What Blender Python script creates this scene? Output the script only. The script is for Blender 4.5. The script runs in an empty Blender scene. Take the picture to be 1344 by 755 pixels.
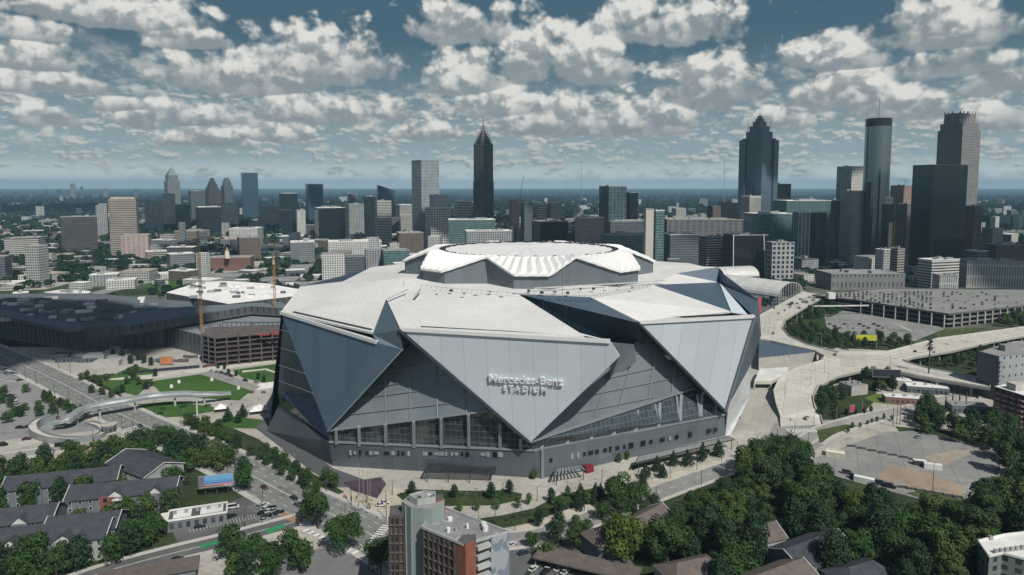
import bpy, bmesh, math, random
from math import radians, sin, cos, pi, atan2, hypot
from mathutils import Vector, Matrix

S = bpy.context.scene
COL = S.collection
# ------------------------------------------------------------------ camera, sky, sun, exposure
H = 145.0
FPX = 908.0
PITCH = radians(5.0)
CX, CY = 672.0, 323.0
cam_d = bpy.data.cameras.new('camera'); cam = bpy.data.objects.new('camera', cam_d); COL.objects.link(cam)
cam.location = (0, 0, H); cam.rotation_euler = (radians(90) - PITCH, 0, 0)
cam_d.sensor_width = 36; cam_d.lens = 36 * FPX / 1344; cam_d.shift_y = -(377.5 - CY) / 1344
cam_d.clip_start = 1; cam_d.clip_end = 200000
S.camera = cam
SUN_EL, SUN_AZ = 47.0, 30.0          # azimuth measured from behind the camera (-Y) towards +X
sd = Vector((sin(radians(SUN_AZ)) * cos(radians(SUN_EL)), -cos(radians(SUN_AZ)) * cos(radians(SUN_EL)), sin(radians(SUN_EL))))
sl = bpy.data.lights.new('sun', 'SUN'); sl.energy = 4.9; sl.angle = radians(0.5); sl.color = (1.0, 0.955, 0.88)
so = bpy.data.objects.new('sun', sl); COL.objects.link(so); so.rotation_euler = sd.to_track_quat('Z', 'Y').to_euler()
so.location = (0, 0, 3000)
S.view_settings.view_transform = 'Standard'; S.view_settings.look = 'None'
S.view_settings.exposure = -0.04; S.view_settings.gamma = 1.0; S.view_settings.use_curve_mapping = False
# ------------------------------------------------------------------ pixel -> place helpers (photo pixels, 1344 x 755)
Fv = Vector((0, cos(PITCH), -sin(PITCH))); Uv = Vector((0, sin(PITCH), cos(PITCH)))
def ray(px, py): return Fv + Vector(((px - CX) / FPX, 0, 0)) + Uv * ((CY - py) / FPX)
def G(px, py, z=0.0):
    d = ray(px, py); t = (z - H) / d.z; return Vector((d.x * t, d.y * t, z))
def AT(px, py, dist):
    d = ray(px, py); t = dist / d.y; return Vector((d.x * t, dist, H + d.z * t))
def PROJ(p):
    q = Vector(p) - Vector((0, 0, H)); w = q.dot(Fv); return CX + FPX * q.x / w, CY - FPX * q.dot(Uv) / w

CLOUDS = [(30,34,75,20),(150,14,150,24),(250,46,62,20),(45,72,70,22),(90,108,115,18),(318,92,112,30),(425,72,112,42),(600,27,82,34),(615,95,62,34),
    (655,132,80,22),(895,24,108,38),(772,72,60,42),(690,72,46,40),(940,104,92,40),(1080,70,108,26),(1235,30,132,40),(1260,80,105,24),(1305,98,70,32),
    (1100,116,80,28),(840,152,76,28),(735,152,80,28),(65,148,66,20),(180,152,34,18),(240,147,64,17),(430,142,74,21),(270,180,62,14),(365,174,48,11),
    (520,142,44,19),(1190,134,74,23),(1300,146,64,25),(560,170,54,15),(1010,150,50,20),(150,132,60,14),(-90,90,90,30),(1430,90,90,40),(-60,20,70,20)]
W = bpy.data.worlds.new('World'); S.world = W; W.use_nodes = True
W.node_tree.nodes.clear()
def build_world():
    nt = W.node_tree; out = nt.nodes.new('ShaderNodeOutputWorld'); bg = nt.nodes.new('ShaderNodeBackground'); bg.inputs[1].default_value = 0.07
    sky = nt.nodes.new('ShaderNodeTexSky'); sky.sky_type = 'NISHITA'; sky.sun_disc = False
    sky.sun_elevation = radians(SUN_EL); sky.sun_rotation = radians(180 - SUN_AZ)
    sky.air_density = 1.0; sky.dust_density = 0.8; sky.ozone_density = 1.5
    nt.links.new(sky.outputs[0], bg.inputs[0]); nt.links.new(bg.outputs[0], out.inputs[0])
build_world()

# ------------------------------------------------------------------ materials
MATS = {}
class NT:
    def __init__(s, name):
        s.m = bpy.data.materials.new(name); s.m.use_nodes = True; s.t = s.m.node_tree; s.t.nodes.clear()
        s.out = s.N('ShaderNodeOutputMaterial'); s.b = s.N('ShaderNodeBsdfPrincipled'); s.L(s.b.outputs[0], s.out.inputs[0])
    def N(s, t): return s.t.nodes.new(t)
    def L(s, a, b): s.t.links.new(a, b)
    def math(s, op, a, b=None, c=None):
        n = s.N('ShaderNodeMath'); n.operation = op
        for i, v in enumerate((a, b, c)):
            if v is None: continue
            if isinstance(v, (int, float)): n.inputs[i].default_value = v
            else: s.L(v, n.inputs[i])
        return n.outputs[0]
    def mix(s, f, a, b):
        n = s.N('ShaderNodeMix'); n.data_type = 'RGBA'
        if isinstance(f, (int, float)): n.inputs[0].default_value = f
        else: s.L(f, n.inputs[0])
        for i, v in ((6, a), (7, b)):
            if isinstance(v, tuple): n.inputs[i].default_value = tuple(v[:3]) + (1,)
            else: s.L(v, n.inputs[i])
        return n.outputs[2]
    def noise(s, scale, detail=4, rough=.55, vec=None, dim='3D'):
        n = s.N('ShaderNodeTexNoise'); n.noise_dimensions = dim
        n.inputs['Scale'].default_value = scale; n.inputs['Detail'].default_value = detail; n.inputs['Roughness'].default_value = rough
        if vec is None: vec = s.pos()
        s.L(vec, n.inputs['Vector']); return n.outputs['Fac']
    def pos(s): return s.N('ShaderNodeNewGeometry').outputs['Position']
    def obj(s): return s.N('ShaderNodeTexCoord').outputs['Object']
    def uv(s): return s.N('ShaderNodeTexCoord').outputs['UV']
    def rng(s, v, a, b, lo=0., hi=1., smooth=False):
        n = s.N('ShaderNodeMapRange'); s.L(v, n.inputs[0])
        for i, x in enumerate((a, b, lo, hi)): n.inputs[i + 1].default_value = x
        if smooth: n.interpolation_type = 'SMOOTHSTEP'
        return n.outputs[0]
def sc(c, k): return tuple(min(1, x * k) for x in c[:3])
def mat(name, col, rough=.8, metal=0., var=.18, nscale=.25, spec=.3):
    """plain surface with procedural mottling"""
    if name in MATS: return MATS[name]
    n = NT(name); f = n.noise(nscale, 5); g = n.noise(nscale * 9, 3)
    c = n.mix(n.rng(f, .3, .7), sc(col, 1 - var), sc(col, 1 + var)); c = n.mix(n.math('MULTIPLY', n.rng(g, .35, .75), var), c, sc(col, .5))
    n.L(c, n.b.inputs['Base Color']); n.b.inputs['Roughness'].default_value = rough; n.b.inputs['Metallic'].default_value = metal
    n.b.inputs['Specular IOR Level'].default_value = spec
    MATS[name] = n.m; return n.m
def facade(name, wall, glass, bay=3.2, floor=3.6, wx=.6, wz=.5, rough=.12, wrough=.75, lit=.25, voff=0., spec=.5, metal=0.0, tilt=.045):
    """wall with window openings laid out in metres by UV; glass panes vary one by one"""
    if name in MATS: return MATS[name]
    n = NT(name); sp = n.N('ShaderNodeSeparateXYZ'); n.L(n.uv(), sp.inputs[0])
    u = n.math('DIVIDE', sp.outputs[0], bay); v = n.math('DIVIDE', n.math('SUBTRACT', sp.outputs[1], voff), floor)
    fu = n.math('FRACT', u); fv = n.math('FRACT', v)
    mu = n.math('LESS_THAN', n.math('ABSOLUTE', n.math('SUBTRACT', fu, .5)), wx / 2)
    mv = n.math('LESS_THAN', n.math('ABSOLUTE', n.math('SUBTRACT', fv, .52)), wz / 2)
    m = n.math('MULTIPLY', mu, mv)
    cb = n.N('ShaderNodeCombineXYZ'); n.L(n.math('FLOOR', u), cb.inputs[0]); n.L(n.math('FLOOR', v), cb.inputs[1])
    wn = n.N('ShaderNodeTexWhiteNoise'); wn.noise_dimensions = '2D'; n.L(cb.outputs[0], wn.inputs['Vector'])
    r = wn.outputs['Value']
    gl = n.mix(n.math('MULTIPLY', n.math('POWER', r, 2.5), 1.0), glass, tuple(min(1, x * (1 + 3 * lit) + .06 * lit) for x in glass))
    f = n.noise(.05, 4); f2 = n.noise(.9, 3)
    wc = n.mix(n.rng(f, .3, .7), sc(wall, .85), sc(wall, 1.12)); wc = n.mix(n.math('MULTIPLY', n.rng(f2, .45, .8), .22), wc, sc(wall, .55))
    n.L(n.mix(m, wc, gl), n.b.inputs['Base Color'])
    n.L(n.rng(m, 0, 1, wrough, rough), n.b.inputs['Roughness']); n.b.inputs['Specular IOR Level'].default_value = spec
    n.L(n.math('MULTIPLY', m, metal), n.b.inputs['Metallic'])
    bp = n.N('ShaderNodeBump'); bp.inputs['Strength'].default_value = .5; bp.inputs['Distance'].default_value = .25; bp.invert = True
    n.L(m, bp.inputs['Height'])
    # every pane sits at its own slight tilt
    tl = n.N('ShaderNodeVectorMath'); tl.operation = 'SUBTRACT'; n.L(wn.outputs['Color'], tl.inputs[0]); tl.inputs[1].default_value = (.5, .5, .5)
    ts = n.N('ShaderNodeVectorMath'); ts.operation = 'SCALE'; n.L(tl.outputs[0], ts.inputs[0]); n.L(n.math('MULTIPLY', m, tilt), ts.inputs['Scale'])
    ta = n.N('ShaderNodeVectorMath'); ta.operation = 'ADD'; n.L(bp.outputs[0], ta.inputs[0]); n.L(ts.outputs[0], ta.inputs[1])
    tn = n.N('ShaderNodeVectorMath'); tn.operation = 'NORMALIZE'; n.L(ta.outputs[0], tn.inputs[0]); n.L(tn.outputs[0], n.b.inputs['Normal'])
    MATS[name] = n.m; return n.m

# ------------------------------------------------------------------ mesh collector
class MB:
    def __init__(s): s.v = []; s.f = []; s.mi = []; s.uv = []; s.mats = []; s.cur = 0
    def use(s, m):
        if m not in s.mats: s.mats.append(m)
        s.cur = s.mats.index(m); return s
    def face(s, pts, uvs=None):
        i = len(s.v); s.v += [tuple(p) for p in pts]; s.f.append(tuple(range(i, i + len(pts)))); s.mi.append(s.cur)
        if uvs is None:
            p = [Vector(q) for q in pts]; nrm = Vector((0, 0, 0))
            for a in range(1, len(p) - 1): nrm += (p[a] - p[0]).cross(p[a + 1] - p[0])
            if nrm.length > 0: nrm.normalize()
            if abs(nrm.z) > .8: uvs = [(q.x, q.y) for q in p]
            else:
                h = Vector((-nrm.y, nrm.x, 0)).normalized(); uvs = [(q.dot(h), q.z) for q in p]
        s.uv.append(uvs); return s
    def prism(s, poly, z0, z1, wall=None, roof=None, bottom=True, inset_top=0):
        """upright solid on a plan outline (counter-clockwise)"""
        n = len(poly)
        a = sum(poly[i][0] * poly[(i + 1) % n][1] - poly[(i + 1) % n][0] * poly[i][1] for i in range(n))
        if a < 0: poly = poly[::-1]
        if wall: s.use(wall)
        per = 0.0
        for i in range(n):
            p, q = poly[i], poly[(i + 1) % n]; l = hypot(q[0] - p[0], q[1] - p[1])
            s.face([(p[0], p[1], z0), (q[0], q[1], z0), (q[0], q[1], z1), (p[0], p[1], z1)],
                   [(per, 0), (per + l, 0), (per + l, z1 - z0), (per, z1 - z0)]); per += l
        if roof: s.use(roof)
        s.face([(p[0], p[1], z1) for p in poly])
        if bottom: s.face([(p[0], p[1], z0) for p in poly[::-1]])
        return s
    def box(s, c, size, rot=0., m=None):
        if m: s.use(m)
        x, y, z = size[0] / 2, size[1] / 2, size[2] / 2; cr, sr = cos(rot), sin(rot)
        pl = [(c[0] + a * x * cr - b * y * sr, c[1] + a * x * sr + b * y * cr) for a, b in ((-1, -1), (1, -1), (1, 1), (-1, 1))]
        return s.prism(pl, c[2] - z, c[2] + z)
    def tube(s, p, q, r0, r1=None, n=6, m=None, caps=True):
        if m: s.use(m)
        r1 = r0 if r1 is None else r1; p, q = Vector(p), Vector(q); d = (q - p).normalized()
        a = d.cross(Vector((0, 0, 1)) if abs(d.z) < .9 else Vector((1, 0, 0))).normalized(); b = d.cross(a)
        A = [p + (a * cos(2 * pi * i / n) + b * sin(2 * pi * i / n)) * r0 for i in range(n)]
        B = [q + (a * cos(2 * pi * i / n) + b * sin(2 * pi * i / n)) * r1 for i in range(n)]
        for i in range(n): j = (i + 1) % n; s.face([A[j], A[i], B[i], B[j]])
        if caps:
            s.face(A); s.face(B[::-1])
        return s
    def bar(s, p, q, w, h, m=None):
        """rectangular bar from p to q, w across, h upright"""
        if m: s.use(m)
        p, q = Vector(p), Vector(q); d = (q - p).normalized()
        up = Vector((0, 0, 1)) if abs(d.z) < .95 else Vector((0, 1, 0))
        a = d.cross(up).normalized() * w / 2; b = a.cross(d).normalized() * h / 2
        A = [p - a - b, p + a - b, p + a + b, p - a + b]; B = [v + (q - p) for v in A]
        for i in range(4): j = (i + 1) % 4; s.face([A[i], A[j], B[j], B[i]])
        s.face(A[::-1]); s.face(B); return s
    def build(s, name, m=None, parent=None, loc=None, smooth=False):
        me = bpy.data.meshes.new(name)
        if parent is not None:          # shapes are given in world metres; children hang on their thing's origin
            loc = Vector((0, 0, 0)); q = parent
            while q is not None: loc += q.location; q = q.parent
        if loc is not None: vv = [(a - loc[0], b - loc[1], c - loc[2]) for a, b, c in s.v]
        else: vv = s.v
        me.from_pydata(vv, [], s.f)
        ms = s.mats if s.mats else [m]
        for x in ms: me.materials.append(x)
        if len(ms) > 1: me.polygons.foreach_set('material_index', s.mi)
        ul = me.uv_layers.new(name='UVMap'); flat = [c for f in s.uv for t in f for c in t]
        ul.data.foreach_set('uv', flat)
        if smooth: me.polygons.foreach_set('use_smooth', [True] * len(s.f))
        me.update()
        o = bpy.data.objects.new(name, me); COL.objects.link(o)
        if loc is not None and parent is None: o.location = loc
        if parent is not None: o.parent = parent
        return o
def tag(o, label=None, cat=None, group=None, kind=None):
    if label: o['label'] = label
    if cat: o['category'] = cat
    if group: o['group'] = group
    if kind: o['kind'] = kind
    return o
def thing(name, label, cat, loc=(0, 0, 0), rz=0., group=None):
    o = bpy.data.objects.new(name, None); COL.objects.link(o); o.location = loc; o.rotation_euler = (0, 0, rz); o.empty_display_size = .5
    return tag(o, label, cat, group)
KIDS = {}
def copy_tree(o, parent=None, top=True):
    kids = [c for c in o.children]
    c = o.copy(); COL.objects.link(c); c.parent = parent
    for ch in kids: copy_tree(ch, c, False)
    return c
def copy_at(o, loc, rz=0., scale=1., label=None, group=None):
    c = copy_tree(o); c.location = loc; c.rotation_euler = (0, 0, rz)
    c.scale = (scale,) * 3 if isinstance(scale, (int, float)) else scale
    if label: c['label'] = label
    if group: c['group'] = group
    return c
R = random.Random(7)
def build_ground():
    # one sheet to the horizon, finely divided near the camera
    xs = [0]; st = 40.
    while xs[-1] < 30000: xs.append(xs[-1] + st); st *= 1.12 if xs[-1] > 1500 else 1.0
    ax = [-x for x in xs[:0:-1]] + xs
    ay = [y - 400 for y in xs if True]; ay = [-6000, -3000, -1500, -900] + [y for y in ay]
    n = NT('ground_cover'); p = n.pos()
    big = n.noise(.004, 6, .62); mid = n.noise(.02, 5, .6); fine = n.noise(.35, 4)
    c = n.mix(n.rng(mid, .38, .62), (.022, .042, .022), (.055, .075, .035))
    c = n.mix(n.math('MULTIPLY', n.rng(big, .5, .6), .8), c, (.17, .165, .15))
    c = n.mix(n.math('MULTIPLY', n.rng(fine, .4, .7), .5), c, (.07, .08, .06))
    sp = n.N('ShaderNodeSeparateXYZ'); n.L(p, sp.inputs[0])
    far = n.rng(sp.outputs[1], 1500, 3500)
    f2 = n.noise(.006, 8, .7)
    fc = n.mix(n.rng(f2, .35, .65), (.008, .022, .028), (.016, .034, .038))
    c = n.mix(far, c, fc)  # far ground turns dark blue with distance: haze put into the colour
    n.L(c, n.b.inputs['Base Color']); n.b.inputs['Roughness'].default_value = 1; n.b.inputs['Specular IOR Level'].default_value = 0
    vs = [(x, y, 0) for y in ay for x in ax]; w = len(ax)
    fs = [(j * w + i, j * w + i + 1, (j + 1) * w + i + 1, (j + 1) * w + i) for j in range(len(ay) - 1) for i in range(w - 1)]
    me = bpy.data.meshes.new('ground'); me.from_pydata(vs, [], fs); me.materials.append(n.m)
    o = bpy.data.objects.new('ground', me); COL.objects.link(o); tag(o, kind='structure')
build_ground()
DENS, TH1, TH2 = .33, .335, .40
def build_sky():
    # the sky seen ahead: a far curved backdrop with its cumulus
    mt = bpy.data.materials.new('cumulus_sky'); mt.use_nodes = True; nt = mt.node_tree; nt.nodes.clear(); N = nt.nodes.new; L = nt.links.new
    def M(op, a, b=None, c=None, clamp=False):
        n = N('ShaderNodeMath'); n.operation = op; n.use_clamp = clamp
        for i, v in enumerate((a, b, c)):
            if v is None: continue
            if isinstance(v, (int, float)): n.inputs[i].default_value = v
            else: L(v, n.inputs[i])
        return n.outputs[0]
    def SM(v, lo, hi):
        n = N('ShaderNodeMapRange'); n.interpolation_type = 'SMOOTHSTEP'
        L(v, n.inputs[0]); n.inputs[1].default_value = lo; n.inputs[2].default_value = hi
        return n.outputs[0]
    def MIX(f, a, b):
        n = N('ShaderNodeMix'); n.data_type = 'RGBA'
        if isinstance(f, float): n.inputs[0].default_value = f
        else: L(f, n.inputs[0])
        for i, v in ((6, a), (7, b)):
            if isinstance(v, tuple): n.inputs[i].default_value = v + (1,)
            else: L(v, n.inputs[i])
        return n.outputs[2]
    out = N('ShaderNodeOutputMaterial'); bg = N('ShaderNodeEmission'); bg.inputs[1].default_value = 1.0
    ge = N('ShaderNodeNewGeometry'); nm = N('ShaderNodeVectorMath'); nm.operation = 'NORMALIZE'; L(ge.outputs['Position'], nm.inputs[0])
    sep = N('ShaderNodeSeparateXYZ'); L(nm.outputs[0], sep.inputs[0])
    az = M('ARCTAN2', sep.outputs[0], sep.outputs[1]); z = sep.outputs[2]
    col = MIX(SM(z, 0.22, -0.01), (.062, .13, .185), (.35, .45, .48))
    col = MIX(SM(z, 0.045, -0.002), col, (.92, .98, .96))
    def VM(op, a, b):
        n = N('ShaderNodeVectorMath'); n.operation = op
        for i, v in enumerate((a, b)):
            if isinstance(v, tuple): n.inputs[i].default_value = v
            else: L(v, n.inputs[i])
        return n
    def coords(sc, asp, seed, dz=0., da=0.):
        cb = N('ShaderNodeCombineXYZ')
        L(M('ADD', M('MULTIPLY', M('ADD', az, da), sc), seed), cb.inputs[0]); L(M('MULTIPLY', M('ADD', z, dz), sc * asp), cb.inputs[1]); cb.inputs[2].default_value = seed
        return cb.outputs[0]
    def puff(sc, asp, seed, dz=0., da=0., detail=8, rough=.58):
        """cauliflower field: fractal noise plus rounded cells"""
        v = coords(sc, asp, seed, dz, da)
        n = N('ShaderNodeTexNoise'); n.inputs['Scale'].default_value = 1.0; n.inputs['Detail'].default_value = detail; n.inputs['Roughness'].default_value = rough
        n.inputs['Distortion'].default_value = .15
        L(v, n.inputs['Vector'])
        n.noise_dimensions = '2D'
        wv = VM('ADD', v, (0, 0, 0)); 
        q = N('ShaderNodeVectorMath'); q.operation = 'SCALE'; L(n.outputs['Color'], q.inputs[0]); q.inputs['Scale'].default_value = .35; L(q.outputs[0], wv.inputs[1])
        w = N('ShaderNodeTexVoronoi'); w.feature = 'SMOOTH_F1'; w.inputs['Smoothness'].default_value = .35; w.voronoi_dimensions = '2D'; w.inputs['Scale'].default_value = 2.6; w.inputs['Detail'].default_value = 2.5; w.inputs['Roughness'].default_value = .55
        L(wv.outputs[0], w.inputs['Vector'])
        return M('ADD', n.outputs['Fac'], M('MULTIPLY', M('SUBTRACT', .45, w.outputs['Distance']), .30))
    # small far cumulus in two depths
    for (sc, asp, seed, zlo, zmid, zhi, zend, th, bright) in (
            (19.0, 2.3, 3.1, 0.0, 0.022, 0.10, 0.15, TH1, 0.84),
            (9.5, 1.7, 27.4, 0.03, 0.07, 0.12, 0.20, TH2, 0.86)):
        a = puff(sc, asp, seed); b = puff(sc, asp, seed, .14 / (sc * asp), .05 / sc, 5)
        band = M('MULTIPLY', SM(z, zlo, zmid), SM(z, zend, zhi))
        m = M('MULTIPLY', SM(a, th, th + 0.22), band)
        lit = SM(M('SUBTRACT', a, b), -0.10, 0.13)
        cc = MIX(lit, (.30 * bright + .04, .345 * bright + .05, .36 * bright + .05), (.72 * bright, .72 * bright, .69 * bright))
        col = MIX(M('MULTIPLY', m, 0.9), col, cc)
    # the large cumulus: one mound each, flat below
    def ell(px, py):
        d = ray(px, py).normalized(); return atan2(d.x, d.y), d.z
    cb = N('ShaderNodeCombineXYZ'); L(az, cb.inputs[0]); L(z, cb.inputs[1]); azz = cb.outputs[0]
    best = None; vert = None
    for (px, py, hw, hh) in CLOUDS:
        a0, z0 = ell(px, py + hh * .45); a1, _ = ell(px + hw, py); _, z1 = ell(px, py - hh * 1.0)
        ra = abs(a1 - a0) * 1.08; rz = abs(z1 - z0) * 1.1
        d = VM('SUBTRACT', azz, (a0, z0, 0)); e = VM('MULTIPLY', d.outputs[0], (1 / ra, 1 / rz, 0))
        sp = N('ShaderNodeSeparateXYZ'); L(e.outputs[0], sp.inputs[0])
        # below its base line the mound falls off three times as fast
        vy = M('MULTIPLY', sp.outputs[1], M('ADD', M('MULTIPLY', M('LESS_THAN', sp.outputs[1], 0), 1.9), 1))
        r = M('SQRT', M('ADD', M('MULTIPLY', sp.outputs[0], sp.outputs[0]), M('MULTIPLY', vy, vy)))
        val = M('SUBTRACT', 1, r)
        if best is None: best, vert = val, sp.outputs[1]
        else:
            pick = SM(M('SUBTRACT', val, best), -.22, .22)
            vert = M('ADD', M('MULTIPLY', sp.outputs[1], pick), M('MULTIPLY', vert, M('SUBTRACT', 1, pick)))
            best = M('MAXIMUM', best, val)
    pa = puff(10.0, 1.15, 61.3, 0, 0, 11, .57); pb = puff(10.0, 1.15, 61.3, .011, .006, 8, .57)
    big = puff(4.5, 1.9, 12.0, 0, 0, 4)
    dens = M('ADD', best, M('ADD', M('MULTIPLY', M('SUBTRACT', pa, .5), 1.75), M('MULTIPLY', M('SUBTRACT', big, .45), .7)))
    dens = M('ADD', dens, DENS)
    m = M('MULTIPLY', SM(dens, .0, .40), SM(best, -1.0, -.35))
    lit = SM(M('SUBTRACT', pa, pb), -.14, .13)
    hgt = SM(M('ADD', vert, M('MULTIPLY', M('SUBTRACT', pa, .5), 1.1)), -.35, .62)
    thin = SM(dens, 1.2, .35)
    shade = M('ADD', M('MULTIPLY', hgt, M('ADD', M('MULTIPLY', lit, .45), .34)), M('MULTIPLY', lit, .22))
    cc = MIX(SM(shade, .05, .98), (.26, .305, .325), (.80, .79, .745))
    col = MIX(M('MULTIPLY', m, 0.96), col, cc)
    L(col, bg.inputs[0]); L(bg.outputs[0], out.inputs[0])
    mt.cycles.emission_sampling = 'NONE'
    RB = 92000.; na = 64; nz = 16; vs = []; fs = []
    for i in range(na + 1):
        t = radians(-62 + 124 * i / na)
        for k in range(nz + 1): vs.append((RB * sin(t), RB * cos(t), -3000 + 53000 * k / nz))
    for i in range(na):
        for k in range(nz): q = i * (nz + 1) + k; fs.append((q, q + 1, q + nz + 2, q + nz + 1))
    me = bpy.data.meshes.new('sky'); me.from_pydata(vs, [], fs); me.materials.append(mt)
    o = bpy.data.objects.new('sky', me); COL.objects.link(o); tag(o, kind='structure')
build_sky()
# ------------------------------------------------------------------ the stadium
def panel_mat(name, col, step, rough=.42, metal=.35, seam=.012, rows=0, var=.06, seamcol=.55):
    n = NT(name); sp = n.N('ShaderNodeSeparateXYZ'); n.L(n.uv(), sp.inputs[0])
    f = n.math('FRACT', n.math('DIVIDE', sp.outputs[0], step)); m = n.math('LESS_THAN', f, seam)
    if rows:
        f2 = n.math('FRACT', n.math('DIVIDE', sp.outputs[1], rows)); m = n.math('MAXIMUM', m, n.math('MULTIPLY', n.math('LESS_THAN', f2, .03), .5))
    cb = n.N('ShaderNodeCombineXYZ'); n.L(n.math('FLOOR', n.math('DIVIDE', sp.outputs[0], step)), cb.inputs[0])
    wn = n.N('ShaderNodeTexWhiteNoise'); wn.noise_dimensions = '2D'; n.L(cb.outputs[0], wn.inputs['Vector'])
    g = n.noise(.03, 5); h = n.noise(.6, 3)
    c = n.mix(wn.outputs['Value'], sc(col, 1 - var), sc(col, 1 + var)); c = n.mix(n.math('MULTIPLY', n.rng(g, .35, .65), .22), c, sc(col, .72))
    c = n.mix(n.math('MULTIPLY', n.rng(h, .4, .7), .08), c, sc(col, .5))
    n.L(n.mix(m, c, sc(col, seamcol)), n.b.inputs['Base Color']); n.b.inputs['Metallic'].default_value = metal
    n.L(n.rng(g, .3, .7, rough - .06, rough + .08), n.b.inputs['Roughness'])
    MATS[name] = n.m; return n.m
def build_stadium():
    st = thing('stadium', 'huge faceted stadium with white folded roof petals and grey metal panel walls', 'stadium', (15, 450, 0))
    L0 = (15, 450, 0)
    roofm = NT('roof_membrane'); f = roofm.noise(.02, 6, .65); g = roofm.noise(.25, 5, .7)
    sp = roofm.N('ShaderNodeSeparateXYZ'); roofm.L(roofm.pos(), sp.inputs[0])
    seam = roofm.math('LESS_THAN', roofm.math('FRACT', roofm.math('DIVIDE', roofm.math('ADD', sp.outputs[0], roofm.math('MULTIPLY', sp.outputs[1], .35)), 3.1)), .05)
    c = roofm.mix(roofm.rng(f, .35, .65), (.52, .52, .50), (.64, .635, .61)); c = roofm.mix(roofm.math('MULTIPLY', roofm.rng(g, .45, .75), .35), c, (.45, .44, .41))
    c = roofm.mix(roofm.math('MULTIPLY', seam, .5), c, (.36, .36, .35))
    roofm.L(c, roofm.b.inputs['Base Color']); roofm.b.inputs['Roughness'].default_value = .7; roofm = roofm.m
    ridge = mat('ridge_white', (.66, .66, .645), .5, 0, .05)
    light = panel_mat('facade_panel_light', (.62, .69, .73), 11.0, .42, .08, .016, 0)
    blue = panel_mat('facade_panel_shaded', (.12, .185, .25), 5.2, .42, .35, .02, 0, .08, .8)  # darker copy of the petal panel, left petal's shade put into its colour
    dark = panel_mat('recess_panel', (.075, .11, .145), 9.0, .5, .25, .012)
    drumm = panel_mat('drum_panel', (.13, .155, .17), 6.0, .55, .2, .02)
    basem = panel_mat('base_panel', (.12, .145, .165), 6.0, .4, .35, .02, 3.6, .12, .5)
    trim = mat('edge_trim', (.045, .055, .065), .5, .3, .1); ltrim = mat('roof_edge_trim', (.62, .63, .62), .5, .2, .05)
    band = facade('arena_band', (.10, .12, .13), (.06, .075, .08), 2.9, 3.4, .93, .92, .06, .4, .12, spec=.9, metal=.5, tilt=.02)
    glass = NT('arena_glass'); cn = glass.noise(.12, 3); glass.L(glass.mix(cn, (.02, .03, .035), (.05, .065, .07)), glass.b.inputs['Base Color'])
    glass.b.inputs['Roughness'].default_value = .06; glass.b.inputs['Metallic'].default_value = .35
    glass.L(glass.mix(glass.noise(.25, 5, .7), (.035, .045, .05), (.13, .15, .15)), glass.b.inputs['Base Color']); glass = band
    et = NT('translucent_cushion'); f = et.noise(.035, 4); g = et.noise(.4, 4)
    c = et.mix(et.rng(f, .35, .65), (.14, .17, .18), (.21, .24, .25)); c = et.mix(et.math('MULTIPLY', g, .25), c, (.1, .12, .13))
    et.L(c, et.b.inputs['Base Color']); et.b.inputs['Roughness'].default_value = .32; et.b.inputs['Metallic'].default_value = .2; et = et.m
    mull = mat('mullion_grey', (.23, .26, .27), .5, .3, .08); colm = mat('column_grey', (.23, .26, .28), .5, .3, .1)
    def poly(name, m, pts, parent=st, thick=0., off=(0, 0, 0)):
        P3 = [Vector(p) if isinstance(p, Vector) else G(*p) for p in pts]; P3 = [p + Vector(off) for p in P3]
        b = MB().use(m); nr = Vector((0, 0, 0))
        for a in range(1, len(P3) - 1): nr += (P3[a] - P3[0]).cross(P3[a + 1] - P3[0])
        cpt = sum(P3, Vector()) / len(P3); view = cpt - Vector((0, 0, H))
        if nr.dot(view) > 0: P3 = P3[::-1]; nr = -nr
        nr.normalize()
        b.face(P3)
        if thick:
            Q = [p - nr * thick for p in P3]; n = len(P3)
            for i in range(n): j = (i + 1) % n; b.face([P3[i], Q[i], Q[j], P3[j]])
            b.face(Q[::-1])
        return b.build(name, None, parent, None if parent is not st else L0) if parent is st else b.build(name, None, parent, L0)
    def strip(name, m, a, b_, w=.8, h=.8, parent=st, off=(0, 0, 0)):
        p = (a if isinstance(a, Vector) else G(*a)) + Vector(off); q = (b_ if isinstance(b_, Vector) else G(*b_)) + Vector(off)
        return MB().bar(p, q, w, h, m).build(name, None, parent, L0)
    A1, A3, At, A2 = G(369, 411, 77), G(495, 450, 71), G(430, 566, 21), G(394, 376, 80)
    A3r = G(489, 439, 74.5); C1 = G(507, 392, 82)
    Bl, Br, Brr, Bt = G(525, 433, 77), G(801, 449, 75), G(813, 468, 68), G(696, 581, 21)
    Cl, Cr, Ct = G(838, 424, 74), G(990, 416, 74), G(952, 540, 17.5)
    apx1, apx2 = G(542, 449, 66), G(847, 439, 65)
    n528 = G(528, 459, 67)
    D1 = G(996, 395, 77); Rt = G(943, 370.5, 80)
    # facade petals
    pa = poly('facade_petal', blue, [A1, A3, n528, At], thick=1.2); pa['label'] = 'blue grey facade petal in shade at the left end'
    pb = poly('facade_petal', light, [Bl, Br, Brr, Bt], thick=1.2); pb['label'] = 'light grey facade petal that carries the sign'
    pc = poly('facade_petal', light, [Cl, Cr, Ct], thick=1.2); pc['label'] = 'light grey facade petal at the right'
    for nm, a, b_ in (('petal_edge', Bl, Bt), ('petal_edge', Cl, Ct)): strip(nm, trim, a, b_, 1.6, 1.3, off=(-.5, -.3, .3))
    strip('petal_edge', mull, Cr, Ct, 1.3, 1.0, off=(.2, -.5, 0))
    strip('petal_edge', mull, n528, At, .7, .7, off=(.1, -.2, 0)); 
    # light coping and dark gutter along the roof edges
    def lerp(a, b_, t): return a + (b_ - a) * t
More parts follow.
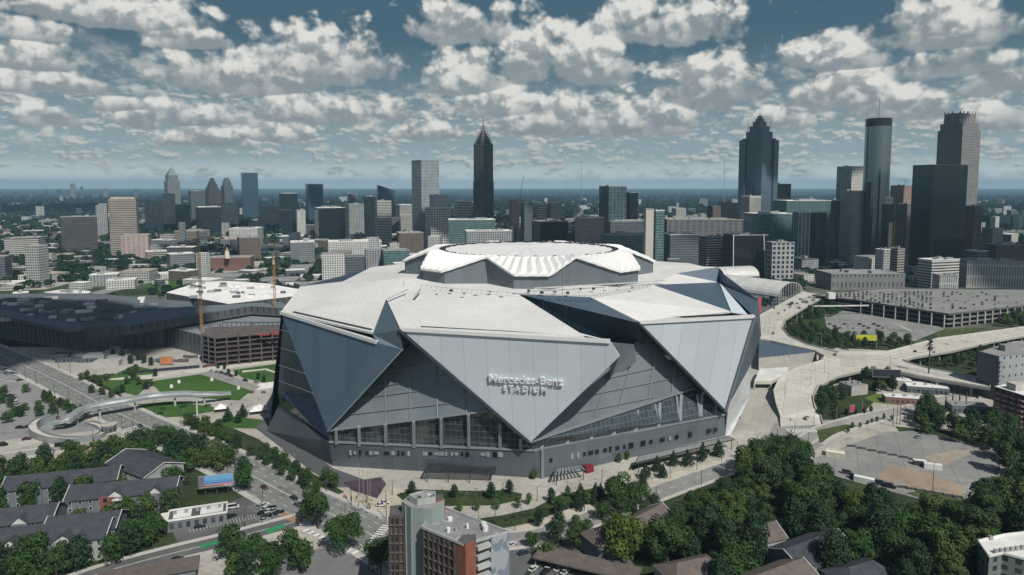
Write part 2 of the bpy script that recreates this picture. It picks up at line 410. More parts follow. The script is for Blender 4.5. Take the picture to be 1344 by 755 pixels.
    for a, b_ in ((A1, A3), (Bl, Br), (Cl, Cr)):
        strip('coping', ltrim, a, b_, 2.4, 1.6, off=(0, .6, .2))
    strip('roof_gutter', trim, lerp(A1, A3r, .12), lerp(A1, A3r, .97), 1.2, .5, off=(.5, 3.0, 1.3))
    strip('roof_gutter', trim, lerp(Bl, Br, .10), lerp(Bl, Br, .86), 1.0, .5, off=(0, 3.2, 1.4))
    strip('roof_gutter', trim, lerp(Cl, Cr, .05), lerp(Cl, Cr, .75), .9, .5, off=(0, 4.2, 1.3))
    # roof petals
    a553, a527, a680, a775, a857 = G(553, 373, 86), G(527, 366, 87), G(680, 386, 85), G(775, 390, 84), G(857, 374, 84)
    Br1 = G(767, 443.5, 76); Cr1 = G(959.5, 411, 75); bk = G(481, 354, 80); a450 = G(450, 369.5, 80.5)
    upz = Vector((0, 0, .9))
    poly('roof_petal', roofm, [A1 + upz, A3r + upz, C1, a553, a527, a450, A2], thick=1.)
    poly('roof_petal', roofm, [C1, Bl + upz, Br1 + upz, a680, a553], thick=1.)
    poly('roof_petal', roofm, [a775, Cl + upz, Cr1 + upz, a857], thick=1.)
    poly('roof_edge_fill', roofm, [Br1 + upz, Br + upz * .6, Brr, lerp(Br1, a680, .12)])
    poly('roof_edge_fill', roofm, [Cr1 + upz, Cr + upz, G(984, 413.5, 74.8)])
    poly('roof_petal', roofm, [a450, a527, G(530, 354, 84), bk], thick=1.)
    a887, a943, a844 = G(887, 359, 86), G(943, 350.5, 90), G(844, 347, 88)
    poly('roof_petal', roofm, [a844, a887, a943], thick=1.)
    poly('recess_wall', dark, [a887, a943, Rt])
    poly('roof_petal', roofm, [a857, a887, Rt])
    ring = [a527, a553, a680, a775, a857, a887, a844, Vector((95, 560, 85)), Vector((20, 575, 85)), Vector((-60, 560, 85)), G(530, 354, 84)]
    cpt = Vector((11, 476, 86.0)); b = MB().use(roofm)
    for i in range(len(ring)): b.face([cpt, ring[i], ring[(i + 1) % len(ring)]])
    b.build('roof_apron', None, st, L0)
    # walls of the clefts between petals
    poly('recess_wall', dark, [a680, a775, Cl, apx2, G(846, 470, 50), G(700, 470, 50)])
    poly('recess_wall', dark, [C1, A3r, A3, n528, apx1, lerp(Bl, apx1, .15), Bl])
    poly('recess_wall', panel_mat('recess_panel_light', (.33, .39, .43), 9., .45, .3), [Br, G(832, 452, 64), G(835, 475, 52), G(800, 500, 42), Brr])
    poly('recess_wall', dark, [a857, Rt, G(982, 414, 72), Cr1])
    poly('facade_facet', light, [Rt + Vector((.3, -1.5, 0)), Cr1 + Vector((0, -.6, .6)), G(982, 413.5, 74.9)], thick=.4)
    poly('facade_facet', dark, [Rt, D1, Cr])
    # right flank
    rk = G(999, 440, 58)
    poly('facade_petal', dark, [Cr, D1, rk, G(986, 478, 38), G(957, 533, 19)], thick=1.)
    poly('white_glazing', mat('white_fritted_glass', (.5, .53, .54), .25, .2, .1), [G(986, 478, 38), G(984, 520, 16), G(959, 571, 0), G(952, 572, 0), G(956, 535, 19)], thick=.5)
    # left flank
    Lb = G(365, 515, 27); Lb2 = G(407, 518, 31)
    poly('cushion_wall', et, [A1 + Vector((.5, 1.5, -1)), Lb, Lb2 + Vector((0, 1.5, 0)), lerp(A1, At, .85) + Vector((0, 1.5, 0))], thick=.6)
    poly('window_wall', glass, [Lb, Lb2 + Vector((0, 2, 0)), At + Vector((0, 2, 0)), G(432, 579, 14), G(366, 531, 18)])
    for t in (.15, .4, .62, .82):
        pass
    for k in (.2, .42, .64, .84):
        p = lerp(A1, Lb, k); q = lerp(A1, At, k * .82); strip('mullion', mull, p, q, .3, .3, off=(0, -.3, 0))
    # cushion walls (grey triangles), mullions, window walls and columns
    def cushion(ap, bl, br, E, leftside, base_l, base_r, ncol, nh, ks):
        """ap apex, bl/br lower corners; E = where the lower edge meets the long petal edge"""
        back = Vector((0, 1.6, 0))
        if leftside: P3 = [ap, bl, E]
        else: P3 = [ap, bl, E]
        poly('cushion_wall', et, [p + back for p in P3], thick=.5)
        poly('window_wall', glass, [bl + back * 1.3, E + back * 1.3, br + back * 1.3, base_r + Vector((0, .5, 0)), base_l + Vector((0, .5, 0))])
        return
    E1 = G(641, 540, 36); E2 = G(912, 510, 31)
    base_tl, base_tf, base_tr = G(432, 580, 14.5), G(700, 591, 15), G(951, 544, 14)
    cushion(apx1, At, Bt, E1, True, base_tl, base_tf, 7, 4, None)
    cushion(apx2, Bt, Ct, E2, False, base_tf, base_tr, 8, 4, None)
    def on(a, b_, c, px, py):
        nr = (b_ - a).cross(c - a); d = ray(px, py); o = Vector((0, 0, H)); t = (a - o).dot(nr) / d.dot(nr); return o + d * t
    # mullions of cushion 1 (vertical and sloping lines) and 2
    bk1 = Vector((0, 1.1, 0))
    for (x0, y0, x1, y1) in ((505, 484, 505, 556), (537, 455, 538, 552), (571, 471, 574, 548), (609, 510, 612, 543), (478, 512, 611, 487), (468, 524, 618, 505), (448, 546, 590, 530), (500, 491, 588, 474)):
        strip('mullion', mull, on(apx1, At, E1, x0, y0), on(apx1, At, E1, x1, y1), .35, .35, off=(0, 1.0, 0))
    for (x0, y0, x1, y1) in ((836, 452, 812, 535), (862, 458, 852, 524), (886, 482, 882, 516), (800, 495, 780, 547), (795, 498, 884, 478), (770, 520, 905, 493), (745, 545, 860, 522), (820, 470, 862, 455)):
        strip('mullion', mull, on(apx2, Bt, E2, x0, y0), on(apx2, Bt, E2, x1, y1), .35, .35, off=(0, 1.0, 0))
    strip('cushion_sill', mull, At, E1, .9, .9, off=(0, .8, 0)); strip('cushion_sill', mull, Bt, E2, .9, .9, off=(0, .8, 0))
    def column(px0, py0, px1, py1, A_, B_, C_, w=1.5):
        p = on(A_, B_, C_, px0, py0); q = on(A_, B_, C_, px1, py1); strip('column', colm, p, q, w, w, off=(0, .2, 0))
    for (x, y0, y1) in ((441, 563, 583), (471, 560, 585), (506, 557, 585), (543, 553, 587), (579, 549, 588), (615, 544, 588), (656, 555, 590), (683, 575, 590)):
        column(x, y0, x + .5, y1, At, base_tf, E1)
    for (x, y0, y1) in ((712, 577, 592), (746, 565, 585), (777, 555, 579), (807, 547, 574), (836, 538, 567), (866, 529, 560), (894, 518, 553), (921, 516, 547), (940, 532, 545)):
        column(x, y0, x - 1.5, y1, base_tf, base_tr, E2, 1.6)
        if 780 < x < 925: column(x - 6, y0 + 2, x - 2.5, y1 - 1, base_tf, base_tr, E2, 1.3)
    # base walls
    bl0, bf0, br0, bs0 = G(437, 612, 0), G(712, 628, 0), G(952, 572, 0), G(350, 566, 0)
    base_tfr = G(712, 590, 15.2)
    bw1 = poly('base_wall', basem, [base_tl, base_tf, base_tfr, bf0, bl0])
    bw2 = poly('base_wall', panel_mat('base_panel_right', (.14, .165, .185), 7.5, .4, .35, .02, 4., .1, .6), [base_tfr, base_tr, br0, bf0])
    poly('base_wall', basem, [G(366, 531, 18), base_tl, bl0, bs0])
    strip('wall_cap', colm, base_tl, base_tf, 1.2, .8); strip('wall_cap', colm, base_tf, base_tr, 1.2, .8, off=(0, -.3, 0))
    strip('corner_post', colm, bf0, base_tfr, 1.4, 1.4, off=(0, -.3, 0))
    litm = mat('interior_pane', (.22, .245, .25), .3, 0, .3); dkm = mat('dark_pane', (.02, .03, .035), .1, .5, .1)
    for k in range(34):
        x = 446 + k * 7.0 + R.uniform(-1.5, 1.5)
        y = 594 + (x - 446) * .012
        if R.random() < .25: continue
        w = R.choice((1.1, 1.8, 2.6)); p = on(base_tl, base_tf, bf0, x, y)
        MB().box(p + Vector((0, -.1, 0)), (w, .25, R.choice((1.5, 2.0, 2.6))), 0, litm if R.random() < .6 else dkm).build('window', None, bw1, L0)
    for k in range(26):
        x = 724 + k * 8.6 + R.uniform(-1.5, 1.5); y = 604 - (x - 724) * .185
        if R.random() < .2: continue
        p = on(base_tfr, base_tr, bf0, x, y); an = atan2(br0.y - bf0.y, br0.x - bf0.x)
        MB().box(p + Vector((.05, -.1, 0)), (R.choice((1.6, 2.4, 3.2)), .25, R.choice((2.2, 3.0))), an, dkm if R.random() < .85 else litm).build('window', None, bw2, L0)
    # entrance canopies of slanting louvres
    def canopy(pts, nsl, z, ph, lm_=None):
        P3 = [G(x, y, z) for x, y in pts]; o = MB()
        for k in range(nsl):
            t = (k + .5) / nsl; o.bar(lerp(P3[0], P3[1], t), lerp(P3[3], P3[2], t), .9, .2, lm_ or mat('louvre_grey', (.34, .36, .37), .4, .5, .1))
        c = o.build('entrance_canopy', None, st, L0)
        fr = MB().use(trim); 
        for i in range(4): fr.bar(P3[i], P3[(i + 1) % 4], .4, .4)
        fr.build('frame', None, c, (0, 0, 0))
        for t in ph:
            p = lerp(P3[3], P3[2], t); MB().tube((p.x, p.y, 0), p, .2, .2, 6, trim).build('post', None, c)
    for args in (([(562, 609), (652, 610), (649, 622), (556, 620)], 26, 5.0, (.05, .35, .65, .95), mat('louvre_dark', (.06, .065, .07), .4, .5, .1)),
                 ([(730, 615), (762, 610), (770, 617), (726, 625)], 9, 5.0, (.1, .9)),
                 ([(838, 599), (955, 573), (964, 577), (834, 608)], 42, 5.5, (.03, .2, .4, .6, .8, .97))):
        canopy(*args)
    MB().box(G(772, 615, 1.7), (4.6, 3.4, 3.4), .5, mat('red_kiosk', (.15, .015, .025), .7)).build('ticket_kiosk', None, st, L0)
    # core and rear walls (the side the photograph does not show)
    outline = [(-88, 356), (14, 342), (118, 398), (140, 470), (135, 560), (70, 598), (-50, 598), (-108, 560), (-138, 455), (-138, 404)]
    MB().prism([(x * .97 + .4, (y - 450) * .96 + 452) for x, y in outline], 0, 58, basem, dark).build('concourse', None, st, L0)
    rear = [(D1.x, D1.y, 77), (a943.x, a943.y, 88), (144, 560, 82), (72, 612, 80), (-55, 612, 80), (bk.x, bk.y + 15, 80), (bk.x, bk.y, 80), (A2.x, A2.y, 80), (A1.x, A1.y, 77)]
    base = [(142, 420), (140, 470), (132, 556), (66, 596), (-50, 596), (-106, 560), (-110, 540), (-140, 450), (-146, 404)]
    b = MB().use(blue)
    for i in range(len(rear) - 1):
        b.face([(base[i + 1][0], base[i + 1][1], 0), (base[i][0], base[i][1], 0), rear[i], rear[i + 1]])
    b.build('rear_wall', None, st, L0)
    rp = [Vector(r) for r in rear[1:6]]; b = MB().use(roofm)
    rr = [a844, Vector((95, 560, 85)), Vector((20, 575, 85)), Vector((-60, 560, 85)), G(530, 354, 84)]
    for i in range(4): b.face([rr[i], rp[i], rp[i + 1], rr[i + 1]])
    b.face([rr[4], rp[4], bk]); b.build('roof_petal', None, st, L0)
    # oculus: drum and eight folding roof petals
    cx, cy = 11.5, 476
    def pol(a, r, z, kx=1.08): return Vector((cx + kx * r * sin(a), cy - r * cos(a), z))
    drum = MB().use(drumm)
    for k in range(8):
        a = k * pi / 4; P_, Q_ = a - pi / 8, a + pi / 8
        pl, pr = pol(P_, 66, 101.5), pol(Q_, 66, 101.5)
        c, s_ = cos(a), sin(a)
        def E(lat, r, z): return Vector((cx + 1.08 * (r * s_ + lat * c), cy - (r * c - lat * s_), z))
        el, er = E(-10, 80, 93), E(10, 80, 93)
        bnd = [pl, el, er, pr]
        for i in range(3):
            p, q = bnd[i], bnd[i + 1]; i0 = .975
            p2 = Vector(((p.x - cx) * i0 + cx, (p.y - cy) * i0 + cy, p.z)); q2 = Vector(((q.x - cx) * i0 + cx, (q.y - cy) * i0 + cy, q.z))
            drum.face([(p2.x, p2.y, 82), (q2.x, q2.y, 82), q2, p2])
        N_ = 22; pm = MB().use(ridge)
        ins, outs, m1, m2 = [], [], [], []
        for i in range(N_ + 1):
            s = -1 + 2 * i / N_; dz = .4 if i % 2 else -.3
            if abs(s) < .3: o_ = E(10 * s / .3, 80, 93)
            else:
                t = (abs(s) - .3) / .7; o_ = (er if s > 0 else el).lerp(pr if s > 0 else pl, t)
            ang = a + s * pi / 8; r1 = 57
            ins.append(pol(ang, r1, 102 + dz * .4)); outs.append(o_ + Vector((0, 0, .9 + dz * .25)))
            up_ = Vector((0, 0, .85 if i % 2 else -.75)); m1.append(outs[-1].lerp(ins[-1], .12) + up_ * .8); m2.append(outs[-1].lerp(ins[-1], .85) + up_ * .9)
        for i in range(N_):
            pm.face([outs[i], outs[i + 1], m1[i + 1], m1[i]]); pm.face([m1[i], m1[i + 1], m2[i + 1], m2[i]]); pm.face([m2[i], m2[i + 1], ins[i + 1], ins[i]])
            pm.face([outs[i] - Vector((0, 0, 1.2)), outs[i + 1] - Vector((0, 0, 1.2)), outs[i + 1], outs[i]])
        # inner leaf reaching the centre
        pet = pm.build('retractable_roof_petal', None, st, L0)
        im = MB().use(ridge); inn = []
        for i in range(9):
            ang = a - pi / 8 + i * pi / 32; inn.append(pol(ang, 53, 101.3 + (.5 if i % 2 else 0)))
        for i in range(8): im.face([inn[i], inn[i + 1], Vector((cx, cy, 104.0))])
        im.build('inner_leaf', None, pet)
    drum.build('drum_wall', None, st, L0)
    rg = MB().use(trim); nn = 64
    for i in range(nn):
        a, b2 = 2 * pi * i / nn, 2 * pi * (i + 1) / nn
        rg.face([pol(a, 53, 101.0), pol(b2, 53, 101.0), pol(b2, 58, 101.2), pol(a, 58, 101.2)])
        if i % 2 == 0: rg.box(pol((a + b2) / 2, 55.5, 101.7), (1.6, 1.2, 1.2))
    rg.build('gutter_ring', None, st, L0)
    # thin masts, rails and service lines on the roof
    for (x, y, z, h) in ((738, 389, 84.5, 17), (713, 404, 82.5, 9), (530, 375, 86, 4), (565, 371, 86, 4), (920, 395, 78, 5), (743, 420, 79, 8)):
        p = G(x, y, z); MB().tube(p, p + Vector((0, 0, h)), .12, .05, 5, trim).build('mast', None, st, L0)
    rail = MB().use(mat('rail_grey', (.3, .31, .31), .5, .3)); 
    pts = [G(553, 374.5, 87.3), G(600, 379, 86.8), G(680, 385, 86.4), G(775, 388.5, 85.6), G(857, 373, 85.4)]
    for i in range(4):
        rail.bar(pts[i], pts[i + 1], .15, .15); l = (pts[i + 1] - pts[i]).length
        for k in range(int(l / 3)): q = lerp(pts[i], pts[i + 1], k / int(l / 3)); rail.box(q - Vector((0, 0, .5)), (.35, .35, 1.2))
    rail.build('guard_rail', None, st, L0)
    for (a, b_) in (((535, 380, 86.5), (510, 392, 83.5)), ((552, 380, 86.5), (545, 388, 85.5)), ((700, 378.5, 87), (873, 368.5, 86))):
        strip('service_walkway', mat('walkway_grey', (.42, .42, .41), .7), a, b_, 1.2, .5)
    for k in range(16):
        x = 575 + k * 17; MB().box(G(x, 376 + R.uniform(-1, 4) + (6 if x < 760 else 0), 86.3), (R.uniform(1, 2.4), R.uniform(1, 2), 1.2), 0, R.choice((trim, mull, ltrim))).build('roof_unit', None, st, L0)
    # red banner at the far right corner
    poly('banner', mat('banner_red', (.45, .06, .10), .7), [G(994, 392, 76), G(999.5, 391, 76), G(999, 411, 66), G(995, 413, 66)], thick=.3)
    # lettering on the front petal
    import mathutils
    lm = mat('letter_white', (.86, .88, .88), .35, .3, .03)
    nr = (Bt - Bl).cross(Br - Bl).normalized()
    if nr.y > 0: nr = -nr
    u = Vector((0, 0, 1)).cross(nr).normalized();  u = u if u.x > 0 else -u
    v = nr.cross(u).normalized(); v = v if v.z > 0 else -v
    sign = thing_part('sign', st)
    dg = None
    def word(txt, px0, px1, pyb, bold, space):
        p0 = on(Bl, Br, Bt, px0, pyb); p1 = on(Bl, Br, Bt, px1, pyb); Wd = (p1 - p0).dot(u)
        # measure with one text curve per letter
        cuts = []; x = 0.
        for ch in txt:
            cu = bpy.data.curves.new('t', 'FONT'); cu.body = ch + '|'; cu.extrude = 0; cu.offset = bold * .55
            oo = bpy.data.objects.new('t', cu); COL.objects.link(oo); bpy.context.view_layer.update()
            e = oo.evaluated_get(bpy.context.evaluated_depsgraph_get()); me2 = e.to_mesh(); full = max(q.co.x for q in me2.vertices); e.to_mesh_clear()
            cu.body = '|'; bpy.context.view_layer.update(); e = oo.evaluated_get(bpy.context.evaluated_depsgraph_get()); me2 = e.to_mesh(); bar = max(q.co.x for q in me2.vertices); e.to_mesh_clear()
            cu.body = ch; cu.extrude = .05; bpy.context.view_layer.update()
            e = oo.evaluated_get(bpy.context.evaluated_depsgraph_get()); me3 = bpy.data.meshes.new_from_object(e)
            adv = full - bar; cuts.append((ch, me3, x, adv)); x += adv + space
            bpy.data.objects.remove(oo); bpy.data.curves.remove(cu)
        k = Wd / (x - space); 
        for ch, me3, x0, adv in cuts:
            me3.name = 'letter'
            for q in me3.vertices:
                w = p0 + u * ((q.co.x + x0) * k) + v * (q.co.y * k) + nr * (.85 + q.co.z * k) - Vector(L0)
                q.co = w
            me3.materials.clear(); me3.materials.append(lm)
            o = bpy.data.objects.new('letter', me3); COL.objects.link(o); o.parent = sign
    word('Mercedes-Benz', 641.5, 739.5, 500, .022, .0)
    word('STADIUM', 661, 719, 511.3, .03, .16)
    # standing rods that hold the letters off the wall
    o = MB().bar(on(Bl, Br, Bt, 642, 499.5) + nr * .9, on(Bl, Br, Bt, 739, 499.5) + nr * .9, .25, .25, trim).build('sign_rail', None, sign)
    return st
def thing_part(name, parent):
    o = bpy.data.objects.new(name, None); COL.objects.link(o); o.parent = parent; return o
stadium = build_stadium()
# ------------------------------------------------------------------ paved and planted ground
from mathutils.geometry import tessellate_polygon
def surf(name, c0, c1, stain=(.1, .1, .09), st=.3, scale=.03, rough=.9, cracks=.0, joints=0.):
    if name in MATS: return MATS[name]
    n = NT(name); f = n.noise(scale, 6, .65); g = n.noise(scale * 14, 5, .65); h = n.noise(scale * 3.2, 4, .6)
    c = n.mix(n.rng(f, .32, .68), c0, c1); c = n.mix(n.math('MULTIPLY', n.rng(g, .4, .72), .35), c, sc(c0, .6))
    c = n.mix(n.math('MULTIPLY', n.rng(h, .56, .70), st), c, stain)
    if joints:
        rt_ = n.N('ShaderNodeVectorRotate'); rt_.rotation_type = 'Z_AXIS'; rt_.inputs['Angle'].default_value = .42; n.L(n.pos(), rt_.inputs['Vector']); sp = n.N('ShaderNodeSeparateXYZ'); n.L(rt_.outputs[0], sp.inputs[0])
        fx = n.math('LESS_THAN', n.math('FRACT', n.math('DIVIDE', sp.outputs[0], joints)), .045); fy = n.math('LESS_THAN', n.math('FRACT', n.math('DIVIDE', sp.outputs[1], joints)), .045)
        cb = n.N('ShaderNodeCombineXYZ'); n.L(n.math('FLOOR', n.math('DIVIDE', sp.outputs[0], joints * 2)), cb.inputs[0]); n.L(n.math('FLOOR', n.math('DIVIDE', sp.outputs[1], joints * 3)), cb.inputs[1])
        wn = n.N('ShaderNodeTexWhiteNoise'); wn.noise_dimensions = '2D'; n.L(cb.outputs[0], wn.inputs['Vector'])
        c = n.mix(n.math('MULTIPLY', wn.outputs['Value'], .35), c, sc(c0, .72)); c = n.mix(n.math('MULTIPLY', n.math('MAXIMUM', fx, fy), .45), c, sc(c0, .5))
    n.L(c, n.b.inputs['Base Color']); n.b.inputs['Roughness'].default_value = rough; n.b.inputs['Specular IOR Level'].default_value = .15
    MATS[name] = n.m; return n.m
asph = surf('asphalt', (.085, .09, .09), (.13, .135, .13), (.05, .05, .05), .5, .04)
asphL = surf('worn_asphalt', (.20, .205, .20), (.30, .30, .28), (.13, .13, .13), .7, .03, joints=11.)
conc = surf('paving_concrete', (.34, .325, .285), (.46, .44, .39), (.18, .17, .155), .6, .04, joints=5.)
deckc = surf('deck_concrete', (.46, .445, .39), (.58, .56, .49), (.25, .235, .20), .75, .035, joints=9.)
sand = surf('bare_earth', (.30, .24, .16), (.42, .35, .25), (.2, .14, .09), .5, .04)
lawn = surf('lawn_grass', (.035, .085, .02), (.06, .125, .03), (.10, .12, .05), .5, .03, 1.)
rough_g = surf('rough_grass', (.035, .055, .02), (.085, .10, .04), (.17, .15, .09), .6, .05, 1.)
under = surf('planted_ground', (.018, .035, .015), (.045, .065, .025), (.10, .09, .06), .5, .06, 1.)
kerbm = surf('kerb_stone', (.38, .37, .34), (.46, .45, .42)); paint = mat('road_paint', (.62, .62, .58), .7, 0, .2, 1.)
LV = [0]
def flat(name, m, pts, lvl, w=False):
    LV[0] += 1; P2 = [tuple(p[:2]) if w else tuple(G(*p)[:2]) for p in pts]; z = .05 * lvl + (LV[0] * .0047) % .042
    a = sum(P2[i][0] * P2[(i + 1) % len(P2)][1] - P2[(i + 1) % len(P2)][0] * P2[i][1] for i in range(len(P2)))
    if a < 0: P2 = P2[::-1]
    me = bpy.data.meshes.new(name); me.from_pydata([(x, y, z) for x, y in P2], [], [tuple(range(len(P2)))]); me.materials.append(m)
    o = bpy.data.objects.new(name, me); COL.objects.link(o); tag(o, kind='structure'); return o
def smooth(P, n=6):
    P = [Vector(p[:2]) for p in P]; out = []
    for i in range(len(P) - 1):
        p0 = P[i - 1] if i else P[0] * 2 - P[1]; p1, p2 = P[i], P[i + 1]; p3 = P[i + 2] if i + 2 < len(P) else P[-1] * 2 - P[-2]
        for k in range(n):
            t = k / n; out.append(.5 * ((2 * p1) + (p2 - p0) * t + (2 * p0 - 5 * p1 + 4 * p2 - p3) * t * t + (3 * p1 - p0 - 3 * p2 + p3) * t ** 3))
    out.append(P[-1]); return out
def side(C, off):
    out = []
    for i, p in enumerate(C):
        a = C[max(0, i - 1)]; b = C[min(len(C) - 1, i + 1)]; d = (b - a).normalized(); out.append(p + Vector((-d.y, d.x)) * off)
    return out
def ribbon(b, C, o0, o1, z, z0=None):
    A, B_ = side(C, o0), side(C, o1)
    for i in range(len(C) - 1):
        b.face([(A[i].x, A[i].y, z), (B_[i].x, B_[i].y, z), (B_[i + 1].x, B_[i + 1].y, z), (A[i + 1].x, A[i + 1].y, z)][::-1] if o0 < o1 else [(A[i].x, A[i].y, z), (B_[i].x, B_[i].y, z), (B_[i + 1].x, B_[i + 1].y, z), (A[i + 1].x, A[i + 1].y, z)])
        if z0 is not None:
            for S_ in (A, B_): b.face([(S_[i].x, S_[i].y, z0), (S_[i + 1].x, S_[i + 1].y, z0), (S_[i + 1].x, S_[i + 1].y, z), (S_[i].x, S_[i].y, z)])
def dashes(b, C, off, z, on=3., gap=6., w=.22):
    L_ = side(C, off); acc = 0.
    for i in range(len(L_) - 1):
        p, q = L_[i], L_[i + 1]; l = (q - p).length; d = (q - p) / l; nn = Vector((-d.y, d.x)) * w / 2; s = 0.
        while s < l:
            ph = (acc + s) % (on + gap)
            if ph < on:
                e = min(l, s + on - ph); a_, b_ = p + d * s, p + d * e
                b.face([(*(a_ - nn), z), (*(b_ - nn), z), (*(b_ + nn), z), (*(a_ + nn), z)]); s = e + 1e-3
            else: s += on + gap - ph + 1e-3
        acc += l
def road(name, px, w, lvl, m=None, lanes=(0,), walk=2.5, edge=True, solid=()):
    C = smooth([G(*p) for p in px]); z = .05 * lvl
    b = MB(); ribbon(b, C, -w / 2, w / 2, z); tag(b.build(name, m or asph), kind='structure')
    if walk:
        b = MB(); ribbon(b, C, -w / 2 - walk, -w / 2, z + .13, -.1); ribbon(b, C, w / 2, w / 2 + walk, z + .13, -.1); tag(b.build('pavement', kerbm), kind='structure')
    b = MB()
    for o in lanes: dashes(b, C, o, z + .03)
    for o in solid: dashes(b, C, o, z + .03, 1e6, 0., .18)
    if edge:
        for s_ in (-1, 1): dashes(b, C, s_ * (w / 2 - .6), z + .03, 1e6, 0., .16)
    if b.f: tag(b.build('road_markings', paint), kind='structure')
    return C
flat('paving', conc, [(-140, 456), (1480, 453), (1480, 640), (1010, 600), (690, 705), (500, 790), (-140, 790)], 1)
flat('planted_ground', under, [(-140, 625), (0, 612), (120, 592), (185, 575), (215, 575), (300, 600), (330, 640), (350, 690), (190, 740), (60, 790), (-140, 790)], 2)
flat('planted_ground', under, [(680, 705), (760, 672), (880, 632), (1010, 600), (1068, 618), (1150, 642), (1250, 668), (1300, 640), (1480, 610), (1480, 800), (680, 800)], 2)
flat('planted_ground', under, [(1175, 560), (1344, 575), (1480, 590), (1480, 640), (1320, 600), (1290, 585), (1180, 567)], 2)
flat('grass_verge', rough_g, [(-140, 640), (0, 617), (110, 597), (180, 578), (192, 588), (110, 612), (60, 628), (0, 650), (-140, 690)], 3)
flat('footpath', sand, [(-140, 636), (0, 610), (40, 605), (110, 590), (172, 577), (180, 580), (120, 595), (60, 607), (0, 618), (-140, 650)], 4)
flat('grass_verge', rough_g, [(-10, 606), (26, 600), (20, 606), (-10, 612)], 5); flat('grass_verge', rough_g, [(80, 592), (120, 583), (185, 572), (190, 576), (120, 588)], 5)
flat('grass_verge', under, [(238, 553), (292, 556), (340, 577), (375, 602), (425, 630), (452, 646), (430, 655), (340, 606), (300, 588)], 2)
flat('grass_verge', under, [(100, 496), (150, 490), (160, 522), (140, 527), (105, 510)], 2)
flat('grass_verge', lawn, [(128, 502), (175, 480), (200, 485), (200, 500), (180, 520), (150, 512)], 2)
flat('lawn', lawn, [(196, 501), (262, 491.5), (330, 513), (314, 526), (215, 520)], 3)
flat('lawn', lawn, [(305, 486), (369, 477), (369, 499), (348, 503), (318, 496)], 3)
flat('footpath', deckc, [(318, 487), (350, 484), (369, 491), (369, 493), (348, 486), (318, 489.5)], 4)
flat('white_slab', mat('white_concrete', (.68, .67, .64), .7), [(333, 513), (340, 504), (369, 500), (369, 508)], 4)
flat('access_road', surf('pale_asphalt', (.22, .22, .21), (.3, .29, .27)), [(262, 491), (278, 486), (342, 508), (332, 514)], 4)
flat('promenade', deckc, [(120, 500), (195, 492), (372, 470), (372, 475), (262, 489.5), (195, 498)], 3)
flat('plaza', conc, [(290, 520), (372, 508), (372, 530), (350, 560), (300, 560), (255, 548)], 2)
flat('lawn', lawn, [(178, 531), (225, 527), (300, 537), (240, 547), (205, 549)], 3)
flat('lawn', lawn, [(282, 552), (300, 546), (350, 552), (338, 563), (300, 562)], 3)
flat('plaza_tiles', surf('tan_tiles', (.36, .30, .22), (.46, .40, .31)), [(100, 540), (185, 545), (230, 560), (180, 562), (110, 552)], 2)
flat('shaded_apron', surf('shaded_paving', (.07, .075, .08), (.11, .115, .12)), [(335, 562), (350, 548), (437, 615), (505, 640), (440, 640), (400, 612)], 4)  # dark sheet: the stadium's shade painted on the paving by its left base
flat('planting_bed', surf('purple_bed', (.05, .03, .05), (.09, .07, .08)), [(450, 634), (500, 627), (507, 636), (495, 655), (462, 644)], 5)
flat('car_park', asph, [(222, 690), (232, 680), (300, 660), (330, 650), (345, 655), (380, 680), (352, 692), (290, 705), (235, 716)], 4)
flat('car_park', asph, [(700, 735), (735, 700), (830, 735), (840, 790), (690, 790)], 4)
flat('car_park', asph, [(600, 715), (690, 705), (700, 740), (660, 790), (600, 790)], 3)
flat('intersection_plaza', surf('plaza_beige', (.36, .33, .26), (.46, .43, .36)), [(430, 656), (462, 646), (500, 652), (512, 640), (528, 642), (530, 700), (505, 700), (470, 676)], 4)
flat('drive', conc, [(500, 641), (640, 636), (668, 644), (700, 636), (735, 631), (965, 575), (985, 588), (860, 614), (760, 642), (725, 655), (700, 668), (655, 678), (560, 675), (500, 662)], 3)
flat('lawn', under, [(520, 650), (545, 643), (620, 645), (665, 644), (686, 649), (682, 657), (650, 664), (590, 665), (535, 663)], 5)
flat('lawn', under, [(610, 684), (660, 677), (700, 668), (735, 650), (790, 639), (785, 657), (735, 672), (700, 686), (650, 696)], 5)
flat('plaza_tiles', surf('tan_tiles2', (.40, .36, .29), (.5, .46, .38)), [(640, 700), (700, 688), (735, 674), (785, 659), (800, 650), (870, 625), (930, 608), (960, 600), (945, 612), (870, 634), (800, 664), (745, 688), (690, 704)], 4)
flat('planting_bed', under, [(828, 612), (870, 602), (930, 590), (932, 593), (860, 608), (830, 618)], 5)
flat('forecourt', conc, [(955, 576), (975, 549), (1000, 543), (1018, 560), (1003, 587), (975, 592)], 4)
flat('gravel_lot', asphL, [(1066, 603), (1160, 568), (1200, 566), (1322, 592), (1315, 612), (1272, 655), (1246, 666), (1150, 641), (1066, 617)], 5)
flat('worn_patch', surf('rust_patch', (.24, .19, .14), (.33, .27, .21), (.15, .15, .14), .6), [(1150, 628), (1165, 612), (1210, 618), (1268, 640), (1262, 652), (1200, 642)], 6)
flat('worn_patch', surf('rust_patch2', (.28, .25, .2), (.36, .32, .26), (.2, .2, .19), .5), [(1210, 600), (1250, 592), (1290, 590), (1262, 602), (1240, 612)], 6)
flat('verge', rough_g, [(1190, 648), (1210, 645), (1268, 658), (1250, 664), (1215, 658)], 9)
flat('lawn', surf('bright_grass', (.09, .14, .03), (.13, .17, .05), (.16, .16, .08), .4, .05, 1.), [(1134, 523), (1150, 517), (1205, 521), (1214, 528), (1190, 533), (1150, 529)], 3)
flat('verge', rough_g, [(1072, 566), (1110, 558), (1125, 560), (1096, 572), (1076, 583)], 9.5)
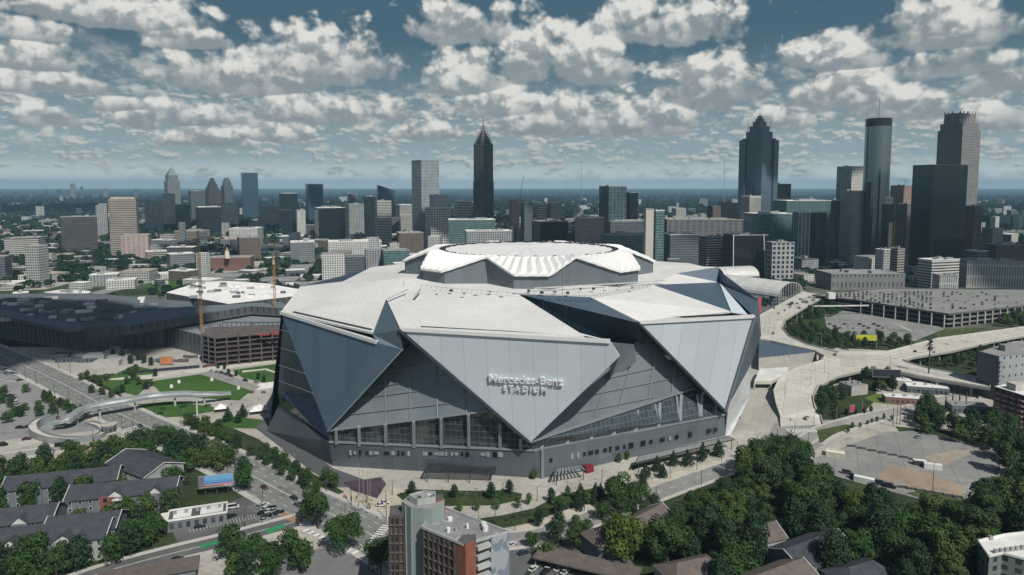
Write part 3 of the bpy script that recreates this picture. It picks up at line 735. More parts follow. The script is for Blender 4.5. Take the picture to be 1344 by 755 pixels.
flat('lot', asphL, [(1080, 405), (1165, 400), (1240, 432), (1200, 448), (1130, 447), (1085, 430)], 3)
flat('verge', rough_g, [(1225, 440), (1245, 432), (1300, 430), (1270, 437), (1236, 444)], 4)
flat('verge', under, [(1027, 400), (1100, 400), (1105, 425), (1200, 440), (1200, 462), (1060, 455), (1020, 430)], 2)
flat('verge', under, [(1185, 478), (1200, 466), (1290, 452), (1290, 495), (1220, 485)], 2)
flat('verge', under, [(1066, 520), (1100, 505), (1150, 500), (1150, 525), (1135, 540), (1080, 556)], 2)
flat('lot', surf('lot_grey', (.19, .195, .195), (.27, .27, .26), (.11, .11, .11), .7, .05), [(-80, 498), (60, 503), (112, 522), (168, 556), (120, 566), (30, 575), (-80, 590)], 2)
flat('lot', surf('lot_grey', (.19, .195, .195), (.27, .27, .26)), [(-60, 478), (-10, 478), (50, 500), (-60, 500)], 3)
main_c = road('main_road', [(-60, 440), (0, 466), (45, 486), (90, 508), (150, 540), (199, 563), (262, 590), (322, 620), (378, 650), (440, 678), (503, 712), (575, 760), (650, 830)], 23, 5, surf('road_grey', (.15, .155, .15), (.22, .225, .21), (.075, .075, .08), .8, .06), (-7.6, -3.8, 3.8, 7.6), 3.0, True, (-.25, .25))
left_c = road('side_road', [(-80, 612), (0, 601), (60, 592), (130, 578), (185, 563)], 9, 6.3, surf('road_pale', (.24, .235, .21), (.31, .3, .27)), (), 2.0, False, (0,))
low_c = road('lower_street', [(70, 775), (150, 748), (228, 727), (290, 712), (345, 697), (395, 684)], 10, 6.6, asph, (), 2.5, False, (-.2, .2))
front_c = road('front_street', [(560, 712), (640, 712), (700, 706), (750, 692), (800, 672), (870, 645), (940, 620), (1000, 598), (1040, 584), (1062, 572)], 11, 7.0, surf('road_front', (.2, .2, .195), (.26, .26, .245)), (0,), 2.0, False)
east_c = road('east_street', [(1062, 580), (1085, 566), (1130, 552), (1180, 541), (1220, 533), (1260, 520), (1300, 512), (1380, 500)], 12, 7.5, surf('road_east', (.26, .25, .22), (.34, .33, .3)), (0,), 2.0, False)
flat('junction', surf('junction_grey', (.24, .24, .23), (.31, .30, .285), joints=6.), [(1017, 556), (1085, 552), (1112, 553), (1092, 575), (1060, 600), (1010, 606), (1000, 588)], 8.3)
flat('bike_lane', mat('green_lane', (.03, .22, .09), .8, 0, .2), [(346, 697), (372, 689), (375, 693), (352, 702)], 8.5); flat('bike_lane', mat('green_lane', (.03, .22, .09), .8), [(262, 717), (290, 709), (291, 713), (264, 722)], 8.5)
flat('brick_walk', surf('brick_walk', (.26, .14, .09), (.34, .2, .14)), [(366, 671), (398, 683), (394, 689), (370, 682)], 8.6); flat('brick_walk', surf('brick_walk', (.26, .14, .09), (.34, .2, .14)), [(205, 735), (250, 722), (252, 726), (210, 740)], 3.5)
flat('grey_lot', surf('grey_lot', (.13, .135, .14), (.19, .19, .19), (.08, .08, .085), .6), [(330, 765), (360, 742), (420, 720), (480, 733), (505, 765), (480, 800), (340, 800)], 4)
# crossings
def zebra(px0, px1, wd, n, lvl=9):
    p, q = G(*px0), G(*px1); d = (q - p); l = d.length; d /= l; nn = Vector((-d.y, d.x, 0)) * wd / 2; b = MB()
    for k in range(n):
        a = p + d * (l * (k + .25) / n); c = p + d * (l * (k + .75) / n); z = Vector((0, 0, .05 * lvl))
        b.face([a - nn + z, c - nn + z, c + nn + z, a + nn + z])
    tag(b.build('crossing', paint), kind='structure')
zebra((425, 655), (398, 692), 4, 12); zebra((508, 690), (478, 725), 4, 12); zebra((398, 696), (470, 728), 3, 10)
zebra((1033, 566), (1072, 566), 6, 9); zebra((168, 566), (188, 578), 4, 8); zebra((512, 690), (520, 676), 3, 6)
# stall lines of the car parks
def stalls(px0, px1, depth, n, lvl=6):
    p, q = G(*px0), G(*px1); d = (q - p); l = d.length; d /= l; nn = Vector((-d.y, d.x, 0)); b = MB(); z = Vector((0, 0, .05 * lvl))
    for k in range(n + 1):
        a = p + d * (l * k / n); b.face([a - d * .07 + z, a + d * .07 + z, a + d * .07 + nn * depth + z, a - d * .07 + nn * depth + z])
    tag(b.build('stall_lines', paint), kind='structure')
stalls((300, 690), (335, 682), 5, 9); stalls((342, 685), (372, 672), 5, 9); stalls((338, 662), (368, 678), -5, 10); stalls((250, 700), (290, 690), 5, 9)

# ------------------------------------------------------------------ elevated road
def build_viaduct():
    O = [(1055, 383, 11), (1000, 413, 11), (975, 425, 11), (975, 443, 11), (1010, 448, 11), (1068, 461, 10), (1082, 468, 9.5), (1078, 474, 9), (1050, 482, 8.5), (1034, 489, 8), (1021, 500, 7), (1015, 514, 6), (1018, 530, 3.5), (1024, 548, 1.0), (1024, 560, .45),
         (1080, 557, .45), (1078, 547, 1.2), (1070, 536, 4), (1067, 521, 6), (1074, 508, 7), (1100, 494, 8), (1140, 485, 9), (1165, 486, 9), (1200, 493, 9), (1300, 510, 9), (1300, 499, 9), (1222, 485, 9), (1194, 477, 9), (1186, 473, 9), (1200, 469, 9), (1250, 461, 9), (1300, 449, 9), (1420, 427, 9), (1420, 419, 9), (1290, 437, 9.5), (1230, 445, 9.5), (1165, 462, 10), (1100, 463, 10), (1060, 453, 10.5), (1036, 442, 11), (1027, 431, 11), (1031, 420, 11), (1060, 402, 11), (1086, 388, 11)]
    Pt = [G(*p) for p in O]; t = thing('viaduct', 'curving pale concrete elevated road right of the stadium', 'bridge', (Pt[11].x, Pt[11].y, 0))
    # orientation: make counter-clockwise in plan
    a = sum(Pt[i].x * Pt[(i + 1) % len(Pt)].y - Pt[(i + 1) % len(Pt)].x * Pt[i].y for i in range(len(Pt)))
    if a < 0: Pt = Pt[::-1]
    tri = tessellate_polygon([[Vector((p.x, p.y, 0)) for p in Pt]])
    b = MB().use(deckc)
    for f in tri:
        q = [Pt[i] for i in f]
        if (q[1] - q[0]).cross(q[2] - q[0]).z < 0: q = q[::-1]
        b.face(q); b.face([v - Vector((0, 0, 1.6)) for v in q[::-1]])
    dk = b.build('deck', None, t)
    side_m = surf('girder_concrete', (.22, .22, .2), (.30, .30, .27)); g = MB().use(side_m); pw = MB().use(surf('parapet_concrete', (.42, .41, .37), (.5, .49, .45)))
    n = len(Pt)
    for i in range(n):
        p, q = Pt[i], Pt[(i + 1) % n]; lo = p.z < 6.5 and q.z < 6.5; z = Vector((0, 0, 1.6)); zp = Vector((p.x, p.y, 0)) if lo else p - z; zq = Vector((q.x, q.y, 0)) if lo else q - z
        g.face([zp, zq, q, p])
        d = (q - p); d.z = 0; l = d.length; d /= l; inw = Vector((-d.y, d.x, 0)) * .35; up = Vector((0, 0, 1.05))
        ends = ((p - q).length > 20 and p.z < .6) or (p.z > 10.9 and q.z > 10.9 and p.y > 900)
        if not ends and not (abs(p.z - .45) < .01 and abs(q.z - .45) < .01):
            pw.face([p, q, q + up, p + up]); pw.face([q + inw, p + inw, p + inw + up, q + inw + up]); pw.face([p + up, q + up, q + inw + up, p + inw + up])
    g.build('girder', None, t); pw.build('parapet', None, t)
    for i in range(n):
        p, q = Pt[i], Pt[(i + 1) % n]; d = (q - p); d.z = 0; l = d.length
        if l < 4: continue
        d /= l; inw = Vector((-d.y, d.x, 0)); k = max(1, int(l / 22))
        for j in range(k):
            c = p + (q - p) * ((j + .5) / k) + inw * 3
            if c.z > 3: MB().tube((c.x, c.y, 0), (c.x, c.y, c.z - 1.5), .75, .75, 8, side_m).build('pier', None, t)
    # lane lines on the deck
    def dl(pts, offs):
        P3 = [G(*p) for p in pts]; b = MB().use(surf('faded_paint', (.33, .32, .285), (.40, .38, .34)))
        for i in range(len(P3) - 1):
            p, q = P3[i], P3[i + 1]; d = (q - p).normalized(); s = Vector((-d.y, d.x, 0)).normalized()
            for o in offs: b.bar(p + s * o, q + s * o, .22, .1)
        b.build('lane_lines', None, t)
    dl([(1068, 390, 11.1), (1035, 407, 11.1), (1003, 422, 11.1), (1000, 434, 11.1), (1045, 447, 10.7), (1100, 470, 9.9)], (-6, -2, 2, 6))
    dl([(1100, 470, 9.9), (1165, 468, 9.8), (1250, 452, 9.4), (1400, 425, 9.2)], (-5, 0, 5))
    dl([(1110, 478, 9.5), (1165, 478, 9.3), (1220, 489, 9.2), (1295, 503, 9.2)], (-3, 3))
    return t
build_viaduct()
# ------------------------------------------------------------------ city buildings
OCC = []     # (x, y, r) places already built on
def occupied(x, y, r=0):
    for (a, b, c) in OCC:
        if (x - a) ** 2 + (y - b) ** 2 < (c + r) ** 2: return True
    return False
FM = dict(
    pale_grid=facade('f_pale_grid', (.36, .36, .34), (.03, .045, .055), 3.4, 3.7, .62, .55),
    grey_grid=facade('f_grey_grid', (.20, .215, .22), (.02, .03, .04), 3.2, 3.6, .6, .55),
    dark_grid=facade('f_dark_grid', (.085, .085, .085), (.012, .016, .02), 4.0, 3.9, .7, .6),
    white_bands=facade('f_white_bands', (.48, .47, .43), (.03, .035, .04), 50, 3.9, 1.0, .5),
    beige_bands=facade('f_beige_bands', (.34, .30, .25), (.03, .035, .04), 50, 3.8, 1.0, .45),
    blue_glass=facade('f_blue_glass', (.05, .08, .105), (.035, .075, .11), 1.7, 3.9, .86, .82, .1, .3, .35, spec=.8, metal=.4),
    teal_glass=facade('f_teal_glass', (.12, .17, .17), (.04, .10, .11), 2.2, 3.8, .82, .7, .12, .4, .35, spec=.8, metal=.3),
    dark_glass=facade('f_dark_glass', (.022, .03, .036), (.015, .022, .028), 1.8, 3.9, .88, .8, .12, .3, .2, spec=.7, metal=.3),
    black_glass=facade('f_black_glass', (.014, .017, .02), (.06, .075, .09), 1.6, 3.9, .85, .9, .06, .2, .0, spec=.9, metal=.85, tilt=.012),
    brown_grid=facade('f_brown_grid', (.15, .115, .095), (.02, .022, .025), 3.4, 3.7, .6, .55),
    brick=facade('f_brick', (.19, .095, .075), (.03, .035, .04), 3.0, 3.4, .5, .5),
    white_grid=facade('f_white_grid', (.52, .52, .49), (.05, .06, .065), 3.3, 3.3, .55, .6),
    apartments=facade('f_apartments', (.30, .31, .31), (.035, .045, .05), 4.2, 3.1, .6, .62, lit=.5),
    columns=facade('f_columns', (.44, .44, .41), (.03, .035, .04), 2.6, 60, .5, .98),
    slate=facade('f_slate', (.115, .135, .155), (.02, .028, .035), 2.8, 3.8, .7, .6),
    plain=mat('f_plain', (.34, .33, .30), .8, 0, .12))
ROOFS = dict(white=mat('roof_white', (.62, .62, .59), .8, 0, .18, .06), grey=mat('roof_grey', (.24, .24, .235), .9, 0, .25, .06), dark=mat('roof_dark', (.08, .083, .085), .9, 0, .25, .06), tan=mat('roof_tan', (.36, .32, .26), .9, 0, .2, .06))
unitm = mat('roof_plant', (.30, .31, .31), .6, .2, .2)
def rect(cx, cy, w, d, rot):
    c, s = cos(rot), sin(rot); return [(cx + a * w / 2 * c - b * d / 2 * s, cy + a * w / 2 * s + b * d / 2 * c) for a, b in ((-1, -1), (1, -1), (1, 1), (-1, 1))]
def fit(px0, px1, D, ratio, rot):
    """plan size and centre of a block seen between two picture columns at a distance"""
    w = (px1 - px0) / FPX * D; cx = ((px0 + px1) / 2 - CX) / FPX * D; cy = D
    for _ in range(8):
        P4 = rect(cx, cy, w, w * ratio, rot); xs = [CX + FPX * p[0] / p[1] for p in P4]; a, b = min(xs), max(xs)
        w *= (px1 - px0) / (b - a); cx += ((px0 + px1) / 2 - (a + b) / 2) / FPX * D; cy = D + w * .5
    return cx, cy, w, w * ratio
def ztop(px, py, cx, cy): return AT(px, py, cy).z
def roof_clutter(t, cx, cy, w, d, rot, z, n=3, rnd=R):
    for k in range(n):
        a, b = rnd.uniform(-.3, .3) * w, rnd.uniform(-.3, .3) * d; c, s = cos(rot), sin(rot); h = rnd.uniform(1.5, 4.5)
        MB().box((cx + a * c - b * s, cy + a * s + b * c, z + h / 2), (rnd.uniform(.1, .3) * w, rnd.uniform(.1, .3) * d, h), rot, unitm).build('rooftop_unit', None, t)
def block(name, label, cat, px0, px1, yt, D, fac, rot=.6, ratio=.8, roof='grey', units=3, group=None, parapet=True, z0=0, rnd=R, setback=None):
    if D < 0: D = G(0, -D).y
    cx, cy, w, d = fit(px0, px1, D, ratio, rot); z = max(5, ztop(0, yt, cx, cy - w * .3))
    t = thing(name, label, cat, (cx, cy, 0), 0, group); OCC.append((cx, cy, max(w, d) * .62))
    wl = FM[fac] if isinstance(fac, str) else fac; rf = ROOFS[roof]
    MB().prism(rect(cx, cy, w, d, rot), 0, z, wl, rf, False).build('wall', None, t)
    if parapet:
        b = MB().use(unitm if roof != 'white' else ROOFS['white']); P4 = rect(cx, cy, w + .3, d + .3, rot)
        for i in range(4): b.bar((*P4[i], z + .5), (*P4[(i + 1) % 4], z + .5), .5, 1.2)
        b.build('parapet', None, t)
    if setback:
        MB().prism(rect(cx, cy, w * setback, d * setback, rot), z, z + z * .06 + 3, wl, rf, False).build('penthouse', None, t)
    roof_clutter(t, cx, cy, w * .9, d * .9, rot, z, units, rnd)
    return t, cx, cy, w, d, z
def build_city():
    B = block
    # --- midtown on the left
    t, cx, cy, w, d, z = B('peaked_tower', 'tall grey tower with a copper pyramid top in the far left skyline', 'skyscraper', 217, 238, 238, 2900, 'grey_grid', .75, 1., units=0, parapet=False)
    b = MB().use(mat('pyramid_roof', (.16, .20, .20), .5, .2)); zt = ztop(0, 219, cx, cy); zs = (z + zt) / 2 - 6; q = rect(cx, cy, w * .8, w * .8, .75)
    MB().prism(q, z, zs, FM['grey_grid'], ROOFS['grey'], False).build('upper_stage', None, t)
    for i in range(4): b.face([(*q[i], zs), (*q[(i + 1) % 4], zs), (cx, cy, zt)])
    b.build('pyramid_roof', None, t); MB().tube((cx, cy, zt - 5), (cx, cy, zt + 12), .8, .3).build('spire', unitm, t)
    t, cx, cy, w, d, z = B('stepped_tower', 'dark stepped granite tower with a pointed crown in the left skyline', 'skyscraper', 269, 291, 250, 2800, 'dark_grid', .78, 1., units=0, parapet=False)
    zt = ztop(0, 234, cx, cy)
    for k in range(4): MB().prism(rect(cx, cy, w * (.8 - .18 * k), w * (.8 - .18 * k), .78), z + (zt - z) * k / 4, z + (zt - z) * (k + 1) / 4, FM['dark_grid'], ROOFS['dark'], False).build('upper_stage', None, t)
    MB().tube((cx, cy, zt), (cx, cy, zt + 14), 1.4, .3).build('spire', unitm, t)
    t, cx, cy, w, d, z = B('domed_tower', 'rounded dome topped tower right beside the dark stepped tower', 'skyscraper', 291, 307, 244, 2850, 'slate', .78, 1., units=0, parapet=False)
    b = MB().use(FM['slate']); zt = ztop(0, 233, cx, cy); n = 16
    for j in range(5):
        a0, a1 = j * pi / 10, (j + 1) * pi / 10
        for i in range(n):
            u0, u1 = 2 * pi * i / n, 2 * pi * (i + 1) / n; r0, r1 = w * .5 * cos(a0), w * .5 * cos(a1)
            b.face([(cx + r0 * cos(u0), cy + r0 * sin(u0), z + (zt - z) * sin(a0)), (cx + r0 * cos(u1), cy + r0 * sin(u1), z + (zt - z) * sin(a0)), (cx + r1 * cos(u1), cy + r1 * sin(u1), z + (zt - z) * sin(a1)), (cx + r1 * cos(u0), cy + r1 * sin(u0), z + (zt - z) * sin(a1))])
    b.build('dome', None, t)
    B('glass_tower', 'pale blue glass slab tower with a flat top at the left skyline', 'skyscraper', 318, 340, 227, 2900, 'blue_glass', .5, .6, units=1)
    B('office_block', 'dark office block just left of the stepped tower', 'office block', 248, 270, 251, 2700, 'slate', .7, .8)
    t, cx, cy, w, d, z = B('striped_tower', 'tall beige tower with horizontal window bands left of the white hall roof', 'tower', 143, 182, 262, 1430, 'beige_bands', .35, .55, units=2)
    MB().prism(rect(cx, cy, w * .86, w * .5, .35), z + 1, z + 5, mat('cream_crown', (.42, .36, .29), .8), ROOFS['tan'], False).build('crown_band', None, t)
    B('tower_annex', 'low pinkish wing at the foot of the beige banded tower', 'building', 157, 197, 309, 1370, facade('f_pinkish', (.36, .28, .25), (.1, .09, .09), 9, 4, .5, .3), .35, .8, 'tan', 1)
    B('brown_tower', 'broad dark brown apartment tower near the left edge', 'tower', 79, 127, 285, 1480, 'dark_grid', .55, .6, 'dark', 2)
    B('banded_block', 'low white block with ribbon windows at the left edge', 'building', 3, 58, 313, 1380, 'white_bands', .25, .6, 'tan', 2)
    for (a, b_, y, D, f, rt, lb) in (
        (126, 142, 270, 1900, 'apartments', .4, 'grey apartment tower between the brown tower and the beige banded tower'),
        (190, 215, 266, 2200, 'pale_grid', .4, 'grey gridded office block right of the beige banded tower'),
        (213, 231, 255, 2350, 'white_grid', .7, 'slim white tower in front of the copper topped tower'),
        (230, 250, 269, 2150, 'slate', .5, 'blue grey block right of the slim white tower'),
        (257, 290, 272, 1900, 'dark_glass', .6, 'wide black glass block below the dark stepped tower'),
        (280, 313, 268, 2250, 'white_grid', .6, 'white framed block right of the black glass block'),
        (340, 368, 270, 2300, 'pale_grid', .5, 'pale mid rise block left of the rounded dark tower'),
        (367, 391, 254, 2600, 'dark_glass', .6, 'dark glass tower with a rounded top in the left skyline'),
        (402, 425, 242, 2700, 'blue_glass', .5, 'deep blue flat topped glass tower left of the banded slabs'),
        (388, 401, 276, 1900, 'white_grid', .5, 'slim white apartment tower below the deep blue glass tower'),
        (366, 384, 276, 2100, 'grey_grid', .5, 'small grey block below the rounded dark tower'),
        (413, 453, 273, 1800, 'black_glass', .45, 'broad black glass block left of the pale windowed tower'),
        (453, 478, 268, 1750, 'apartments', .55, 'pale balconied tower right of the broad black block'),
        (477, 493, 258, 1850, 'dark_glass', .5, 'narrow dark tower left of the white banded slab'),
        (492, 514, 264, 1700, 'white_bands', .4, 'white banded slab below the slant roofed glass tower'),
        (519, 545, 269, 2000, 'columns', .5, 'white columned block left of the tall twin faced tower'),
        (436, 448, 262, 2700, 'pale_grid', .5, 'small pale tower far behind the broad black block'),
        (457, 470, 255, 2500, 'grey_grid', .5, 'grey tower standing behind the pale balconied tower')):
        B('office_tower', lb, 'tower', a, b_, y, D, f, rt, .8, R.choice(('grey', 'dark', 'white')), 2)
    # slanted roof glass tower
    cx, cy, w, d = fit(495, 519, 2300, .6, .3); t = thing('slanted_tower', 'glass tower with a slanting roof left of the tall twin faced tower', 'tower', (cx, cy, 0)); OCC.append((cx, cy, w * .6))
    P4 = rect(cx, cy, w, d, .3); za, zb = ztop(0, 243, cx, cy), ztop(0, 250, cx, cy); zz = (za, zb, zb, za); b = MB().use(FM['blue_glass'])
    for i in range(4): j = (i + 1) % 4; l = hypot(P4[j][0] - P4[i][0], P4[j][1] - P4[i][1]); b.face([(*P4[i], 0), (*P4[j], 0), (*P4[j], zz[j]), (*P4[i], zz[i])], [(0, 0), (l, 0), (l, zz[j]), (0, zz[i])])
    b.build('wall', None, t); MB().use(ROOFS['grey']).face([(*P4[i], zz[i]) for i in range(4)]).build('roof', None, t)
    t, cx, cy, w, d, z = B('twin_faced_tower', 'tall grey slab tower with a gridded right face left of the spired tower', 'skyscraper', 541, 577, 211, 1750, facade('f_twin', (.30, .33, .345), (.035, .05, .06), 3.4, 3.7, .55, .6), .62, 1.0, 'grey', 1)
    MB().prism(rect(cx, cy, w * .98, d * .98, .62), z - 9, z - 1, FM['slate'], None, False)
    B('stepped_block', 'white stepped office block at the foot of the twin faced tower', 'building', 564, 588, 256, 1640, 'white_grid', .5, .7, 'white', 1)
    B('stepped_block', 'lower white gridded block in front of the twin faced tower', 'building', 558, 592, 273, 1560, facade('f_bigwin', (.5, .5, .47), (.03, .045, .055), 6, 5.5, .65, .6), .5, .7, 'white', 2)
    # the spired tower
    cx, cy, w, d = fit(620.5, 649, 1800, 1.0, .70); z1 = ztop(0, 190, cx, cy); t = thing('spired_tower', 'tallest dark red tower with an open pyramid crown and gold spire in the centre skyline', 'skyscraper', (cx, cy, 0)); OCC.append((cx, cy, w * .7))
    fb = facade('f_spired', (.075, .06, .06), (.02, .026, .034), 2.4, 60, .55, 1.0, spec=.5, metal=.2); s = w / 2
    def chamf(k, c=.24):
        c_, s_ = cos(.70), sin(.70); P8 = [(-1, -1 + c), (-1 + c, -1), (1 - c, -1), (1, -1 + c), (1, 1 - c), (1 - c, 1), (-1 + c, 1), (-1, 1 - c)]
        return [(cx + k * s * (a * c_ - b_ * s_), cy + k * s * (a * s_ + b_ * c_)) for a, b_ in P8]
    MB().prism(chamf(1.06), 0, z1 * .62, fb, ROOFS['dark'], False).build('lower_shaft', None, t); MB().prism(chamf(1.0), z1 * .62 - .5, z1, fb, ROOFS['dark'], False).build('upper_shaft', None, t)
    zt = ztop(0, 163, cx, cy); cr = MB().use(mat('crown_steel', (.22, .21, .21), .45, .5)); lv = 9
    for k in range(lv):
        u = k / lv; q = chamf(.93 * (1 - u) + .05, .2); zz = z1 + (zt - z1) * u
        for i in range(8): cr.bar((*q[i], zz), (*q[(i + 1) % 8], zz), 1.0, 1.0)
    for i in range(8): cr.bar((*chamf(.98, .2)[i], z1), (cx, cy, zt), 1.0, 1.0)
    cr.build('open_crown', None, t); ck = MB().use(mat('crown_dark', (.05, .045, .05), .5, .3)); q8 = chamf(.86, .2)
    for i in range(8): ck.face([(*q8[i], z1), (*q8[(i + 1) % 8], z1), (cx, cy, zt - 8)])
    ck.build('crown_core', None, t)
    MB().tube((cx, cy, zt - 6), (cx, cy, ztop(0, 151, cx, cy)), 1.6, .3, 6, mat('spire_gold', (.42, .33, .16), .3, .8)).build('spire', None, t)
    for (a, b_, y, D, f, rt, rf, lb) in (
        (596, 618, 264, 1700, 'white_bands', .4, 'white', 'white capped banded block just left of the spired tower'),
        (588, 650, 289, 1350, 'teal_glass', .12, 'white', 'long low teal glass block in front of the spired tower'),
        (610, 672, 304, 1220, 'apartments', .15, 'white', 'striped apartment row just behind the stadium roof'),
        (668, 682, 263, 1600, facade('f_rose', (.33, .22, .21), (.08, .07, .07), 4, 3.4, .5, .5), .4, 'tan', 'rose coloured frame tower beneath the slanting crane'),
        (683, 699, 266, 1500, 'slate', .5, 'grey', 'slate tower just right of the slanting crane'),
        (703, 718, 269, 1600, 'white_bands', .4, 'white', 'left one of two pale banded blocks right of the slanting crane'),
        (718, 737, 266, 1600, 'pale_grid', .4, 'white', 'right one of two pale banded blocks right of the slanting crane'),
        (698, 746, 291, 1250, 'dark_glass', .3, 'grey', 'dark glass block behind the left of the roof ring'),
        (755, 793, 286, 1150, facade('f_whiteb', (.38, .33, .32), (.05, .05, .055), 4.2, 3.2, .6, .6), .4, 'white', 'white and brick apartment block behind the roof ring'),
        (786, 822, 245, 1400, facade('f_rib', (.09, .13, .16), (.03, .045, .06), 9, 3.8, .88, .8), .45, 'dark', 'tall ribbed blue glass block with rooftop antennas right of centre'),
        (819, 837, 253, 1450, 'black_glass', .5, 'dark', 'narrow black block attached right of the ribbed blue block'),
        (796, 852, 291, 1350, 'slate', .1, 'grey', 'long low grey block right of the ribbed blue tower'),
        (790, 850, 309, 1080, 'teal_glass', .1, 'grey', 'low teal glazed hall behind the stadium roof'),
        (857, 872, 277, 980, 'teal_glass', .2, 'white', 'teal glass tower attached to the slim beige slab'),
        (868, 918, 308, 1050, 'slate', .15, 'white', 'low blue grey hall right of the slim beige slab'),
        (868, 980, 289, 1350, facade('f_longhall', (.13, .135, .14), (.03, .035, .04), 12, 5, .5, .3), -.05, 'tan', 'very long low concrete hall right of the slim beige slab'),
        (928, 946, 271, 1500, 'brown_grid', .4, 'tan', 'small brown block left of the white block by the stepped blue tower'),
        (942, 969, 267, 1650, 'pale_grid', .4, 'tan', 'small pale stepped block left of the stepped blue tower'),
        (972, 998, 258, 1400, 'columns', .4, 'white', 'white block in front of the stepped blue tower'),
        (1001, 1037, 242, 1500, 'dark_glass', .4, 'dark', 'dark box tower right beside the stepped blue tower'),
        (1014, 1108, 264, 1350, 'teal_glass', .12, 'white', 'wide glass block with a white roof between the blue and the round tower'),
        (1096, 1132, 219, 1500, 'white_grid', .5, 'white', 'white gridded tower just left of the round glass tower'),
        (1102, 1133, 251, 1350, 'pale_grid', .45, 'tan', 'beige gridded tower in front of the white gridded tower'),
        (1167, 1198, 244, 1550, facade('f_redframe', (.36, .24, .2), (.06, .05, .05), 5, 4, .6, .6), .5, 'tan', 'red beige tower under construction right of the round glass tower'),
        (1176, 1201, 268, 1450, facade('f_mauve', (.17, .15, .16), (.05, .05, .055), 2.4, 60, .5, 1.), .5, 'grey', 'mauve grey tower left of the black glass box tower'),
        (1265, 1289, 271, 1300, 'brown_grid', .4, 'dark', 'brown block right of the black glass box tower'),
        (1151, 1171, 328, 1000, 'pale_grid', .5, 'white', 'left one of a pair of beige blocks below the yellow striped tower'),
        (1168, 1190, 327, 1010, 'beige_bands', .5, 'tan', 'right one of a pair of beige blocks below the yellow striped tower'),
        (1208, 1263, 342, 950, 'white_bands', .3, 'white', 'white banded parking block in front of the black glass box tower'),
        (1258, 1350, 344, 950, facade('f_courts', (.38, .38, .36), (.08, .085, .09), 3.4, 16, .4, .8), -.15, 'grey', 'long ribbed pale block at the right edge'),
        (1228, 1262, 362, 915, facade('f_ribs2', (.4, .4, .38), (.08, .085, .09), 2.8, 14, .4, .8), -.1, 'grey', 'small ribbed pale block below the white banded parking block'),
        (1074, 1192, 361, 925, facade('f_longhall2', (.17, .17, .165), (.05, .055, .06), 6, 14, .35, .5), 0.02, 'grey', 'long low concrete hall beyond the big parking deck'),
        (1290, 1318, 300, 1300, 'pale_grid', .3, 'tan', 'pale small block low on the right beyond the black box tower'),
        (1300, 1312, 285, 1900, 'white_grid', .4, 'white', 'slim white tower small on the right skyline'),
        (1330, 1344, 282, 2200, 'white_grid', .4, 'white', 'tiny white tower at the right edge of the skyline'),
        (430, 500, 318, 1250, 'white_grid', .25, 'white', 'long white apartment block left behind the stadium roof'),
        (478, 500, 328, 1080, 'apartments', .3, 'grey', 'left apartment wing close behind the stadium roof edge'),
        (500, 537, 329, 1060, 'teal_glass', .3, 'grey', 'right glazed apartment wing close behind the stadium roof edge'),
        (424, 478, 338, 1020, 'slate', .1, 'dark', 'low slate block left of the two apartment wings'),
        (270, 332, 339, 1150, 'brick', .15, 'tan', 'long brick complex beyond the white hall roof'),
        (190, 220, 323, 1400, 'pale_grid', .2, 'tan', 'low pale block right of the pinkish wing'),
        (300, 345, 300, 1700, 'white_grid', .1, 'white', 'low white roofed block below the pale blue glass slab'),
        (310, 341, 312, 1300, 'brown_grid', .5, 'grey', 'brown mid rise block right of the brick complex'),
        (380, 412, 318, 1300, 'grey_grid', .3, 'white', 'grey block left of the long white apartment block'),
        (520, 556, 306, 1300, 'brown_grid', .3, 'tan', 'brown block in front of the twin faced tower'),
        (1296, 1350, 322, 1080, 'brown_grid', .1, 'tan', 'brown mid rise row low at the right edge'),
        (1270, 1300, 330, 1050, 'slate', .3, 'white', 'slate block low on the right under the black box tower')):
        t, cx, cy, w, d, z = B('office_block', lb, 'building', a, b_, y, D, f, rt, .45 if b_ - a > 50 else .85, rf, 4 if b_ - a > 40 else 2)
    # cupola on the brick complex
    c = AT(298, 333, 1160); t = thing('cupola', 'small white cupola with a gold dome on the brick complex', 'cupola', (c.x, c.y, c.z - 6))
    MB().tube((c.x, c.y, c.z - 8), (c.x, c.y, c.z + 4), 4, 3.6, 8, mat('cupola_white', (.6, .58, .52))).build('drum', None, t); MB().tube((c.x, c.y, c.z + 4), (c.x, c.y, c.z + 11), 3.6, .4, 8, mat('cupola_gold', (.30, .20, .06), .6, .1)).build('dome', None, t)
    # slim beige slab
    B('slim_slab', 'slim beige windowless slab tower rising right behind the stadium', 'tower', 845, 858, 275, 975, mat('slab_beige', (.42, .40, .35), .85, 0, .08), .15, .8, 'grey', 0)
    # stepped blue tower with a pinnacle
    cx, cy, w, d = fit(970, 1017, 1450, 1.0, .62); t = thing('blue_stepped_tower', 'tall blue grey tower stepping up to a pinnacle right of the centre', 'skyscraper', (cx, cy, 0)); OCC.append((cx, cy, w * .7))
    fb = facade('f_sun', (.11, .15, .19), (.03, .055, .08), 2.0, 3.9, .55, .7, .1, .35, .3, spec=.8, metal=.3)
    for k, (r, yt) in enumerate(((.94, 182), (.74, 173), (.55, 166), (.38, 160), (.24, 156), (.14, 152.5))):
        zb = 0 if k == 0 else zprev - 1; zprev = ztop(0, yt, cx, cy); MB().prism(rect(cx, cy, w * r, w * r, .62), zb, zprev, fb, ROOFS['grey'], False).build('shaft' if k == 0 else 'upper_stage', None, t)
    for i in range(4):
        q = rect(cx, cy, w * .8, w * .8, .62)[i]; MB().prism(rect(q[0], q[1], w * .3, w * .3, .62), 0, ztop(0, 184, cx, cy), fb, ROOFS['grey'], False).build('corner_bay', None, t)
    for i in range(4):
        q = rect(cx, cy, w * .62, w * .62, .62)[i]; MB().tube((*q, zprev * .9), (*q, zprev * .965), .8, .3).build('finial', unitm, t)
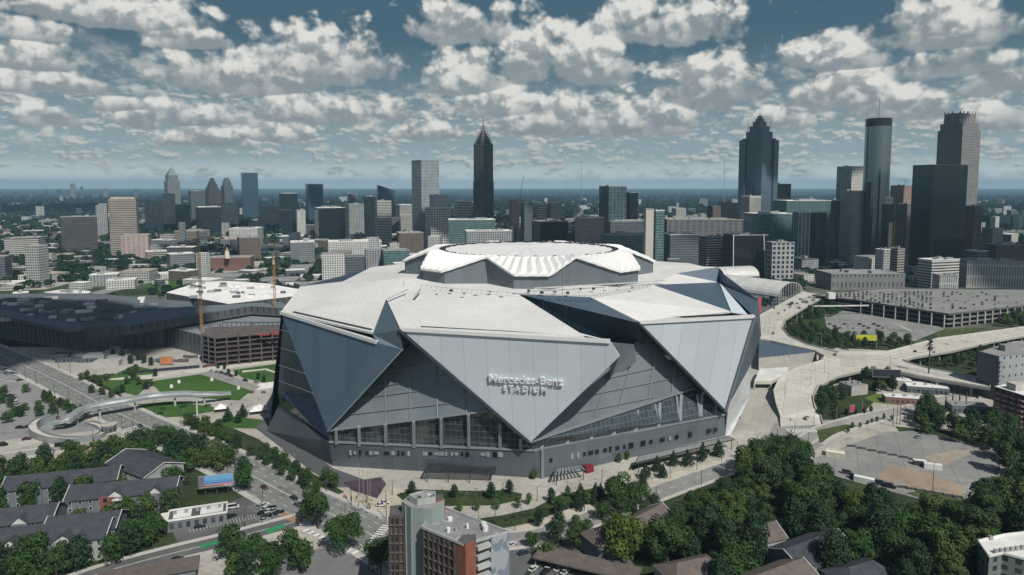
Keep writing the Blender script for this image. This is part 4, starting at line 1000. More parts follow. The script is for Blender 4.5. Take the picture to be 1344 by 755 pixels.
    MB().tube((cx, cy, zprev), (cx, cy, ztop(0, 149.5, cx, cy)), 1.5, .3).build('finial', unitm, t)
    # the round glass tower
    cx, cy, w, d = fit(1132, 1164, 1350, 1, 0); cy += 0; r = (32 / FPX * 1350) / 2 * .985; zt = ztop(0, 156, cx, cy); t = thing('round_tower', 'tall round glass tower with a dark drum top and antenna', 'skyscraper', (cx, cy, 0)); OCC.append((cx, cy, r * 1.2))
    cyl = lambda rr, n=40: [(cx + rr * cos(2 * pi * i / n), cy + rr * sin(2 * pi * i / n)) for i in range(n)]
    fg = NT('mirror_glass'); sp = fg.N('ShaderNodeSeparateXYZ'); fg.L(fg.uv(), sp.inputs[0]); m1 = fg.math('LESS_THAN', fg.math('FRACT', fg.math('DIVIDE', sp.outputs[0], 2.2)), .1)
    m2 = fg.math('LESS_THAN', fg.math('FRACT', fg.math('DIVIDE', sp.outputs[1], 3.6)), .14); fg.L(fg.mix(fg.math('MAXIMUM', m1, m2), (.22, .27, .30), (.06, .08, .09)), fg.b.inputs['Base Color'])
    fg.b.inputs['Metallic'].default_value = .8; fg.b.inputs['Roughness'].default_value = .16
    MB().prism(cyl(r), 0, zt * .945, fg.m, ROOFS['dark'], False).build('shaft', None, t); MB().prism(cyl(r * 1.0), zt * .945, zt, mat('drum_dark', (.02, .025, .03), .3, .2), ROOFS['dark'], False).build('crown_drum', None, t)
    MB().tube((cx - r * .96, cy - r * .6, 0), (cx - r * .96, cy - r * .6, zt * .55), r * .12, r * .12, 10, FM['dark_glass']).build('lift_tube', None, t)
    MB().tube((cx, cy, zt), (cx, cy, ztop(0, 124, cx, cy)), 1.0, .25, 6, unitm).build('antenna', None, t)
    # crowned granite tower behind the black box
    cx, cy, w, d = fit(1225, 1281, 1500, .75, .5); zt = ztop(0, 172, cx, cy); t = thing('crowned_tower', 'tall grey granite tower with two colonnaded crowns at the far right', 'skyscraper', (cx, cy, 0)); OCC.append((cx, cy, w * .7))
    fb = facade('f_crown', (.22, .21, .205), (.03, .035, .042), 2.6, 4.2, .5, .62)
    MB().prism(rect(cx, cy, w, d, .5), 0, zt, fb, ROOFS['grey'], False).build('shaft', None, t); MB().prism(rect(cx, cy, w * .9, d * .9, .5), zt, ztop(0, 163, cx, cy), fb, ROOFS['grey'], False).build('upper_stage', None, t)
    for sgn in (-1, 1):
        c_, s_ = cos(.5), sin(.5); ox = cx + sgn * w * .23 * c_; oy = cy + sgn * w * .23 * s_; z0, z1 = ztop(0, 163, cx, cy), ztop(0, 150, cx, cy)
        MB().prism(rect(ox, oy, w * .36, d * .62, .5), z0, z1, fb, ROOFS['grey'], False).build('crown_block', None, t)
        cb = MB().use(mat('crown_stone', (.3, .29, .28)))
        for (a, b_) in ((-1, -1), (0, -1), (1, -1), (1, 0), (1, 1), (0, 1), (-1, 1), (-1, 0)):
            X, Y = a * w * .18, b_ * d * .31; cb.tube((ox + X * c_ - Y * s_, oy + X * s_ + Y * c_, z0), (ox + X * c_ - Y * s_, oy + X * s_ + Y * c_, z1 + 5), 1.7, 1.0, 6)
        cb.build('colonnade', None, t)
    B('black_box_tower', 'massive black glass box tower on the right', 'skyscraper', 1195, 1267, 217, 1120, 'black_glass', .30, .55, 'dark', 0)
    # striped lantern tower
    cx, cy, w, d = fit(1155, 1175, 1100, 1., .4); t = thing('lantern_tower', 'slim dark tower with a pale yellow panel and a white lantern on top', 'tower', (cx, cy, 0)); OCC.append((cx, cy, w))
    z1 = ztop(0, 268, cx, cy); MB().prism(rect(cx, cy, w * .8, w * .8, .4), 0, z1, FM['dark_glass'], ROOFS['dark'], False).build('wall', None, t)
    q = rect(cx, cy, w * .81, w * .81, .4); a, b_ = Vector((*q[0], 0)), Vector((*q[1], 0)); MB().use(mat('pale_yellow', (.42, .40, .22), .7)).face([a.lerp(b_, .15) + Vector((0, -.2, 2)), a.lerp(b_, .85) + Vector((0, -.2, 2)), a.lerp(b_, .85) + Vector((0, -.2, ztop(0, 292, cx, cy))), a.lerp(b_, .15) + Vector((0, -.2, ztop(0, 292, cx, cy)))]).build('yellow_panel', None, t)
    MB().tube((cx, cy, z1), (cx, cy, z1 + 9), 7, 7, 14, FM['white_grid']).build('lantern', None, t); MB().tube((cx, cy, z1 + 9), (cx, cy, z1 + 13), 8, 1, 14, ROOFS['white']).build('lantern_roof', None, t)
    # the two-tone office beside the round tower base, and the angular black arena with its neighbours
    B('glass_block', 'wide teal glass block with white roof edges above the black angular hall', 'building', 976, 1046, 281, 1250, 'teal_glass', .1, .5, 'white', 5)
    B('glass_block', 'blue glass block with pale vertical fins behind the grey nine window block', 'building', 1040, 1064, 279, 1200, facade('f_fins', (.36, .39, .40), (.04, .07, .10), 7, 4.2, .72, .8), .15, .9, 'white', 1)
    B('glass_block', 'black glass block right of the one with pale fins', 'building', 1061, 1085, 279, 1230, 'black_glass', .25, .9, 'white', 1)
    B('office_block', 'pale banded block left of the black angular hall', 'building', 917, 957, 312, 1090, 'white_bands', .35, .6, 'dark', 2)
    B('office_block', 'light grey block with a square of dark windows beside the black angular hall', 'building', 1006, 1044, 319, 1010, facade('f_nine', (.30, .31, .31), (.015, .02, .022), 7, 7, .55, .6), .12, .6, 'grey', 2)
    t, cx, cy, w, d, z = B('angular_hall', 'black angular glass hall with slanting white edge lines', 'arena', 950, 1009, 309, 1040, 'black_glass', .1, .7, 'grey', 3)
    P4 = rect(cx, cy, w + 1, d + 1, .1)
    for (f0, f1) in ((0, .03), (.86, .94)):
        a, b_ = Vector((*P4[0], 0)), Vector((*P4[1], 0)); MB().bar(a.lerp(b_, f1) + Vector((0, -.5, 0)), a.lerp(b_, f0) + Vector((0, -.5, z + 2)), 1.0, 1.0, ROOFS['white']).build('edge_line', None, t)
    # far skyline specks
    for (x, y, w_) in ((94, 241, 7), (107, 245, 4), (75, 249, 8), (87, 250, 6), (137, 247, 6), (177, 248, 6), (122, 252, 9), (60, 251, 6), (40, 252, 5), (455, 251, 6), (20, 252, 5), (152, 252, 8)):
        B('distant_tower', 'small hazy tower on the horizon at the far left' if x < 300 else 'small hazy tower on the horizon behind midtown', 'tower', x, x + w_, y, 7500, R.choice(('slate', 'grey_grid', 'blue_glass')), .5, .8, 'grey', 0, group='hazy towers on the horizon', parapet=False)
build_city()
def block_ring():  # keep trees and filler off the stadium and the near ground
    OCC.extend([(11, 470, 185), (-370, 640, 150), (-260, 700, 120), (330, 560, 60)])
block_ring()
KEEP = [[(1060, 378), (1480, 372), (1480, 470), (1000, 470), (990, 410)]]   # photo polygons kept free
# ------------------------------------------------------------------ trees
import numpy as np
def leafmat(name, c0, c1, c2):
    n = NT(name); f = n.noise(1.1, 4, .6, n.obj()); oi = n.N('ShaderNodeObjectInfo'); g = n.noise(.12, 3)
    c = n.mix(n.rng(f, .35, .65), c0, c1); c = n.mix(n.math('MULTIPLY', oi.outputs['Random'], .7), c, c2); c = n.mix(n.math('MULTIPLY', g, .3), c, sc(c0, .6))
    n.L(c, n.b.inputs['Base Color']); n.b.inputs['Roughness'].default_value = .75; n.b.inputs['Specular IOR Level'].default_value = .2
    MATS[name] = n.m; return n.m
leafA = leafmat('broadleaf', (.022, .048, .015), (.045, .080, .022), (.030, .075, .018))
leafB = leafmat('yellow_leaf', (.045, .085, .014), (.085, .125, .022), (.06, .10, .02))
leafC = leafmat('dark_needle', (.012, .032, .016), (.024, .052, .024), (.016, .045, .018))
leafD = leafmat('fresh_leaf', (.04, .085, .02), (.07, .13, .03), (.055, .11, .02))
bark = mat('bark', (.085, .065, .05), .9, 0, .3, 2.)
def crown_mesh(name, seed, h, r, form, n, leaf, m):
    rd = random.Random(seed); lobes = []
    if form == 'round':
        for k in range(20):
            a = rd.uniform(0, 2 * pi); zz = rd.uniform(.3, .95); rr = r * (1 - ((zz - .55) / .55) ** 2 * .8) * rd.uniform(.35, .85)
            lobes.append((rr * cos(a), rr * sin(a), h * zz, r * rd.uniform(.24, .44)))
        lobes.append((0, 0, h * .62, r * .6))
    elif form == 'cone':
        for k in range(22):
            t = (k + .5) / 22; a = k * 2.4; rr = r * (1 - t) ** .8 * .65
            lobes.append((rr * cos(a), rr * sin(a), h * (.14 + .82 * t), r * (.42 * (1 - t) + .13)))
    elif form == 'oval':
        for k in range(20):
            t = (k + .5) / 20; a = k * 2.4; rr = r * sin(pi * (t * .85 + .12)) * .55
            lobes.append((rr * cos(a), rr * sin(a), h * (.2 + .72 * t), r * rd.uniform(.34, .5)))
    elif form == 'mass':
        for k in range(26):
            a = rd.uniform(0, 2 * pi); q = rd.uniform(0, 1) ** .5; lobes.append((q * r * cos(a), q * r * sin(a), h * rd.uniform(.35, .85) * (1 - .35 * q), r * rd.uniform(.18, .32)))
    w = [l[3] ** 2 for l in lobes]; vs = []; fs = []
    for i in range(n):
        l = rd.choices(lobes, w)[0]; th = rd.uniform(0, 2 * pi); cz = rd.uniform(-.55, 1); s = (1 - cz * cz) ** .5; d = Vector((s * cos(th), s * sin(th), cz))
        p = Vector(l[:3]) + d * l[3] * rd.uniform(.78, 1.12); nr = (d + Vector([rd.uniform(-.55, .55) for _ in range(3)])).normalized()
        a = nr.cross(Vector((0, 0, 1)) if abs(nr.z) < .9 else Vector((1, 0, 0))).normalized(); b = nr.cross(a); k = leaf * rd.uniform(.55, 1.3); ro = rd.uniform(0, pi)
        a, b = a * cos(ro) + b * sin(ro), b * cos(ro) - a * sin(ro)
        q = len(vs); vs += [p + a * k, p + b * k * .7, p - a * k, p - b * k * .7]; fs.append((q, q + 1, q + 2, q + 3))
    me = bpy.data.meshes.new(name); me.from_pydata([tuple(v) for v in vs], [], fs); me.materials.append(m); return me
def trunk_mesh(h, r, seed, reach=.7):
    rd = random.Random(seed); b = MB().use(bark); top = Vector((rd.uniform(-.3, .3), rd.uniform(-.3, .3), h * .45))
    b.tube((0, 0, -.3), top, r, r * .65, 7)
    for k in range(6):
        a = k * 1.05 + rd.uniform(-.3, .3); e = top + Vector((cos(a) * h * .2 * reach, sin(a) * h * .2 * reach, h * rd.uniform(.15, .35))); b.tube(top - Vector((0, 0, h * .06 * k / 3)), e, r * .4, r * .12, 5)
    b.tube(top, top + Vector((0, 0, h * .35)), r * .6, r * .15, 6)
    o = b.build('trunk'); me = o.data; bpy.data.objects.remove(o); return me
KINDS = {}
def kind(key, name, form, h, r, n, leaf, m, nv, seed):
    KINDS[key] = (name, [(crown_mesh('crown', seed + i, h, r, form, n, leaf, m), trunk_mesh(h, .028 * h, seed + i)) for i in range(nv)])
kind('big', 'broadleaf_tree', 'round', 17, 8.0, 3600, .52, leafA, 5, 100)
leafE = leafmat('light_leaf', (.038, .070, .018), (.070, .105, .028), (.045, .09, .022))
leafF = leafmat('deep_leaf', (.014, .036, .016), (.028, .058, .022), (.02, .05, .02))
kind('bigl', 'broadleaf_tree', 'round', 15, 6.6, 3000, .5, leafE, 2, 150)
kind('bigd', 'broadleaf_tree', 'oval', 19, 6.2, 3000, .5, leafF, 2, 170)
kind('yellow', 'broadleaf_tree', 'round', 17, 8.6, 3800, .52, leafB, 1, 140)
kind('mid', 'broadleaf_tree', 'round', 10, 4.6, 1500, .42, leafA, 4, 200)
kind('midl', 'broadleaf_tree', 'round', 9, 4.0, 1300, .40, leafE, 2, 220)
kind('midd', 'broadleaf_tree', 'oval', 11, 4.0, 1300, .42, leafF, 2, 240)
kind('oval', 'street_tree', 'oval', 8, 2.6, 900, .36, leafC, 3, 300)
kind('cone', 'conical_tree', 'cone', 10, 3.0, 1200, .36, leafC, 3, 400)
kind('young', 'young_tree', 'oval', 6, 1.9, 450, .32, leafD, 2, 500)
kind('bush', 'shrub', 'mass', 3.2, 3.4, 500, .3, leafA, 2, 600)
NT_COUNT = [0]
def tree(key, x, y, s=1., label='', group=None, cat='tree', name=None, rd=R, m=None):
    if key == 'mid': key = rd.choice(('mid', 'mid', 'midl', 'midd'))
    nm, var = KINDS[key]; cm, tm = rd.choice(var); NT_COUNT[0] += 1
    t = thing(name or nm, label, cat, (x, y, 0), rd.uniform(0, 6.28), group)
    t.scale = (s * rd.uniform(.9, 1.1), s * rd.uniform(.9, 1.1), s * rd.uniform(.88, 1.12))
    for n_, me in (('crown', cm), ('trunk', tm)):
        o = bpy.data.objects.new(n_, me); COL.objects.link(o); o.parent = t
    return t
def inside(p, poly):
    c = False; j = len(poly) - 1
    for i in range(len(poly)):
        if (poly[i][1] > p[1]) != (poly[j][1] > p[1]) and p[0] < (poly[j][0] - poly[i][0]) * (p[1] - poly[i][1]) / (poly[j][1] - poly[i][1]) + poly[i][0]: c = not c
        j = i
    return c
def scatter(poly_px, dist, seed, avoid=(), n=4000):
    P2 = [tuple(G(*q)[:2]) for q in poly_px]; rd = random.Random(seed); xs = [q[0] for q in P2]; ys = [q[1] for q in P2]; out = []
    for _ in range(n):
        p = (rd.uniform(min(xs), max(xs)), rd.uniform(min(ys), max(ys)))
        if not inside(p, P2): continue
        if any((p[0] - q[0]) ** 2 + (p[1] - q[1]) ** 2 < dist ** 2 for q in out): continue
        if any((p[0] - a) ** 2 + (p[1] - b) ** 2 < c * c for a, b, c in avoid): continue
        out.append(p)
    return out
HOUSES = []   # filled by the foreground buildings: (x, y, r)
# ------------------------------------------------------------------ foreground buildings
shingle = surf('shingle_dark', (.040, .045, .055), (.065, .07, .08), (.09, .09, .09), .3, .3)
shingle_b = surf('shingle_brown', (.10, .085, .075), (.15, .125, .11), (.07, .06, .055), .4, .3)
siding = mat('siding_white', (.27, .285, .285), .8, 0, .12); siding_g = mat('siding_grey', (.13, .145, .16), .8, 0, .12); siding_r = mat('siding_red', (.20, .07, .065), .8, 0, .15)
brickm = surf('brick_red', (.17, .06, .04), (.25, .10, .065), (.09, .05, .04), .4, .3)
wpane = mat('window_pane', (.03, .04, .05), .12, .3, .3, .5, .6); wframe = mat('window_frame', (.5, .5, .48), .6)
def gable_house(name, label, x, y, L, Wd, h, rot, wall, roofm, hr=3.0, group=None, gables=(), windows=True, floors=2, hip=False):
    t = thing(name, label, 'house', (x, y, 0), 0, group); HOUSES.extend((x + u * L * cos(rot), y + u * L * sin(rot), Wd * .5 + 2.5) for u in (-.36, -.12, .12, .36)); c, s = cos(rot), sin(rot)
    def P(a, b, z): return Vector((x + a * c - b * s, y + a * s + b * c, z))
    MB().prism(rect(x, y, L, Wd, rot), 0, h, wall, wall, False).build('wall', None, t)
    e = .6; l2, w2 = L / 2, Wd / 2; hi = w2 * .8 if hip else 0
    b = MB().use(roofm); A, B_, C_, D_ = P(-l2 - e, -w2 - e, h - .2), P(l2 + e, -w2 - e, h - .2), P(l2 + e, w2 + e, h - .2), P(-l2 - e, w2 + e, h - .2); r0, r1 = P(-l2 - e + hi, 0, h + hr), P(l2 + e - hi, 0, h + hr)
    b.face([A, B_, r1, r0]); b.face([C_, D_, r0, r1]); 
    if hip: b.face([B_, C_, r1]); b.face([D_, A, r0])
    dn = Vector((0, 0, .25)); b.face([B_ - dn, A - dn, r0 - dn, r1 - dn]); b.face([D_ - dn, C_ - dn, r1 - dn, r0 - dn])
    rf = b.build('roof', None, t)
    if not hip:
        MB().use(wall).face([P(l2, -w2, h - .01), P(l2, w2, h - .01), P(l2, 0, h + hr - .5)]).build('gable_wall', None, t); MB().use(wall).face([P(-l2, w2, h - .01), P(-l2, -w2, h - .01), P(-l2, 0, h + hr - .5)]).build('gable_wall', None, t)
        for sg in (-1, 1):
            f = MB().use(wframe)
            for q in ((w2 + e), (-w2 - e)): f.bar(P(sg * (l2 + e), q, h - .1), P(sg * (l2 + e), 0, h + hr + .1), .25, .35)
            f.build('barge_board', None, t)
    for (a, sd, gw) in gables:     # cross gables along the long side
        gh = hr * .75; z0 = h; q = w2 + 1.2
        G1, G2, G3, G4 = P(a - gw / 2 - .4, -sd * q * -1 if 0 else sd * q, z0 - .2), P(a + gw / 2 + .4, sd * q, z0 - .2), P(a, sd * q, z0 + gh), P(a, 0, z0 + gh)
        I1, I2 = P(a - gw / 2 - .4, 0, z0 - .2), P(a + gw / 2 + .4, 0, z0 - .2)
        m_ = MB().use(roofm); m_.face([G1, G3, G4, I1]); m_.face([G3, G2, I2, G4]); m_.build('cross_gable', None, t)
        MB().prism([(v.x, v.y) for v in (P(a - gw / 2, 0, 0), P(a + gw / 2, 0, 0), P(a + gw / 2, sd * (q - .4), 0), P(a - gw / 2, sd * (q - .4), 0))], 0, h - .05, wall, wall, False).build('bay', None, t)
        w_ = MB().use(wframe); w_.face([P(a - gw / 2, sd * (q - .38), z0), P(a + gw / 2, sd * (q - .38), z0), P(a, sd * (q - .38), z0 + gh * .88)]); w_.build('gable_wall', None, t)
    if windows:
        nf = max(1, int(h / 3))
        for sd in (-1, 1):
            k = int(L / 4)
            for i in range(k):
                a = -l2 + (i + .5) * L / k
                if any(abs(a - g_[0]) < g_[2] / 2 + .5 and g_[1] == sd for g_ in gables): continue
                for f in range(nf):
                    z = 1.7 + f * 3
                    fr = MB().box(P(a, sd * (w2 + .05), z), (1.3, .14, 1.7), rot, wframe).build('window', None, t)
                    MB().box(P(a, sd * (w2 + .11), z), (1.0, .1, 1.4), rot, wpane).build('pane', None, fr)
    return t
def at_roof(px, py, z): return G(px, py, z)
def build_apartments():
    g = 'dark roofed apartment houses at the lower left'
    # (px,py of roof ridge centre, ridge z, L, W, rot)
    for (px, py, L, Wd, rot, wall, lb, gb) in (
        (85, 620, 46, 15, .28, siding_g, 'long dark roofed apartment house behind the trees at the far left', ((-10, -1, 6),)),
        (190, 600, 32, 20, -.55, siding, 'dark roofed house with a wide white gable facing the camera', ()),
        (165, 633, 44, 15, .22, siding_g, 'dark roofed apartment house with a red and white balcony bay', ((-2, -1, 7), (14, -1, 6))),
        (15, 668, 34, 16, .25, siding_g, 'dark roofed apartment house cut by the left edge', ((6, -1, 6),)),
        (65, 690, 44, 17, .22, siding, 'dark roofed apartment house with white gable trim at the lower left', ((-10, -1, 8), (8, -1, 8))),
        (112, 676, 26, 15, .22, siding_g, 'dark roofed wing right of the house with white gable trim', ())):
        p = at_roof(px, py, 12); gable_house('apartment_house', lb, p.x, p.y, L, Wd, 9, rot, wall, shingle, 3.8, g, gb)
    # red bay with balconies
    p = at_roof(157, 640, 9); t = thing('balcony_bay', 'red sided balcony bay with white railings between dark roofs', 'bay', (p.x, p.y - 9, 0))
    MB().box((p.x, p.y - 9, 4.6), (6, 3.6, 9.2), .22, siding_r).build('wall', None, t)
    for k in range(3):
        MB().box((p.x + 4.8, p.y - 10.4, 2.2 + 3 * k), (4, 2.2, .3), .22, wframe).build('balcony', None, t); MB().box((p.x - .2, p.y - 11.0, 2.2 + 3 * k), (1.4, .3, 1.6), .22, wpane).build('window', None, t)
    for (px, py, L, Wd, rot, wall, lb, hip) in (
        (848, 672, 22, 13, .75, siding_g, 'brown roofed house nearest the stadium street at the lower right', False),
        (795, 690, 16, 12, .5, siding_g, 'brown hipped house left of the yellow green tree', True),
        (908, 735, 22, 14, .35, siding, 'pale walled brown hipped house at the bottom right of centre', True),
        (990, 690, 20, 13, .35, siding, 'pale walled house half hidden in the wood', False),
        (1065, 708, 30, 16, .5, siding_g, 'large grey apartment house with white gables deep in the wood', False),
        (1020, 745, 26, 14, .5, siding_g, 'grey house at the bottom edge below the large apartment house', False),
        (1130, 740, 22, 14, .4, siding, 'brown roofed house furthest right in the wood', True)):
        p = at_roof(px, py, 11); gable_house('house', lb, p.x, p.y, L, Wd, 7.5, rot, wall, shingle_b if px < 1050 else shingle, 3.6, 'brown roofed houses in the wood', (), True, 2, hip)
    # bottom centre: long brown roofed sheds
    for (px, py, L, lb) in ((770, 738, 40, 'long brown roofed carport above the parked cars'), (195, 748, 34, 'long low brown roof at the bottom left by the street')):
        p = at_roof(px, py, 4.5); t = thing('carport', lb, 'carport', (p.x, p.y, 0)); HOUSES.append((p.x, p.y, 14)); r_ = -.42 if px > 500 else .35
        MB().prism(rect(p.x, p.y, L, 10, r_), 3.9, 4.5, shingle_b, shingle_b).build('roof', None, t)
        if px > 500:
            for q in rect(p.x, p.y, L - 2, 8, r_) + rect(p.x, p.y, L * .33, 8, r_): MB().tube((*q, 0), (*q, 3.9), .15, .15, 6, unitm).build('post', None, t)
        else: MB().prism(rect(p.x, p.y, L - 2, 8, r_), 0, 3.9, siding_g, None, False).build('wall', None, t)
build_apartments()
def build_strip_shop():
    # flat roofed shop with white roof panels, its annex and the billboard behind
    p = G(260, 672, 5); t = thing('flat_shop', 'long flat roofed grey shop with white roof panels beside the car park', 'shop', (p.x, p.y, 0)); HOUSES.append((p.x, p.y, 12)); r_ = .36
    MB().prism(rect(p.x, p.y, 23, 10, r_), 0, 5, facade('f_shop', (.13, .135, .145), (.03, .035, .04), 3.2, 5, .5, .5), ROOFS['dark'], False).build('wall', None, t)
    b = MB().use(ROOFS['white'])
    P4 = rect(p.x, p.y, 23, 10, r_)
    for i in range(4): b.bar((*P4[i], 5.25), (*P4[(i + 1) % 4], 5.25), .6, .7)
    b.build('parapet', None, t); c, s = cos(r_), sin(r_)
    for (a, w) in ((5.5, 9), (-6, 7)): MB().prism(rect(p.x + a * c, p.y + a * s, w, 6, r_), 5.02, 5.6, ROOFS['white'], ROOFS['white'], False).build('roof_panel', None, t)
    for k in range(5): MB().box((p.x + (-9 + k * 4.4) * c, p.y + (-9 + k * 4.4) * s, 6.1), (1.4, 1.2, 1.1), r_, unitm).build('rooftop_unit', None, t)
    p2 = G(212, 679, 4); t2 = thing('small_shop', 'small shop with a white flat roof and red awning', 'shop', (p2.x, p2.y, 0)); HOUSES.append((p2.x, p2.y, 7))
    MB().prism(rect(p2.x, p2.y, 14, 8, r_), 0, 4, siding_g, ROOFS['white'], False).build('wall', None, t2); MB().box((p2.x + 3.6, p2.y - 3.9, 2.8), (6, 1.6, .5), r_, mat('awning_red', (.38, .03, .04), .7)).build('awning', None, t2)
    # billboard
    q = G(284, 652, 0); t = thing('billboard', 'large billboard with a blue sky picture and pink and yellow band among the trees', 'billboard', (q.x, q.y, 0)); r_ = .28; c, s = cos(r_), sin(r_)
    b1 = NT('billboard_print'); sp = b1.N('ShaderNodeSeparateXYZ'); b1.L(b1.obj(), sp.inputs[0]); nz = b1.noise(.6, 4, .6, b1.obj())
    v = b1.math('ADD', sp.outputs[2], b1.math('MULTIPLY', nz, 1.5)); c1 = b1.mix(b1.rng(v, 7.2, 9.6), (.06, .16, .34), (.12, .30, .50)); c1 = b1.mix(b1.math('LESS_THAN', v, 7.0), c1, (.55, .18, .20)); c1 = b1.mix(b1.math('LESS_THAN', v, 6.2), c1, (.5, .33, .06))
    c1 = b1.mix(b1.math('LESS_THAN', b1.math('ADD', sp.outputs[0], nz), -4.2), c1, (.12, .12, .16)); b1.L(c1, b1.b.inputs['Base Color']); b1.b.inputs['Roughness'].default_value = .6
    MB().box((q.x, q.y, 8.0), (15, .35, 4.6), r_, b1.m).build('panel', None, t); MB().box((q.x, q.y + .3, 8.0), (15.4, .3, 5.0), r_, unitm).build('frame', None, t)
    for a in (-5, 0, 5): MB().tube((q.x + a * c, q.y + a * s + .6, 0), (q.x + a * c, q.y + a * s + .6, 8), .22, .22, 6, bark).build('post', None, t)
    MB().bar((q.x - 7 * c, q.y - 7 * s - 1, 5.4), (q.x + 7 * c, q.y + 7 * s - 1, 5.4), .9, .12, unitm).build('catwalk', None, t)
build_strip_shop()
def build_brick_tower():
    # the tall brick building in the middle foreground
    z0 = 36.; base = G(560, 700, z0)
    t = thing('brick_high_rise', 'tall brick residential building with grey panels in the centre foreground', 'building', (base.x, base.y, 0))
    pn = panel_mat('cladding_grey', (.25, .30, .29), 3.2, .5, .2, .03, 3.4, .08, .75); pl = panel_mat('cladding_pale', (.40, .44, .40), 3.2, .5, .2, .03, 3.4, .06, .8)
    fac = facade('f_balcony', (.085, .065, .06), (.02, .028, .032), 3.6, 3.1, .72, .58, lit=.6); wht = mat('white_slab', (.36, .37, .37), .6)
    def pl4(pts, z): return [tuple(G(x, y, z)[:2]) for x, y in pts]
    # stair tower: grey prism with brick back
    zs = 42.; st = pl4([(527, 658), (539, 666), (567, 668), (583, 663), (583, 655), (560, 648), (538, 650)], zs)
    MB().prism(st, 0, zs, pn, ROOFS['grey'], False).build('stair_tower', None, t)
    a, b_ = Vector((*st[0], 0)), Vector((*st[1], 0)); 
    MB().use(pl).face([a.lerp(b_, .45) + Vector((-.05, -.25, 6)), b_ + Vector((.4, -.3, 16)), b_ + Vector((2.6, -.1, zs - .3)), a.lerp(b_, .4) + Vector((-.05, -.25, zs - .3))]).build('pale_fold', None, t)
    MB().prism(pl4([(568, 669), (584, 664), (584, 654), (569, 657)], zs - 1.), 0, zs - 1., brickm, ROOFS['dark'], False).build('brick_core', None, t)
    MB().prism(pl4([(568, 659), (582, 655), (582, 648), (566, 650)], zs + .5), zs - 5, zs + .6, brickm, ROOFS['dark'], False).build('brick_head', None, t)
    # rim of the open roof yard with its plant
    rim = pl4([(537, 652), (556, 647), (571, 648), (571, 655), (548, 658)], zs + 1.5); b = MB().use(mat('rim_pale', (.33, .35, .34), .6))
    for i in range(5): b.bar((*rim[i], zs + 1.2), (*rim[(i + 1) % 5], zs + 1.2), .35, 2.2)
    b.build('roof_screen', None, t)
    rd = random.Random(4)
    for k in range(7):
        q = G(545 + rd.uniform(0, 22), 651 + rd.uniform(0, 4), zs + 1); MB().box((q.x, q.y, zs + .9), (rd.uniform(1, 2), rd.uniform(.8, 1.6), 1.6), 0, rd.choice((unitm, ROOFS['dark'], ROOFS['white']))).build('rooftop_unit', None, t)
    # left wing (dark with balconies) and right wing
    MB().prism(pl4([(511, 676), (530, 676), (530, 662), (512, 664)], 38.), 0, 38., fac, ROOFS['dark'], False).build('left_wing', None, t)
    zr = 37.; main = pl4([(554, 694), (610, 717), (624, 712), (668, 700), (584, 668), (570, 672)], zr)
    MB().prism(main, 0, zr, fac, surf('roof_gravel', (.17, .175, .18), (.25, .25, .25), (.4, .4, .38), .6, .12), False).build('right_wing', None, t)
    b = MB().use(mat('rim_pale', (.33, .35, .34), .6))
    for i in range(len(main)): b.bar((*main[i], zr + .4), (*main[(i + 1) % len(main)], zr + .4), .5, .8)
    b.build('parapet', None, t)
    f0, f1, f2, f3 = [Vector((*q, 0)) for q in main[:4]]
    # floor slabs and piers on the left-facing front, framed balconies as real relief
    def front(a, b_, nb, mname, zmax, skip=()):
        d = (b_ - a); l = d.length; d /= l; o = Vector((d.y, -d.x, 0)); o = o if o.y < 0 else -o; rot = atan2(d.y, d.x)
        sl = MB().use(mat('slab_edge', (.12, .105, .10), .8))
        for k in range(int(zmax / 3.1) + 1):
            z = .6 + 3.1 * k
            if z < zmax: sl.bar(a + o * .3 + Vector((0, 0, z)), b_ + o * .3 + Vector((0, 0, z)), .6, .3)
        sl.build('floor_slab', None, t)
        pr = MB().use(mname)
        for i in range(nb + 1): q = a + d * (l * i / nb) + o * .35; pr.box((q.x, q.y, zmax / 2), (.5, .7, zmax), rot)
        pr.build('pier', None, t)
    front(f0 + (f1 - f0) * .05, f1 - (f1 - f0) * .22, 6, mat('pier_dark', (.07, .05, .045), .8), zr - .5)
    lw = pl4([(511, 676), (530, 676)], 38.); front(Vector((*lw[0], 0)), Vector((*lw[1], 0)), 3, mat('pier_dark', (.07, .05, .045), .8), 37.5)
    # brick corner, slotted balcony bay and white clad end
    d = (f2 - f1)
    MB().prism([tuple((f1 + (f0 - f1) * .16)[:2]), tuple((f1 + Vector((.3, -.6, 0)))[:2]), tuple((f2 + Vector((.3, -.4, 0)))[:2]), tuple((f2 + Vector((0, 3, 0)))[:2]), tuple((f1 + Vector((-1, 5, 0)))[:2])], 0, zr + 1.0, brickm, ROOFS['dark'], False).build('brick_corner', None, t)
    g0, g1 = f2 + Vector((.3, -.3, 0)), f2.lerp(f3, .42)
    for k in range(12):
        z = 1.5 + 3.1 * k
        if z > zr - 1: break
        MB().bar(g0 + Vector((.2, -.7, z)), g1 + Vector((0, -.7, z)), 1.4, 1.3, wht).build('balcony', None, t)
    MB().bar(g1 + Vector((0, -.9, zr / 2)), g1 + Vector((.1, -.9, zr / 2 + .01)), .5, .5, wht)
    e0, e1 = g1 + Vector((.4, -.5, 0)), f3 + Vector((.2, -.5, 0)); bk_ = Vector((0, 1.2, 0))
    mural = NT('wall_mural'); nz = mural.noise(.22, 3, .5, mural.obj()); cc = mural.mix(mural.math('GREATER_THAN', nz, .56), (.27, .29, .31), (.15, .18, .22)); mural.L(cc, mural.b.inputs['Base Color']); mural.b.inputs['Roughness'].default_value = .7
    MB().prism([tuple(v[:2]) for v in (e0, e1, e1 + bk_, e0 + bk_)], 0, zr + .6, mural.m, wht, False).build('clad_end', None, t)
